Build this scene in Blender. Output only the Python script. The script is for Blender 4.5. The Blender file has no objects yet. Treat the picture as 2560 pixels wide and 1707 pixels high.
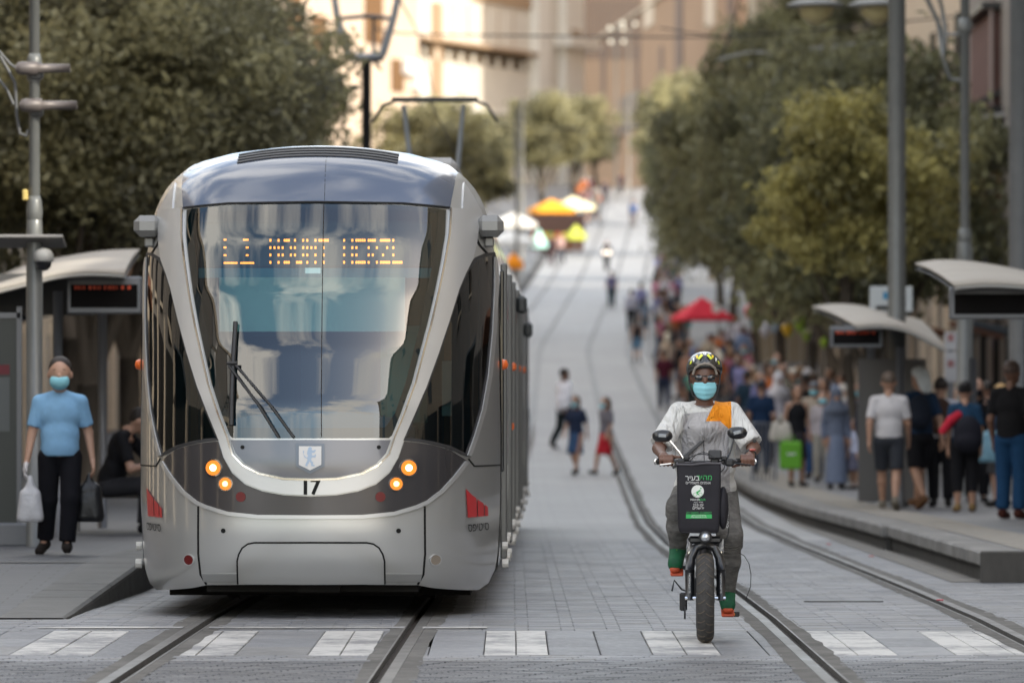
import bpy, math, random
import numpy as np
from mathutils import Vector, Matrix
from mathutils.geometry import delaunay_2d_cdt
random.seed(7); rng = np.random.default_rng(7)
SC = bpy.context.scene; COL = SC.collection
# ---------------------------------------------------------------- camera, sky, sun, exposure
FPX = 14222.0; CAMZ = 1.66; HZ = 957.0
cd = bpy.data.cameras.new('camera'); cam = bpy.data.objects.new('camera', cd); COL.objects.link(cam)
cam.location = (0, 0, CAMZ); cam.rotation_euler = (math.pi/2, 0, 0)
cd.sensor_width = 36; cd.lens = 200; cd.shift_y = (HZ-853.5)/2560
cd.clip_start = 1; cd.clip_end = 3000
cd.dof.use_dof = True; cd.dof.focus_distance = 38.0; cd.dof.aperture_fstop = 2.9
SC.camera = cam
SUN = Vector((-.60, .50, -.50)).normalized()          # direction the light travels
W = bpy.data.worlds.new('World'); SC.world = W; W.use_nodes = True
nt = W.node_tree; nt.nodes.clear()
out = nt.nodes.new('ShaderNodeOutputWorld'); bg = nt.nodes.new('ShaderNodeBackground')
sky = nt.nodes.new('ShaderNodeTexSky'); sky.sky_type = 'NISHITA'; sky.sun_disc = False
sky.sun_elevation = math.asin(-SUN.z); sky.sun_rotation = math.atan2(-SUN.x, -SUN.y)
sky.dust_density = 1.5
tc = nt.nodes.new('ShaderNodeTexCoord'); mp = nt.nodes.new('ShaderNodeMapping'); mp.inputs['Scale'].default_value = (1.0, 1.0, 1.7)
nz = nt.nodes.new('ShaderNodeTexNoise'); nz.inputs['Scale'].default_value = 2.6; nz.inputs['Detail'].default_value = 9; nz.inputs['Roughness'].default_value = .58
nz.inputs['Distortion'].default_value = .35
rp = nt.nodes.new('ShaderNodeValToRGB'); rp.color_ramp.elements[0].position = .46; rp.color_ramp.elements[1].position = .60
mx = nt.nodes.new('ShaderNodeMix'); mx.data_type = 'RGBA'
mx.inputs[7].default_value = (8.5, 8.3, 8.1, 1)
nt.links.new(tc.outputs['Generated'], mp.inputs[0]); nt.links.new(mp.outputs[0], nz.inputs[0]); nt.links.new(nz.outputs[0], rp.inputs[0])
nt.links.new(rp.outputs[0], mx.inputs[0]); nt.links.new(sky.outputs[0], mx.inputs[6]); nt.links.new(mx.outputs[2], bg.inputs[0])
bg.inputs[1].default_value = 0.15
nt.links.new(bg.outputs[0], out.inputs[0])
sd = bpy.data.lights.new('sun', 'SUN'); so = bpy.data.objects.new('sun', sd); COL.objects.link(so)
sd.energy = 2.0; sd.angle = math.radians(.5); sd.color = (1, .96, .90)
so.rotation_euler = SUN.to_track_quat('-Z', 'Y').to_euler()
SC.view_settings.view_transform = 'Standard'; SC.view_settings.look = 'None'; SC.view_settings.gamma = 1
SC.view_settings.exposure = 1.5
SC.view_settings.use_curve_mapping = False
SC.view_settings.use_white_balance = True; SC.view_settings.white_balance_temperature = 6950; SC.view_settings.white_balance_tint = 8
# ---------------------------------------------------------------- helpers
def at(px, py, Y):                       # a point of the photograph at a given distance
    return Vector(((px-1280)/FPX*Y, Y, CAMZ+(HZ-py)/FPX*Y))
GY = [-80, 0, 40, 50, 64, 78, 92, 115, 135, 163, 192, 222, 290, 316, 374, 474, 560, 900]
GZ = [0, 0, 0, -.06, -.15, -.28, -.33, -.2, .15, .83, 1.79, 2.94, 6.5, 8.06, 11.8, 17.9, 20.5, 22]
def ground(y): return float(np.interp(y, GY, GZ))
RY = [-60, 20, 32, 46, 64, 78, 92, 115, 163, 222, 290, 374, 474, 560, 900]
RX = [2.7, 2.6, 2.55, 2.54, 2.46, 2.58, 2.76, 3.0, 3.3, 3.7, 5.9, 8.5, 10.8, 13, 20]
LY = [-60, 20, 31.6, 41, 62, 76, 115, 163, 222, 290, 374, 474, 560, 900]
LX = [-2.3, -1.62, -1.48, -1.38, -1.2, -1.08, -.65, -.15, .3, 2.5, 5.1, 7.4, 9.6, 16.5]
def rightx(y): return float(np.interp(y, RY, RX))
def leftx(y): return float(np.interp(y, LY, LX))
MC = {}
def mat(name, col, rough=.6, metal=0.0, var=0.0, vs=4.0, bump=0.0, bs=30.0, spec=.5, coat=0.0, emit=None, es=1.0, stretch=None, col2=None, rv=0.0, stain=0.0):
    if name in MC: return MC[name]
    m = bpy.data.materials.new(name); m.use_nodes = True; n = m.node_tree; L = n.links
    b = n.nodes['Principled BSDF']; MC[name] = m
    if rough >= .7 and spec == .5: spec = .16
    b.inputs['Base Color'].default_value = (*col, 1); b.inputs['Roughness'].default_value = rough
    b.inputs['Metallic'].default_value = metal; b.inputs['Specular IOR Level'].default_value = spec
    b.inputs['Coat Weight'].default_value = coat; b.inputs['Coat Roughness'].default_value = .06
    m.diffuse_color = (*col, 1)
    if emit: b.inputs['Emission Color'].default_value = (*emit, 1); b.inputs['Emission Strength'].default_value = es
    if var or bump or rv:
        t = n.nodes.new('ShaderNodeTexCoord'); src = t.outputs['Object']
        if stretch:
            q = n.nodes.new('ShaderNodeMapping'); q.inputs['Scale'].default_value = stretch; L.new(src, q.inputs[0]); src = q.outputs[0]
    if var or rv:
        z = n.nodes.new('ShaderNodeTexNoise'); z.inputs['Scale'].default_value = vs; z.inputs['Detail'].default_value = 6; z.inputs['Roughness'].default_value = .65
        L.new(src, z.inputs[0])
        if var:
            r = n.nodes.new('ShaderNodeMapRange'); r.inputs[1].default_value = .2; r.inputs[2].default_value = .8
            L.new(z.outputs[0], r.inputs[0])
            x = n.nodes.new('ShaderNodeMix'); x.data_type = 'RGBA'
            c2 = col2 or tuple(c*(1-var) for c in col)
            c1 = col if col2 else tuple(min(1, c*(1+var)) for c in col)
            x.inputs[6].default_value = (*c2, 1); x.inputs[7].default_value = (*c1, 1)
            L.new(r.outputs[0], x.inputs[0]); L.new(x.outputs[2], b.inputs['Base Color'])
        if stain:
            gp_ = n.nodes.new('ShaderNodeNewGeometry'); z5 = n.nodes.new('ShaderNodeTexNoise'); z5.inputs['Scale'].default_value = .9; z5.inputs['Detail'].default_value = 8; z5.inputs['Roughness'].default_value = .7; z5.inputs['Distortion'].default_value = .6
            r5 = n.nodes.new('ShaderNodeMapRange'); r5.inputs[1].default_value = .28; r5.inputs[2].default_value = .66; r5.inputs[3].default_value = 1-stain; r5.inputs[4].default_value = 1+stain*.3
            x5 = n.nodes.new('ShaderNodeMix'); x5.data_type = 'RGBA'; x5.blend_type = 'MULTIPLY'; x5.inputs[0].default_value = 1
            L.new(gp_.outputs['Position'], z5.inputs[0]); L.new(z5.outputs[0], r5.inputs[0]); L.new(x.outputs[2], x5.inputs[6]); L.new(r5.outputs[0], x5.inputs[7]); L.new(x5.outputs[2], b.inputs['Base Color'])
        if rv:
            r2 = n.nodes.new('ShaderNodeMapRange'); r2.inputs[1].default_value = .3; r2.inputs[2].default_value = .7
            r2.inputs[3].default_value = max(.02, rough-rv); r2.inputs[4].default_value = rough+rv
            L.new(z.outputs[0], r2.inputs[0]); L.new(r2.outputs[0], b.inputs['Roughness'])
    if bump:
        z2 = n.nodes.new('ShaderNodeTexNoise'); z2.inputs['Scale'].default_value = bs; z2.inputs['Detail'].default_value = 5
        L.new(src, z2.inputs[0]); bp = n.nodes.new('ShaderNodeBump'); bp.inputs['Strength'].default_value = bump; bp.inputs['Distance'].default_value = .01
        L.new(z2.outputs[0], bp.inputs['Height']); L.new(bp.outputs[0], b.inputs['Normal'])
    return m
def glass(name, tint, refl=.25, rough=0.0):
    if name in MC: return MC[name]
    m = bpy.data.materials.new(name); m.use_nodes = True; n = m.node_tree; n.nodes.clear(); MC[name] = m
    o = n.nodes.new('ShaderNodeOutputMaterial'); t = n.nodes.new('ShaderNodeBsdfTransparent'); t.inputs[0].default_value = (*tint, 1)
    g = n.nodes.new('ShaderNodeBsdfGlossy'); g.inputs['Roughness'].default_value = rough
    f = n.nodes.new('ShaderNodeFresnel'); f.inputs[0].default_value = 1.5
    a = n.nodes.new('ShaderNodeMath'); a.operation = 'ADD'; a.inputs[1].default_value = refl; a.use_clamp = True
    x = n.nodes.new('ShaderNodeMixShader')
    n.links.new(f.outputs[0], a.inputs[0]); n.links.new(a.outputs[0], x.inputs[0]); n.links.new(t.outputs[0], x.inputs[1]); n.links.new(g.outputs[0], x.inputs[2]); n.links.new(x.outputs[0], o.inputs[0])
    return m
def link(o, parent=None):
    COL.objects.link(o)
    if parent is not None: o.parent = parent
    return o
def meshobj(name, V, Fc, m, parent=None, smooth=False):
    me = bpy.data.meshes.new(name); me.from_pydata([tuple(v) for v in V], [], [tuple(f) for f in Fc]); me.materials.append(m)
    if smooth: me.polygons.foreach_set('use_smooth', [True]*len(me.polygons))
    me.update()
    return link(bpy.data.objects.new(name, me), parent)
def tag(o, label=None, cat=None, group=None, kind=None):
    if label: o['label'] = label
    if cat: o['category'] = cat
    if group: o['group'] = group
    if kind: o['kind'] = kind
    return o
def empty(name, loc=(0, 0, 0), rz=0, label=None, cat=None, group=None):
    o = bpy.data.objects.new(name, None); o.empty_display_size = .3; COL.objects.link(o)
    o.location = loc; o.rotation_euler = (0, 0, rz)
    return tag(o, label, cat, group)
class MB:
    def __init__(s): s.V = []; s.F = []
    def add(s, V, F):
        n = len(s.V); s.V += [tuple(v) for v in V]; s.F += [tuple(i+n for i in f) for f in F]; return s
    def box(s, c, d, rz=0, bev=0, rx=0, ry=0):
        x, y, z = [q/2 for q in d]
        if bev:
            pts = []
            b = min(bev, x*.9, y*.9, z*.9)
            idx = {}
            for sx in (-1, 1):
                for sy in (-1, 1):
                    for sz in (-1, 1):
                        for k in range(3):
                            p = [sx*(x-(b if k != 0 else 0)), sy*(y-(b if k != 1 else 0)), sz*(z-(b if k != 2 else 0))]
                            idx[(sx, sy, sz, k)] = len(pts); pts.append(p)
            F = []
            for k in range(3):
                for sg in (-1, 1):
                    o = [a for a in range(3) if a != k]; q = []
                    for (u, v) in ((-1, -1), (1, -1), (1, 1), (-1, 1)):
                        s3 = [0, 0, 0]; s3[k] = sg; s3[o[0]] = u; s3[o[1]] = v; q.append(idx[(*s3, k)])
                    if (sg > 0) == (k == 1): q = q[::-1]
                    F.append(q)
            for k in range(3):
                o = [a for a in range(3) if a != k]
                for u in (-1, 1):
                    for v in (-1, 1):
                        def I(t, kk):
                            s3 = [0, 0, 0]; s3[k] = t; s3[o[0]] = u; s3[o[1]] = v; return idx[(*s3, kk)]
                        F.append([I(-1, o[0]), I(1, o[0]), I(1, o[1]), I(-1, o[1])])
            for sx in (-1, 1):
                for sy in (-1, 1):
                    for sz in (-1, 1): F.append([idx[(sx, sy, sz, k)] for k in range(3)])
            V = pts
        else:
            V = [(-x, -y, -z), (x, -y, -z), (x, y, -z), (-x, y, -z), (-x, -y, z), (x, -y, z), (x, y, z), (-x, y, z)]
            F = [(0, 3, 2, 1), (4, 5, 6, 7), (0, 1, 5, 4), (1, 2, 6, 5), (2, 3, 7, 6), (3, 0, 4, 7)]
        M = Matrix.Translation(c) @ Matrix.Rotation(rz, 4, 'Z') @ Matrix.Rotation(ry, 4, 'Y') @ Matrix.Rotation(rx, 4, 'X')
        return s.add([M @ Vector(v) for v in V], F)
    def tube(s, pts, r, n=10, cap=True):
        pts = [Vector(p) for p in pts]; rr = r if isinstance(r, (list, tuple)) else [r]*len(pts)
        V = []; F = []; up = None
        for i, p in enumerate(pts):
            d = (pts[min(i+1, len(pts)-1)]-pts[max(i-1, 0)]).normalized()
            if up is None or abs(up.dot(d)) > .98: up = Vector((0, 0, 1)) if abs(d.z) < .9 else Vector((0, 1, 0))
            a = d.cross(up).normalized(); b = a.cross(d).normalized(); up = b
            for k in range(n):
                t = 2*math.pi*k/n; V.append(p+(a*math.cos(t)+b*math.sin(t))*rr[i])
        for i in range(len(pts)-1):
            for k in range(n):
                k2 = (k+1) % n; F.append((i*n+k, i*n+k2, (i+1)*n+k2, (i+1)*n+k))
        if cap: F.append(tuple(range(n))); F.append(tuple((len(pts)-1)*n+k for k in reversed(range(n))))
        return s.add(V, F)
    def lathe(s, prof, c=(0, 0, 0), axis='Z', n=20):
        V = []; F = []
        for (r, h) in prof:
            for k in range(n):
                t = 2*math.pi*k/n; x, y = r*math.cos(t), r*math.sin(t)
                V.append({'Z': (x, y, h), 'Y': (x, h, y), 'X': (h, x, y)}[axis])
        for i in range(len(prof)-1):
            for k in range(n):
                k2 = (k+1) % n; F.append((i*n+k, i*n+k2, (i+1)*n+k2, (i+1)*n+k))
        if prof[0][0] > 1e-4: F.append(tuple(range(n)))
        if prof[-1][0] > 1e-4: F.append(tuple((len(prof)-1)*n+k for k in range(n)))
        return s.add([Vector(v)+Vector(c) for v in V], F)
    def prism(s, poly, y0, y1):          # (x,z) outline between two depths
        n = len(poly); V = [(p[0], y0, p[1]) for p in poly]+[(p[0], y1, p[1]) for p in poly]
        F = [tuple(range(n)), tuple(reversed(range(n, 2*n)))]+[(i, i+n, (i+1) % n+n, (i+1) % n) for i in range(n)]
        return s.add(V, F)
    def build(s, name, m, parent=None, smooth=False): return meshobj(name, s.V, s.F, m, parent, smooth)
def loft(name, fa, fb, ys, m, parent=None, top=0.0, kind=None, drop=None):
    """sheet between two offset functions along the street, following its profile; drop = depth of its side skirts"""
    V = []; F = []; n = 2 if drop is None else 4
    for y in ys:
        a, b, z = fa(y), fb(y), ground(y)+(top(y) if callable(top) else top)
        if drop is None: V += [(a, y, z), (b, y, z)]
        else:
            dz = drop(y) if callable(drop) else drop
            V += [(a, y, z-dz), (a, y, z), (b, y, z), (b, y, z-dz)]
    for i in range(len(ys)-1):
        for k in range(n-1): F.append((i*n+k, i*n+k+1, (i+1)*n+k+1, (i+1)*n+k))
    if drop is not None: F.append((0, 1, 2, 3))
    o = meshobj(name, V, F, m, parent)
    if kind: o['kind'] = kind
    return o
def textmesh(txt, size, align='CENTER', extrude=0.0, bold=0.0):
    c = bpy.data.curves.new('t', 'FONT'); c.body = txt; c.size = size; c.align_x = align; c.align_y = 'CENTER'; c.resolution_u = 3; c.extrude = extrude; c.offset = bold
    o = bpy.data.objects.new('t', c); COL.objects.link(o); bpy.context.view_layer.update()
    dg = bpy.context.evaluated_depsgraph_get(); me = bpy.data.meshes.new_from_object(o.evaluated_get(dg))
    V = [tuple(v.co) for v in me.vertices]; F = [tuple(p.vertices) for p in me.polygons]
    bpy.data.objects.remove(o); bpy.data.curves.remove(c); bpy.data.meshes.remove(me)
    return V, F
# ---------------------------------------------------------------- soft bodies from signed distance fields
def surfnet(Fd, o, h):
    S = Fd < 0
    nx, ny, nz = Fd.shape
    cnt = np.zeros((nx-1, ny-1, nz-1), np.uint8)
    for i in (0, 1):
        for j in (0, 1):
            for k in (0, 1): cnt += S[i:nx-1+i, j:ny-1+j, k:nz-1+k]
    act = (cnt > 0) & (cnt < 8)
    I = np.argwhere(act)
    if len(I) == 0: return [], []
    idx = np.full(act.shape, -1, np.int64); idx[act] = np.arange(len(I))
    acc = np.zeros((len(I), 3)); c = np.zeros(len(I))
    cs = [(0, 0, 0), (1, 0, 0), (0, 1, 0), (1, 1, 0), (0, 0, 1), (1, 0, 1), (0, 1, 1), (1, 1, 1)]
    fv = [Fd[I[:, 0]+a, I[:, 1]+b, I[:, 2]+d] for a, b, d in cs]
    for a in range(8):
        for b in range(a+1, 8):
            da = np.array(cs[b])-np.array(cs[a])
            if abs(da).sum() != 1: continue
            m = (fv[a] < 0) != (fv[b] < 0)
            t = fv[a][m]/(fv[a][m]-fv[b][m])
            acc[m] += np.array(cs[a])+da*t[:, None]; c[m] += 1
    V = (acc/c[:, None]+I)*h+o
    Q = []
    D = [(1, 0, 0), (0, 1, 0), (0, 0, 1)]
    for ax in range(3):
        b, d = (ax+1) % 3, (ax+2) % 3
        sl0 = [slice(1, None)]*3; sl1 = [slice(1, None)]*3
        A = S[:-1, :, :] if ax == 0 else S[:, :-1, :] if ax == 1 else S[:, :, :-1]
        B = S[1:, :, :] if ax == 0 else S[:, 1:, :] if ax == 1 else S[:, :, 1:]
        E = np.argwhere(A != B)
        ok = (E[:, b] > 0) & (E[:, d] > 0) & (E[:, b] < Fd.shape[b]-1) & (E[:, d] < Fd.shape[d]-1)
        E = E[ok]; ins = A[E[:, 0], E[:, 1], E[:, 2]]
        ob = np.array(D[b]); od = np.array(D[d])
        def g(X): return idx[X[:, 0], X[:, 1], X[:, 2]]
        q = np.stack([g(E-ob-od), g(E-od), g(E), g(E-ob)], 1)
        q[~ins] = q[~ins][:, ::-1]; Q.append(q)
    return V, np.concatenate(Q)
def sdf(prims, h, k=.03, cuts=()):
    """prims: ('c', a, b, ra, rb, flat) tapered limbs, ('e', centre, radii, rot) ellipsoids; returns verts, faces"""
    lo = np.full(3, 1e9); hi = -lo
    bb = []
    for p in prims:
        if p[0] == 'c': a, b = np.array(p[1], float), np.array(p[2], float); r = max(p[3], p[4]); l, u = np.minimum(a, b)-r, np.maximum(a, b)+r
        else: c = np.array(p[1], float); r = np.max(p[2]) if len(p) > 3 else np.array(p[2], float); l, u = c-r, c+r
        bb.append((l-k-2*h, u+k+2*h)); lo = np.minimum(lo, l); hi = np.maximum(hi, u)
    lo = lo-3*h; hi = hi+3*h; n = np.ceil((hi-lo)/h).astype(int)+1
    G = np.full(n, .2, np.float32)
    for p, (l, u) in zip(prims, bb):
        i0 = np.maximum(0, np.floor((l-lo)/h).astype(int)); i1 = np.minimum(n, np.ceil((u-lo)/h).astype(int)+1)
        xs = [lo[a]+h*np.arange(i0[a], i1[a]) for a in range(3)]
        X, Y, Z = np.meshgrid(*xs, indexing='ij')
        if p[0] == 'c':
            a, b = np.array(p[1], float), np.array(p[2], float); ba = b-a; L2 = max(1e-9, ba @ ba)
            t = ((X-a[0])*ba[0]+(Y-a[1])*ba[1]+(Z-a[2])*ba[2])/L2; tc_ = np.clip(t, 0, 1)
            d = np.sqrt((X-a[0]-tc_*ba[0])**2+(Y-a[1]-tc_*ba[1])**2+(Z-a[2]-tc_*ba[2])**2)-(p[3]+(p[4]-p[3])*tc_)
            if len(p) > 5 and p[5]: d = np.maximum(d, (t-1)*math.sqrt(L2))
        else:
            c = np.array(p[1], float); r = np.array(p[2], float); q = [X-c[0], Y-c[1], Z-c[2]]
            if len(p) > 3:
                R = np.array(Matrix.Rotation(p[3], 3, 'X').transposed()); q = [R[i][0]*q[0]+R[i][1]*q[1]+R[i][2]*q[2] for i in range(3)]
            k0 = np.sqrt(sum((q[i]/r[i])**2 for i in range(3))); k1 = np.sqrt(sum((q[i]/r[i]**2)**2 for i in range(3)))+1e-9
            d = k0*(k0-1)/k1
        s = tuple(slice(i0[a], i1[a]) for a in range(3)); g = G[s]
        kk = k
        hh = np.clip(.5+.5*(g-d)/kk, 0, 1); G[s] = g*(1-hh)+d*hh-kk*hh*(1-hh)
    if cuts:
        X, Y, Z = np.meshgrid(*[lo[a]+h*np.arange(n[a]) for a in range(3)], indexing='ij')
        for (pt, nr) in cuts: G = np.maximum(G, (X-pt[0])*nr[0]+(Y-pt[1])*nr[1]+(Z-pt[2])*nr[2])
    return surfnet(G, lo, h)
def sdfmesh(name, prims, h, m, k=.03, cuts=()):
    V, F = sdf(prims, h, k, cuts)
    me = bpy.data.meshes.new(name)
    if len(V):
        me.vertices.add(len(V)); me.vertices.foreach_set('co', np.asarray(V, np.float32).ravel())
        me.loops.add(len(F)*4); me.loops.foreach_set('vertex_index', F.astype(np.int32).ravel())
        me.polygons.add(len(F)); me.polygons.foreach_set('loop_start', np.arange(0, len(F)*4, 4, dtype=np.int32))
        me.update(calc_edges=True); me.validate()
        me.polygons.foreach_set('use_smooth', np.ones(len(me.polygons), bool))
    me.materials.append(m); me.update()
    return me
def lerp(a, b, t): return tuple(a[i]+(b[i]-a[i])*t for i in range(3))
# ================================================================ STREET
stone_far = mat('pale_paving', (.30, .30, .305), .7, var=.12, vs=.6, bump=.2, bs=3)
def brickmat(name, c1, c2, mortar, scale, bw, rh, off=.33):
    m = bpy.data.materials.new(name); m.use_nodes = True; n = m.node_tree; b = n.nodes['Principled BSDF']
    t = n.nodes.new('ShaderNodeTexCoord'); q = n.nodes.new('ShaderNodeTexBrick')
    q.inputs['Color1'].default_value = (*c1, 1); q.inputs['Color2'].default_value = (*c2, 1); q.inputs['Mortar'].default_value = (*mortar, 1)
    q.inputs['Scale'].default_value = scale; q.inputs['Brick Width'].default_value = bw; q.inputs['Row Height'].default_value = rh; q.offset = off
    q.inputs['Mortar Size'].default_value = .008
    z = n.nodes.new('ShaderNodeTexNoise'); z.inputs['Scale'].default_value = .35; z.inputs['Detail'].default_value = 7
    x = n.nodes.new('ShaderNodeMix'); x.data_type = 'RGBA'; x.blend_type = 'MULTIPLY'; x.inputs[0].default_value = .55
    r = n.nodes.new('ShaderNodeMapRange'); r.inputs[1].default_value = .25; r.inputs[2].default_value = .75; r.inputs[3].default_value = .6; r.inputs[4].default_value = 1.15
    n.links.new(t.outputs['Object'], q.inputs[0]); n.links.new(t.outputs['Object'], z.inputs[0]); n.links.new(z.outputs[0], r.inputs[0])
    n.links.new(q.outputs[0], x.inputs[6]); n.links.new(r.outputs[0], x.inputs[7]); n.links.new(x.outputs[2], b.inputs['Base Color']); b.inputs['Roughness'].default_value = .6
    MC[name] = m; return m
m_far = brickmat('street_bricks', (.285, .283, .283), (.25, .249, .25), (.17, .168, .165), 1.0, .62, .3)
m_side = brickmat('sidewalk_bricks', (.17, .17, .175), (.15, .15, .155), (.09, .09, .09), 1.0, .4, .2)
m_bed = mat('joint_sand', (.075, .073, .07), .9, var=.3, vs=9, bump=.4, bs=60)
m_conc = mat('track_concrete', (.135, .13, .122), .85, stain=.45, var=.35, vs=7, bump=.5, bs=25)
m_rail = mat('rail_steel', (.105, .102, .098), .5, .3, var=.15, vs=2, rv=.12)
m_groove = mat('rail_groove', (.035, .028, .024), .85, var=.4, vs=20)
ysA = list(np.arange(-60, 24, 12))+list(np.arange(24, 130, 3))+list(np.arange(130, 560, 8))+list(np.arange(560, 901, 40))
terr = loft('ground', lambda y: -90, lambda y: 110, ysA, m_bed, top=-.065, kind='structure')
tag(terr, 'dark bedding ground under the whole street')
paving = empty('street_paving'); paving['kind'] = 'structure'
Y0, Y1 = 29.6, 66.0                                  # zone where every brick is laid
CW_ = .14
cwf = lambda y: .14 if y < 150 else .078
ysF = [y for y in ysA if y > Y1]; ysF = [Y1]+ysF
ysN = [y for y in ysA if y < Y0]+[Y0]
def rails(y): return [leftx(y)-.7525, leftx(y)+.7525, rightx(y)-.7525, rightx(y)+.7525]
KL = lambda y: leftx(y)-1.72 if y > 40 else -3.10
KR = lambda y: rightx(y)+1.50
for i in range(5):
    fa = KL if i == 0 else (lambda y, i=i: rails(y)[i-1]+cwf(y))
    fb = KR if i == 4 else (lambda y, i=i: rails(y)[i]-cwf(y))
    loft('paving_sheet', fa, fb, ysF, m_far, paving)
    loft('paving_sheet', fa, fb, ysN, m_far, paving)
# rails with their groove and concrete bed
ysR = [y for y in ysA if y < 24]+list(np.arange(24, 66, .4))+list(np.arange(66, 130, 2.0))+[y for y in ysA if y >= 130]
track_labels = ['left rail of the tram track, running under the tram', 'right rail of the tram track, under the tram', 'left rail of the empty track, passing beside the cyclist', 'right rail of the empty track, nearest the right platform']
for i in range(4):
    prof = [(-.028-.034, -.05), (-.062, .004), (0.006, .004), (.010, -.035), (.062, -.035), (.065, .003), (.078, .003), (.078, -.05)]
    sgn = 1 if i % 2 == 0 else -1                    # groove on the inner side of each rail
    V = []; F = []; Vg = []; Fg = []; Vc = []; Fc = []
    for y in ysR:
        x = rails(y)[i]; z = ground(y)
        V += [(x+sgn*px, y, z+pz) for px, pz in prof]
        Vg += [(x+sgn*.010, y, z-.030), (x+sgn*.062, y, z-.030)]
        w1 = CW_+.008+.04*abs(math.sin(y*.37+i))*random.uniform(.3, 1); w2 = CW_+.008+.05*abs(math.sin(y*.29+2*i))*random.uniform(.3, 1)
        Vc += [(x-w1, y, z+.0015), (x+min(-.062, 0) if sgn > 0 else x-.078, y, z+.0015), (x+.078 if sgn > 0 else x+.062, y, z+.0015), (x+w2, y, z+.0015)]
    n = len(prof)
    for j in range(len(ysR)-1):
        near_ = ysR[j] < 146
        for k in range(n-1): F.append((j*n+k, j*n+k+1, (j+1)*n+k+1, (j+1)*n+k))
        if near_: Fg.append((2*j, 2*j+1, 2*j+3, 2*j+2))
        if near_: Fc += [(4*j, 4*j+1, 4*j+5, 4*j+4), (4*j+2, 4*j+3, 4*j+7, 4*j+6)]
    r = meshobj('rail', V, F, m_rail); r['kind'] = 'structure'; r['label'] = track_labels[i]
    meshobj('rail_groove', Vg, Fg, m_groove, r)
    meshobj('concrete_bed', Vc, Fc, m_conc, r)
# every brick of the near zone; crossing slabs between CR0 and CR1
def pm(i, c, var=.22): return mat('paver_%s' % 'abcdefgh'[i], c, .55, var=var, vs=5, bump=.45, bs=45, rv=.12, stain=.38)
PM = [pm(0, (.185, .19, .203)), pm(1, (.165, .170, .183)), pm(2, (.205, .207, .217)), pm(3, (.15, .154, .167)), pm(4, (.18, .178, .178))]
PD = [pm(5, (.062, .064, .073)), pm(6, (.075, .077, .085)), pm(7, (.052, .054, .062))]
def wornwhite():
    m = bpy.data.materials.new('worn_white_paint'); m.use_nodes = True; n = m.node_tree; b = n.nodes['Principled BSDF']; MC['ww'] = m
    g = n.nodes.new('ShaderNodeNewGeometry'); z = n.nodes.new('ShaderNodeTexNoise'); z.inputs['Scale'].default_value = 9; z.inputs['Detail'].default_value = 9; z.inputs['Roughness'].default_value = .75
    z3 = n.nodes.new('ShaderNodeTexNoise'); z3.inputs['Scale'].default_value = 1.3; z3.inputs['Detail'].default_value = 3
    ad = n.nodes.new('ShaderNodeMath'); ad.operation = 'ADD'
    r = n.nodes.new('ShaderNodeMapRange'); r.inputs[1].default_value = .85; r.inputs[2].default_value = 1.06
    x = n.nodes.new('ShaderNodeMix'); x.data_type = 'RGBA'; x.inputs[6].default_value = (.19, .19, .195, 1); x.inputs[7].default_value = (.47, .46, .44, 1)
    n.links.new(g.outputs['Position'], z.inputs[0]); n.links.new(g.outputs['Position'], z3.inputs[0]); n.links.new(z.outputs[0], ad.inputs[0]); n.links.new(z3.outputs[0], ad.inputs[1])
    n.links.new(ad.outputs[0], r.inputs[0]); n.links.new(r.outputs[0], x.inputs[0]); n.links.new(x.outputs[2], b.inputs['Base Color']); b.inputs['Roughness'].default_value = .6
    return m
m_white = wornwhite()
CR0, CR1 = 34.75, 38.15
WHITE = [(75, 275), (430, 615), (790, 945), (1212, 1368), (1618, 1782), (2012, 2205), (2345, 2560)]   # painted bands, measured half way up the crossing
S_mid = FPX/36.3
WX = [((a-1280)/S_mid, (b-1280)/S_mid) for a, b in WHITE]
PX0, PX1 = -6.4, 6.4
def allowed(y, a, b):
    seg = [(a, b)]
    for rx in rails(y):
        o = []
        for p, q in seg:
            l, r = rx-CW_, rx+CW_
            if q <= l or p >= r: o.append((p, q)); continue
            if p < l: o.append((p, l))
            if q > r: o.append((r, q))
        seg = o
    l = KL(y)-.02; rr = KR(y)
    if y > 40: seg = [(max(p, l), q) for p, q in seg if q > l]
    if y > 48.9: seg = [(p, min(q, rr)) for p, q in seg if p < rr]
    return [(p, q) for p, q in seg if q-p > .03]
def brickgeo(mb, x0, x1, y0, y1, z, g=.006, h=.055, t=.0):
    a, b, c, d = x0+g/2, x1-g/2, y0+g/2, y1-g/2; e = .004
    V = [(a, c, z-h), (b, c, z-h), (b, d, z-h), (a, d, z-h), (a, c, z-e), (b, c, z-e), (b, d, z-e), (a, d, z-e), (a+e, c+e, z), (b-e, c+e, z), (b-e, d-e, z), (a+e, d-e, z)]
    F = [(0, 1, 5, 4), (1, 2, 6, 5), (2, 3, 7, 6), (3, 0, 4, 7), (4, 5, 9, 8), (5, 6, 10, 9), (6, 7, 11, 10), (7, 4, 8, 11), (8, 9, 10, 11)]
    mb.add(V, F)
unit = MB(); brickgeo(unit, -.5, .5, -.5, .5, 0, g=.0, h=.055)
ume = {}
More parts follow.
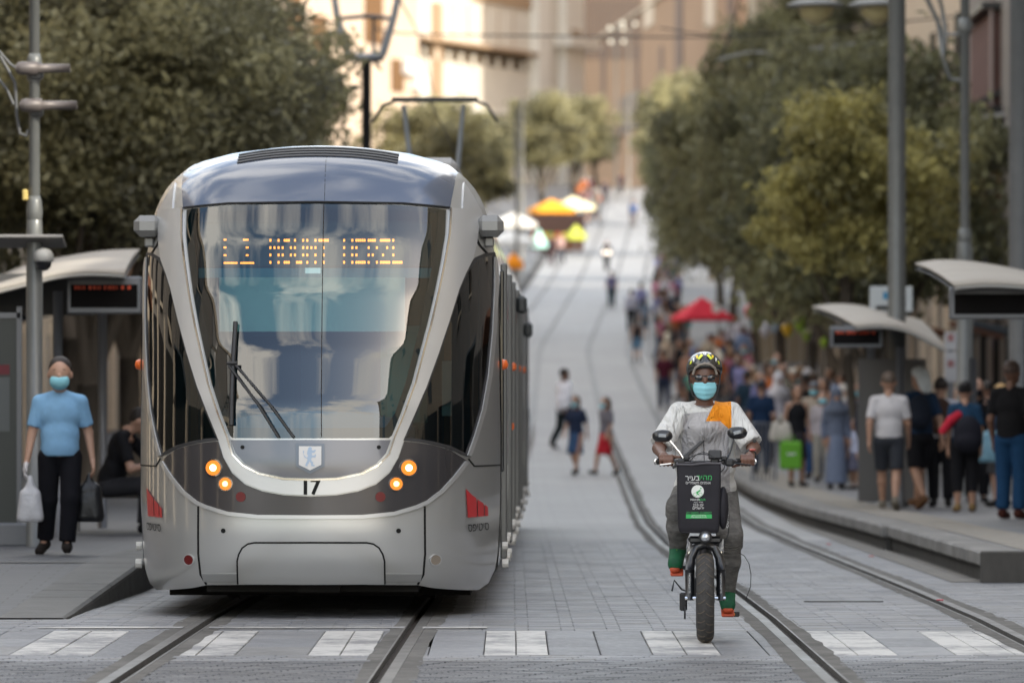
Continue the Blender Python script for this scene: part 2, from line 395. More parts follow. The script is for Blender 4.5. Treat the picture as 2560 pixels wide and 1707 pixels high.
def single(name, x0, x1, y0, y1, z, m):
    key = (name, m.name)
    if key not in ume:
        me = bpy.data.meshes.new(name)
        V = [(-.5, -.5, -.055), (.5, -.5, -.055), (.5, .5, -.055), (-.5, .5, -.055), (-.5, -.5, -.004), (.5, -.5, -.004), (.5, .5, -.004), (-.5, .5, -.004), (-.48, -.47, 0), (.48, -.47, 0), (.48, .47, 0), (-.48, .47, 0)]
        me.from_pydata(V, [], unit.F); me.materials.append(m); ume[key] = me
    o = bpy.data.objects.new(name, ume[key]); COL.objects.link(o); o.parent = paving
    o.location = ((x0+x1)/2, (y0+y1)/2, z); o.scale = (x1-x0-.006, y1-y0-.008, 1)
    return o
nsingle = 0
# crossing slabs
xs = [PX0]
cells = []
bounds = sorted([b for w in WX for b in w])
edges = [PX0]+bounds+[PX1]
slabcols = []
for i in range(len(edges)-1):
    a, b = edges[i], edges[i+1]; white = any(abs(a-w[0]) < 1e-6 for w in WX)
    n = max(1, round((b-a)/(.21 if white else .30)))
    for j in range(n): slabcols.append((a+(b-a)*j/n, a+(b-a)*(j+1)/n, white))
for (a, b, white) in slabcols:
    c0 = random.randrange(5)
    for r in range(3):
        ya, yb = CR0+(CR1-CR0)*r/3, CR0+(CR1-CR0)*(r+1)/3
        for p, q in allowed((ya+yb)/2, a, b):
            single('crossing_slab', p, q, ya, yb, ground(ya)+random.uniform(-.0015, .0015), m_white if white else (PM[c0] if random.random() < .75 else PM[random.randrange(5)])); nsingle += 1
buckets = {}
y = Y0; row = 0
while y < Y1:
    near = y < 34.55
    rh, bw = (.10, .20) if near else (.105, .31)
    if y >= CR0-.01 and y < CR1: y = CR1; continue
    if y+rh > CR0 and y < CR0: rh = CR0-y
    off = (row % 3)*bw/3+(.0 if not near else (row % 2)*bw/2)
    if not near: off = (row % 2)*.09
    x = PX0-off
    while x < PX1:
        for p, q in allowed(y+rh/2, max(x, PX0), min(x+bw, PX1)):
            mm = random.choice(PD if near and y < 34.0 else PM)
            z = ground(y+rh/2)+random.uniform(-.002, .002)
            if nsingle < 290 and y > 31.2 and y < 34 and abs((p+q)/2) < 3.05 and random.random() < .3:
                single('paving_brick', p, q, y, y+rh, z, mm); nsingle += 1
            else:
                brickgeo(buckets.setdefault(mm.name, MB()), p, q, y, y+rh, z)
        x += bw
    y += rh; row += 1
for nm, mb in buckets.items():
    o = mb.build('brick_field', MC[nm], paving); o['kind'] = 'stuff'
# painted stop line and steel strip
pl = MB()
for a, b in ((95, 456), (522, 1012), (1056, 1218)):
    A = at(a, 1571, 38.5).x; B = at(b, 1571, 38.5).x; pl.add([(A, 38.42, .006), (B, 38.44, .006), (B, 38.70, .006), (A, 38.68, .006)], [(0, 1, 2, 3)])
o = pl.build('painted_line', m_white); o['kind'] = 'structure'
A = at(2010, 1498, 43.7); B = at(2208, 1498, 43.7)
o = MB().box(((A.x+B.x)/2, 43.7, ground(43.7)+.006), (B.x-A.x, .035, .008)).build('steel_joint_strip', mat('strip_grey', (.06, .058, .055), .6), paving)
# ---- right platform
m_kerb = mat('kerb_stone', (.24, .232, .22), .8, stain=.35, var=.22, vs=3, bump=.5, bs=20)
m_kface = mat('platform_face_stone', (.075, .071, .066), .85, var=.35, vs=4, bump=.7, bs=14, stretch=(1, 1, .3))
ysP = [48.9]+list(np.arange(51, 135, 3))
ph = lambda y: .27
kr = lambda y: 4.02 if y < 60 else 3.95
loft('platform_right', lambda y: kr(y)+.36, lambda y: 13, ysP, m_side, top=.268, kind='structure', drop=.4)
plr = bpy.data.objects['platform_right']
y = 48.9; k = 0
while y < 134:
    L = 1.2
    mb = MB(); z = ground(y+L/2)
    mb.box((kr(y)+.18+random.uniform(-.004, .004), y+L/2, z+.205), (.37, L-.014, .136), bev=.02)
    mb.build('kerb_stone', m_kerb, plr); y += L; k += 1
y = 48.93
while y < 134:
    z = ground(y+.6); MB().box((kr(y)+.20, y+.6, z+.03), (.30, 1.19, .21)).build('face_block', m_kface, plr); y += 1.2
x = kr(49)+.0
for j in range(8):
    MB().box((x+.21+j*.42, 48.86, ground(48.9)+.132), (.412, .12, .276), bev=.012).build('end_block', m_kface if j != 9 else m_kerb, plr)
m_tact = mat('tactile_strip', (.26, .24, .21), .8, var=.3, vs=14, bump=.9, bs=38)
loft('tactile_strip', lambda y: kr(y)+.40, lambda y: kr(y)+1.0, ysP, m_tact, plr, top=.273)
loft('gutter_strip', lambda y: KR(y)-.25, lambda y: kr(y)+.06, ysP, mat('gutter_paving', (.18, .17, .155), .8, var=.2, vs=2, bump=.5, bs=30), paving, top=.005)
# far sidewalks
ysS = [134]+[y for y in ysA if y > 136]
loft('sidewalk_right', lambda y: KR(y), lambda y: KR(y)+16, ysS, m_side, top=.14, kind='structure', drop=.3)
# ---- left pavement with ramp
rampz = lambda y: float(np.interp(y, [-60, 40.2, 46.0, 900], [0.0, 0.0, .235, .235]))
kl = lambda y: float(np.interp(y, [20, 40.2, 46, 60, 80], [-3.16, -3.16, -3.0, -2.9, leftx(80)-1.62])) if y < 80 else leftx(y)-1.62
ysL = [y for y in ysA if y < 29]+[Y0, 34, 38, 40.2, 41.4, 42.6, 44, 46, 47.5]+list(np.arange(50, 130, 3))+[y for y in ysA if y >= 130]
ysL2 = [y for y in ysL if y >= 40.2]
m_pd = brickmat('pavement_left_bricks', (.085, .088, .095), (.07, .073, .08), (.04, .04, .04), 1.0, .4, .2)
lp = loft('pavement_left', lambda y: -16, lambda y: kl(y)-.46, ysL2, m_pd, top=lambda y: rampz(y)+.004, kind='structure', drop=.3)
lp['label'] = 'raised pavement left of the tram'
m_ramp = mat('ramp_stone', (.17, .17, .165), .75, var=.2, vs=3, bump=.5, bs=22)
m_rface = mat('ramp_face', (.13, .13, .125), .85, var=.3, vs=5, bump=.6, bs=16)
rb = [40.2, 42.2, 42.9, 43.6, 46.0]+list(np.arange(48, 84, 2.0))
for j in range(len(rb)-1):
    a, b = rb[j], rb[j+1]-.03; V = []
    for yy in (a, b):
        zt = ground(yy)+rampz(yy)+.008; xo = kl(yy)
        V += [(xo-.46, yy, zt), (xo-.02, yy, zt), (xo, yy, zt-.02), (xo, yy, ground(yy)-.06), (xo-.46, yy, ground(yy)-.06)]
    F = [(0, 1, 6, 5), (1, 2, 7, 6), (2, 3, 8, 7), (3, 4, 9, 8), (4, 0, 5, 9), (0, 4, 3, 2, 1), (5, 6, 7, 8, 9)]
    meshobj('ramp_slab', V, F, m_ramp, lp)
V = []
for yy in rb: V += [(kl(yy)+.004, yy, ground(yy)-.06), (kl(yy)+.004, yy, ground(yy)+max(.0, rampz(yy)-.035))]
meshobj('ramp_face', V, [(2*j, 2*j+2, 2*j+3, 2*j+1) for j in range(len(rb)-1)], m_rface, lp)
fl = loft('paving_edge_band', lambda y: -16, lambda y: -3.16, [40.0, 40.22], m_ramp, lp, top=.010)
loft('stone_band', lambda y: -16, lambda y: kl(y)-.46, [46.0, 46.45], m_ramp, lp, top=lambda y: rampz(y)+.010)
loft('stone_band', lambda y: -16, lambda y: kl(y)-.46, [57, 59.5], m_ramp, lp, top=lambda y: rampz(y)+.010)
# ================================================================ TRAM
CWn=[.15,.25,.4,.6,1.1,1.5,1.9,2.3,2.7,3.0,3.15,3.25,3.32,3.37,3.41]
CNn=[1.28,1.40,1.47,1.5,1.5,1.46,1.33,1.15,.93,.74,.60,.45,.27,.05,-.25]
BW=[.15,.3,.8,1.3,2.2,2.6,2.8,3.0,3.1,3.2,3.3,3.41]; BBn=[1.27,1.30,1.325,1.325,1.31,1.285,1.26,1.225,1.19,1.15,1.09,1.0]
SW=[.15,2.2,2.6,2.8,3.05,3.2,3.3,3.41]; SS=[0,0,.03,.06,.10,.13,.16,.19]
# smoothed lookup tables
_w = np.linspace(.05, 3.41, 400)
def _sm(a, k=17):
    p = np.concatenate([np.full(k, a[0]), a, a[-1]+(a[-1]-a[-2])*np.arange(1, k+1)]); return np.convolve(p, np.hanning(2*k+1)/np.hanning(2*k+1).sum(), 'same')[k:-k]
_N = _sm(np.interp(_w, CWn, CNn), 9); _B = _sm(np.interp(_w, BW, BBn)); _S = _sm(np.interp(_w, SW, SS))
def FF(u, w):
    u = np.abs(np.asarray(u, float)); w = np.asarray(w, float)
    lo = np.full(u.shape, .06); hi = np.full(u.shape, 3.41)
    for _ in range(26):
        m = (lo+hi)/2; a = np.clip(u/np.interp(m, _w, _B), 0, 1); up = m-np.interp(m, _w, _S)*a**2.2 < w
        lo = np.where(up, m, lo); hi = np.where(up, hi, m)
    m = (lo+hi)/2; a = np.clip(u/np.interp(m, _w, _B), 0, 1); N = np.interp(m, _w, _N)
    return N-(N+.25)*(.25*a**2+.75*a**7)
def surf(P, off=0.0):
    P = np.asarray(P, float); u, w = P[:, 0], P[:, 1]; e = .01
    d = FF(u, w); du = (FF(u+e, w)-FF(u-e, w))/(2*e); dw = (FF(u, w+e)-FF(u, w-e))/(2*e)
    du = np.clip(du, -3, 3); dw = np.clip(dw, -3, 3)
    du = np.where(u < 0, -np.abs(du), -np.abs(du))*np.sign(np.where(u == 0, 1, u)) if False else du
    # F depends on |u|, finite differences already carry the sign
    L = np.sqrt(1+du**2+dw**2); o = np.broadcast_to(off, u.shape)
    return np.stack([u-du/L*o, -(d+o/L), w-dw/L*o], 1)
def inpoly(P, poly):
    x, y = P[:, 0], P[:, 1]; r = np.zeros(len(P), bool); n = len(poly)
    for i in range(n):
        (x1, y1), (x2, y2) = poly[i], poly[(i+1) % n]
        if y1 == y2: continue
        c = ((y1 > y) != (y2 > y)) & (x < (x2-x1)*(y-y1)/(y2-y1)+x1); r ^= c
    return r
def dens(poly, s=.035, closed=True):
    o = []; n = len(poly)
    for i in range(n if closed else n-1):
        a, b = poly[i], poly[(i+1) % n]; L = math.dist(a, b); k = max(1, int(L/s))
        o += [(a[0]+(b[0]-a[0])*t/k, a[1]+(b[1]-a[1])*t/k) for t in range(k)]
    if not closed: o.append(poly[-1])
    return o
def smoothpoly(pts, it=1):               # corner cutting on an open chain, ends kept
    for _ in range(it):
        q = [pts[0]]
        for i in range(len(pts)-1):
            a, b = pts[i], pts[i+1]; q += [(a[0]*.75+b[0]*.25, a[1]*.75+b[1]*.25), (a[0]*.25+b[0]*.75, a[1]*.25+b[1]*.75)]
        pts = q+[pts[-1]]
    return pts
def mirror(h):                           # right half chain (both ends on the centre line) -> whole outline
    L = [(-x, y) for x, y in reversed(h) if abs(x) > 1e-6]
    return list(h)+L
def panel(name, poly, off, m, parent, grid=.035, holes=(), thick=.012, step=.022):
    grid = min(grid, .035); step = min(step, .022)
    poly = dens(poly, step); hs = [dens(h, step) for h in holes]
    pts = list(poly); ed = [(i, (i+1) % len(poly)) for i in range(len(poly))]
    for h in hs:
        b = len(pts); pts += h; ed += [(b+i, b+(i+1) % len(h)) for i in range(len(h))]
    nb = len(pts); A = np.array(pts)
    x0, y0 = A.min(0); x1, y1 = A.max(0)
    gx, gy = np.meshgrid(np.arange(x0, x1, grid), np.arange(y0, y1, grid)); G = np.stack([gx.ravel(), gy.ravel()], 1)
    ok = inpoly(G, poly)
    for h in hs: ok &= ~inpoly(G, h)
    G = G[ok]; dm = np.full(len(G), 9.)
    for p in A: dm = np.minimum(dm, (G[:, 0]-p[0])**2+(G[:, 1]-p[1])**2)
    G = G[dm > (grid*.45)**2]; allp = [Vector(p) for p in pts]+[Vector(p) for p in G.tolist()]
    ov, oe, of, *_ = delaunay_2d_cdt(allp, ed, [], 0, 1e-5)
    P = np.array([(v.x, v.y) for v in ov]); T = np.array([list(f) for f in of]); c = P[T].mean(1)
    ok = inpoly(c, poly)
    for h in hs: ok &= ~inpoly(c, h)
    T = T[ok]
    # orient to face -y
    a, b, cc = P[T[:, 0]], P[T[:, 1]], P[T[:, 2]]; ar = (b[:, 0]-a[:, 0])*(cc[:, 1]-a[:, 1])-(b[:, 1]-a[:, 1])*(cc[:, 0]-a[:, 0])
    T[ar < 0] = T[ar < 0][:, ::-1]; T = T[np.abs(ar) > 6e-6]
    V = surf(P, off); F = T.tolist()
    if thick:
        Vb = surf(P, off-thick); Vt = V.copy(); n = len(P); cnt = {}
        for t in F:
            for i in range(3):
                e = (t[i], t[(i+1) % 3]); cnt[e] = 1
        bd = [e for e in cnt if (e[1], e[0]) not in cnt]; ids = sorted({i for e in bd for i in e}); mp_ = {v: j for j, v in enumerate(ids)}; nb_ = len(ids)
        V = np.concatenate([V, Vt[ids], Vb[ids]])
        F += [(n+mp_[e[1]], n+mp_[e[0]], n+nb_+mp_[e[0]], n+nb_+mp_[e[1]]) for e in bd]
    o = meshobj(name, V.tolist(), F, m, parent)
    sm = [len(p.vertices) == 3 for p in o.data.polygons]; o.data.polygons.foreach_set('use_smooth', sm)
    # straight shading over the seam: split skirt normals
    return o
def ribbon(name, path, w, off, m, parent, closed=False, thick=.006):
    p = dens(path, .03, closed); n = len(p); L = []; R = []
    for i in range(n):
        a = p[i-1] if (i or closed) else p[i]; b = p[(i+1) % n] if (i < n-1 or closed) else p[i]
        dx, dy = b[0]-a[0], b[1]-a[1]; l = math.hypot(dx, dy) or 1; L.append((p[i][0]-dy/l*w/2, p[i][1]+dx/l*w/2)); R.append((p[i][0]+dy/l*w/2, p[i][1]-dx/l*w/2))
    V = np.concatenate([surf(L, off-thick), surf(L, off), surf(R, off), surf(R, off-thick)]).tolist(); F = []
    for i in range(n if closed else n-1):
        j = (i+1) % n
        for k in range(3): F.append((k*n+i, k*n+j, (k+1)*n+j, (k+1)*n+i))
    return meshobj(name, V, F, m, parent)
m_silver = mat('silver_tram_paint', (.52, .525, .515), .30, .55, coat=1.0)
m_silver2 = mat('bright_silver_frame', (.58, .585, .585), .32, .5, coat=.4)
m_fair = mat('blue_grey_gloss', (.10, .12, .165), .2, .2, coat=.45)
m_mask = mat('dark_grey_gloss', (.055, .052, .055), .22, .2, coat=.9)
m_centre = mat('slate_panel', (.12, .125, .145), .28, .4, coat=.7)
m_seam = mat('black_rubber', (.012, .012, .012), .7)
m_rub2 = mat('dark_rubber', (.03, .03, .032), .6)
m_ws = glass('windscreen_glass', (.28, .48, .52), .08)
m_sw = glass('side_glass', (.22, .25, .25), .06)
m_chrome = mat('chrome', (.75, .74, .72), .12, 1.0)
tram = empty('tram', (-1.405, 41.5, 0), -math.radians(.52), 'silver low-floor tram numbered 17 with lit headlights, coming down the left track', 'tram')
WSH = [(0.0, 2.945), (0.312, 2.942), (0.626, 2.931), (0.85, 2.916), (.935, 2.906), (0.931, 2.728), (0.903, 2.536), (0.863, 2.314), (0.809, 2.062), (0.754, 1.844), (0.708, 1.658), (0.632, 1.442), (0.572, 1.29), (.55, 1.272), (0.276, 1.270), (0.0, 1.270)]
FAIR = [(0.0, 2.955), (0.626, 2.943), (0.958, 2.918), (0.984, 3.086), (0.997, 3.20), (0.927, 3.262), (0.639, 3.335), (0.318, 3.365), (0.0, 3.374)]
SWIN = [(1.272, 2.607), (1.216, 2.594), (1.148, 2.558), (1.09, 2.479), (1.033, 2.35), (0.958, 2.096), (0.892, 1.876), (0.807, 1.627), (0.704, 1.38), (0.654, 1.263), (0.742, 1.256), (0.854, 1.236), (0.967, 1.205), (1.084, 1.146), (1.134, 1.28), (1.186, 1.468), (1.228, 1.721), (1.257, 2.04), (1.272, 2.36)]
MASK = [(0, .862), (.184, .871), (.337, .898), (.46, .946), (.554, 1.027), (.616, 1.134), (.654, 1.248), (.742, 1.24), (.854, 1.22), (.967, 1.187), (1.083, 1.108), (1.0, 1.001), (.912, .905), (.812, .83), (.742, .799), (.585, .753), (.368, .732), (.0, .73)]
CENT = [(0.0, 1.260), (0.563, 1.258), (0.529, 1.166), (0.46, 1.09), (0.353, 1.032), (0.184, 0.996), (0.0, 0.99)]
ws = mirror(WSH); swR = SWIN; swL = [(-x, y) for x, y in reversed(SWIN)]
# shell outline
eb = []
for w in np.arange(.42, 3.405, .08):
    m_ = w; eb.append((float(np.interp(m_, _w, _B))*.995, float(m_-np.interp(m_, _w, _S))))
topx, topz = eb[-1]
roofc = [(u, 3.395-.19*(u/1.0)**2.2) for u in (.93, .8, .65, .5, .35, .2)]
hull = mirror([(0, .247), (.746, .23), (.859, .205), (1.165, .165), (1.235, .205), (1.28, .30)]+eb+roofc+[(0, 3.395)])
panel('front_shell', hull, 0, m_silver, tram, grid=.045, holes=[ws, swR, swL], thick=0, step=.03)
wo = panel('windscreen', ws, 0.002, m_ws, tram, grid=.05, thick=0)
ins = [(x*.945, y-.028 if y > 2.8 else (y+.075 if y < 1.35 else y+.012)) for x, y in WSH]
ins[0] = (0, ins[0][1]); ins[-1] = (0, ins[-1][1])
panel('windscreen_border', ws, -.007, m_rub2, tram, grid=.06, holes=[mirror(ins)], thick=0)
ribbon('windscreen_joint', [(.065, 2.94), (.078, 1.28)], .006, .004, m_seam, tram)
for p, nm in ((swR, 'side_window'), (swL, 'side_window')):
    panel(nm, p, .002, m_sw, tram, grid=.05, thick=0); ribbon('window_seal', p, .022, .006, m_rub2, tram, closed=True)
panel('roof_fairing', mirror(FAIR), .008, m_fair, tram, grid=.06)
ribbon('fairing_joint', [(.07, 2.96), (.065, 3.35)], .004, .008, m_seam, tram)
ribbon('fairing_seam', [(-x, y) for x, y in reversed(FAIR[1:3])]+[(0, 2.950)]+FAIR[1:3], .012, .010, m_seam, tram)
panel('lower_mask', mirror(MASK), .008, m_mask, tram, grid=.06)
panel('centre_panel', mirror(CENT), .008, m_centre, tram, grid=.05)
# pale U shaped frame round the windscreen
outer = [(1.165, 2.915), (1.15, 2.80), (1.135, 2.66), (1.11, 2.55), (1.06, 2.44), (1.018, 2.33), (.948, 2.085), (.88, 1.865), (.797, 1.62), (.692, 1.37), (.642, 1.25), (.606, 1.134), (.546, 1.035), (.452, .954), (.33, .906), (.18, .879), (0, .870)]
inner = [(.954, 2.912), (.946, 2.72), (.918, 2.53), (.878, 2.31), (.824, 2.058), (.768, 1.838), (.722, 1.65), (.646, 1.436), (.584, 1.28), (.545, 1.155), (.470, 1.08), (.358, 1.022), (.187, .986), (0, .98)]
ring = outer+[(-x, y) for x, y in reversed(outer[:-1])]+[(-x, y) for x, y in inner[:-1]]+list(reversed(inner))
panel('windscreen_frame', ring, .022, m_silver2, tram, grid=.04, thick=.024, step=.03)
ribbon('frame_highlight', list(reversed(inner))[:0]+[(-x, y) for x, y in inner]+list(reversed(inner))[1:], .012, .027, m_chrome, tram)
lowU = [(-x, y) for x, y in (MASK[10:])]+list(reversed(MASK[10:-1]))
lowU = [(x, y-.012) for x, y in lowU]
ribbon('lower_trim', lowU, .026, .016, m_silver2, tram, thick=.016)
for s in (-1, 1):
    ribbon('window_trim', [(s*x, y) for x, y in [(1.098, 1.14), (1.146, 1.276), (1.199, 1.465), (1.241, 1.718), (1.268, 2.03), (1.281, 2.35), (1.281, 2.58)]], .026, .014, m_silver2, tram, thick=.014)
    ribbon('body_seam', [(s*.80, .79), (s*.802, .455), (s*.789, .306), (s*.748, .235)], .013, .003, m_seam, tram)
    ribbon('body_seam', [(s*1.10, 1.12), (s*1.14, 1.065), (s*1.322, 1.06)], .010, .003, m_seam, tram)
    ribbon('roof_seam', [(s*1.003, 2.91), (s*1.10, 2.80), (s*1.17, 2.66), (s*1.225, 2.60)], .014, .004, m_seam, tram)
    panel('roof_side_panel', [(s*x, y) for x, y in [(1.05, 3.12), (1.115, 3.02), (1.165, 2.93), (1.205, 2.83), (1.09, 2.84), (1.045, 2.91)]], .010, m_silver2, tram, grid=.04)
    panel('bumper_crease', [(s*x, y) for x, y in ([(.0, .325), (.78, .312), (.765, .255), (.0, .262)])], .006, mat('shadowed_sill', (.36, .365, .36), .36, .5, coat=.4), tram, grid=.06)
pl_ = [(.518, .245), (.517, .408), (.505, .455), (.48, .50), (.441, .528), (.395, .537), (0, .539)]
pf = mirror([(x, y) for x, y in reversed(pl_)])
panel('coupler_cover', pf, .009, m_silver, tram, grid=.06)
ribbon('coupler_cover_seam', [(-x, y) for x, y in pl_[:-1]]+list(reversed(pl_)), .012, .010, m_seam, tram)
# roof grille
for k in range(4):
    w0 = 3.355-.022*k
    ribbon('grille_slat', [(u, w0-.19*(abs(u))**2.2*.9+.006) for u in np.linspace(-.58, .58, 15)], .010, .016, m_rub2, tram)
# crest shield, number
def place(V, u, w, off=.01, sx=1, sy=1):
    P = [(u+v[0]*sx, w+v[1]*sy) for v in V]; return surf(P, off).tolist()
cr = [(-.1, 1.232), (.1, 1.232), (.1, 1.075), (0, 1.022), (-.1, 1.075)]
panel('crest_frame', cr, .022, mat('crest_grey', (.13, .15, .18), .35, .4), tram, grid=.05, thick=.02)
c2 = [(-.078, 1.213), (.078, 1.213), (.078, 1.085), (0, 1.047), (-.078, 1.085)]
shd = panel('crest_shield', c2, .027, mat('crest_white', (.62, .61, .60), .45), tram, grid=.05, thick=.006)
lion = [(-.012, .07), (.0, .078), (.012, .070), (.010, .055), (.022, .05), (.035, .058), (.040, .050), (.028, .035), (.012, .035), (.012, .018), (.030, .015), (.034, .026), (.042, .020), (.036, .002), (.016, .004), (.006, -.008), (.010, -.022), (.022, -.030), (.020, -.045), (.034, -.05), (.030, -.058), (.008, -.055), (.006, -.036), (-.006, -.024), (-.010, -.040), (-.020, -.046), (-.014, -.056), (-.034, -.055), (-.030, -.040), (-.018, -.018), (-.020, .0), (-.034, .010), (-.046, .028), (-.040, .046), (-.050, .052), (-.048, .030), (-.040, .006), (-.024, -.006), (-.014, .012), (-.022, .030), (-.018, .050)]
panel('lion_emblem', [(x*1.0, 1.132+y*1.0) for x, y in lion], .029, mat('crest_blue', (.35, .45, .58), .5), shd, grid=.05, thick=0, step=.02)
V, F = textmesh('17', .150, bold=.004); meshobj('number', place(V, 0, .925, .026, .92, 1.0), F, m_seam, tram)
V = [(v[0]*.92+.004, v[1]) for v in V]; meshobj('number_bold', place(V, 0, .925, .0255), F, m_seam, tram)
# lamps
def disc(name, u, w, r, off, m, parent, n=20, ring=None):
    P = [(u, w)]+[(u+r*math.cos(2*math.pi*k/n), w+r*math.sin(2*math.pi*k/n)) for k in range(n)]
    V = surf(P, off).tolist(); return meshobj(name, V, [(0, k+1, (k+1) % n+1) for k in range(n)], m, parent, False)
m_hl = mat('headlamp_light', (1, .8, .5), .3, emit=(1, .62, .25), es=3)
m_hl2 = mat('headlamp_glow', (.25, .08, .02), .3, emit=(1, .27, .03), es=.40)
m_pos = mat('small_lamp_light', (.6, .4, .2), .3, emit=(1, .6, .25), es=1.2)
m_red = mat('red_reflector', (.13, .006, .006), .4)
m_amber = mat('amber_lamp', (.8, .14, .02), .3, coat=.5)
for s in (-1, 1):
    h = disc('headlamp', s*.684, 1.062, .056, .014, m_hl2, tram)
    disc('lamp_bulb', s*.684, 1.062, .024, .018, m_hl, h)
    ribbon('lamp_ring', [(s*.684+.058*math.cos(t), 1.062+.058*math.sin(t)) for t in np.linspace(0, 6.283, 25)[:-1]], .010, .016, m_chrome, h, closed=True)
    q = disc('low_lamp', s*.598, .950, .046, .014, m_hl2, tram); disc('lamp_bulb', s*.598, .950, .020, .018, m_pos, q)
    ribbon('lamp_ring', [(s*.598+.048*math.cos(t), .950+.048*math.sin(t)) for t in np.linspace(0, 6.283, 25)[:-1]], .009, .014, m_chrome, q, closed=True)
    disc('red_lamp', s*.489, .859, .035, .013, m_red, tram)
    disc('screw', s*.478, 1.207, .014, .012, m_seam, tram); disc('tow_hole', s*.617, .619, .017, .004, m_seam, tram)
    disc('corner_reflector', s*.872, .409, .036, .006, m_red if s < 0 else mat('beige_cover', (.26, .22, .18), .5), tram)
    ribbon('reflector_ring', [(s*.872+.038*math.cos(t), .409+.038*math.sin(t)) for t in np.linspace(0, 6.283, 25)[:-1]], .007, .008, m_silver2, tram, closed=True)
    lg = empty('operator_logo'); lg.parent = tram
    red = mat('logo_red', (.55, .03, .035), .4)
    for pc in ([(1.080, .905), (1.118, .862), (1.150, .835), (1.156, .70), (1.092, .70)], [(1.157, .828), (1.20, .792), (1.204, .70), (1.162, .70)], [(1.206, .785), (1.228, .765), (1.232, .70), (1.210, .70)]):
        x0 = 1.08; pp = [(s*x if s > 0 else -(1.16+(1.16-x)), y) for x, y in pc]
        if s < 0: pp = [(-1.232+(x-1.08), y) for x, y in pc]
        panel('logo_piece', pp, .006, red, lg, grid=.05, thick=0, step=.02)
    V, F = textmesh('סיטיפס'[::-1], .085); meshobj('logo_text', place(V, s*1.165, .625, .006, .55, 1.0), F, m_seam, lg)
    # mirror camera arms, marker lamps
    MB().box((s*1.245, -.02, 2.80), (.20, .34, .155), bev=.045).box((s*1.24, .0, 2.685), (.07, .12, .07), bev=.01).build('camera_housing', mat('housing_grey', (.22, .22, .215), .4, .3), tram)
    MB().lathe([(.0, .045), (.032, .035), (.04, .01), (.042, 0)], (s*1.33, .35, 1.795), 'X', 14).build('marker_lamp', m_amber, tram, True) if s > 0 else MB().lathe([(.042, 0), (.04, -.01), (.032, -.035), (.0, -.045)], (-1.33, .35, 1.795), 'X', 14).build('marker_lamp', m_amber, tram, True)
# wiper
def sp(u, w, o=.03): return Vector(surf([(u, w)], o)[0])
m_blk = mat('wiper_black', (.015, .015, .016), .5)
MB().tube([sp(-.535, 2.08), sp(-.545, 1.8), sp(-.55, 1.55), sp(-.55, 1.36)], .017, 6).build('wiper_blade', m_blk, tram)
mb = MB().tube([sp(-.57, 1.77, .05), sp(-.36, 1.50, .05), sp(-.22, 1.275, .03)], .010, 6).tube([sp(-.52, 1.77, .05), sp(-.28, 1.50, .05), sp(-.115, 1.275, .03)], .010, 6)
mb.tube([sp(-.58, 1.785, .05), sp(-.51, 1.785, .05)], .014, 6); mb.build('wiper_arm', m_blk, tram)
# destination display, blind and cab behind the glass
cab = mat('cab_teal', (.07, .17, .21), .6); m_dark = mat('cab_dark', (.012, .016, .018), .7)
MB().box((0, 1.2, 1.72), (2.3, .05, 2.6)).build('cab_rear_wall', mat('cab_wall', (.03, .10, .13), .6), tram)
MB().box((0, .35, 1.14), (2.2, 1.6, .05)).build('cab_floor', m_dark, tram)
dv = []
dsh = MB(); 
for k in range(13):
    u = -.72+1.44*k/12; dv.append((u, 1.30+.16*math.sqrt(max(0, 1-(u/.75)**2))))
dsh.prism([(-.72, 1.1)]+dv+[(.72, 1.1)], -.95, -.25); dsh.build('dashboard', mat('dash_blue', (.03, .12, .22), .35, coat=.3), tram)
MB().box((.62, -.1, 1.7), (.34, .14, .75), bev=.05).build('driver_seat', mat('seat_green', (.16, .34, .30), .7), tram)
MB().box((-.35, .3, 1.6), (.4, .1, .8), bev=.05).build('cab_seat', m_dark, tram)
MB().box((0, -.45, 2.66), (1.66, .06, .32)).build('display_board', mat('display_dark', (.02, .05, .06), .4), tram)
MB().box((0, -.47, 2.452), (1.70, .07, .07)).build('display_sill', mat('teal_strip', (.10, .34, .40), .5), tram)
MB().box((-.03, -.50, 2.225), (1.34, .012, .39)).build('sun_blind', mat('blind_pale', (.74, .76, .66), .7), tram)
MB().box((-.025, -.512, 2.468), (.11, .006, .04)).build('white_sticker', mat('sticker_white_glow', (.8, .8, .8), .5, emit=(1, 1, 1), es=.25), tram)  # plain sticker, brightness painted in as a faint glow of its own
for s in (-1, 1):
    MB().box((s*.93, .25, 2.0), (.05, .06, 1.7)).box((s*1.12, .55, 2.0), (.06, .08, 1.8)).build('cab_post', mat('post_tan', (.16, .13, .10), .5), tram)
MB().box((.93, -.0, 1.62), (.07, .07, .40)).build('cab_grip', mat('pale_grip', (.5, .6, .56), .5), tram)
DM = {'L': '1000010000100001000010000100001 1111', 'M': ''}
FONT = {'L': ['10000']*6+['11111'], '1': ['01100', '00100', '00100', '00100', '00100', '00100', '11111'], 'M': ['10001', '11011', '10101', '10101', '10001', '10001', '10001'], 'O': ['01110']+['10001']*5+['01110'],
        'U': ['10001']*6+['01110'], 'N': ['10001', '11001', '10101', '10011', '10001', '10001', '10001'], 'T': ['11111']+['00100']*6, 'H': ['10001']*3+['11111']+['10001']*3,
        'E': ['11111', '10000', '10000', '11110', '10000', '10000', '11111'], 'R': ['11110', '10001', '10001', '11110', '10100', '10010', '10001'], 'Z': ['11111', '00001', '00010', '00100', '01000', '10000', '11111'], ' ': ['00000']*7}
m_led = mat('led_orange', (1, .25, .03), .5, emit=(1, .20, .02), es=3.2)
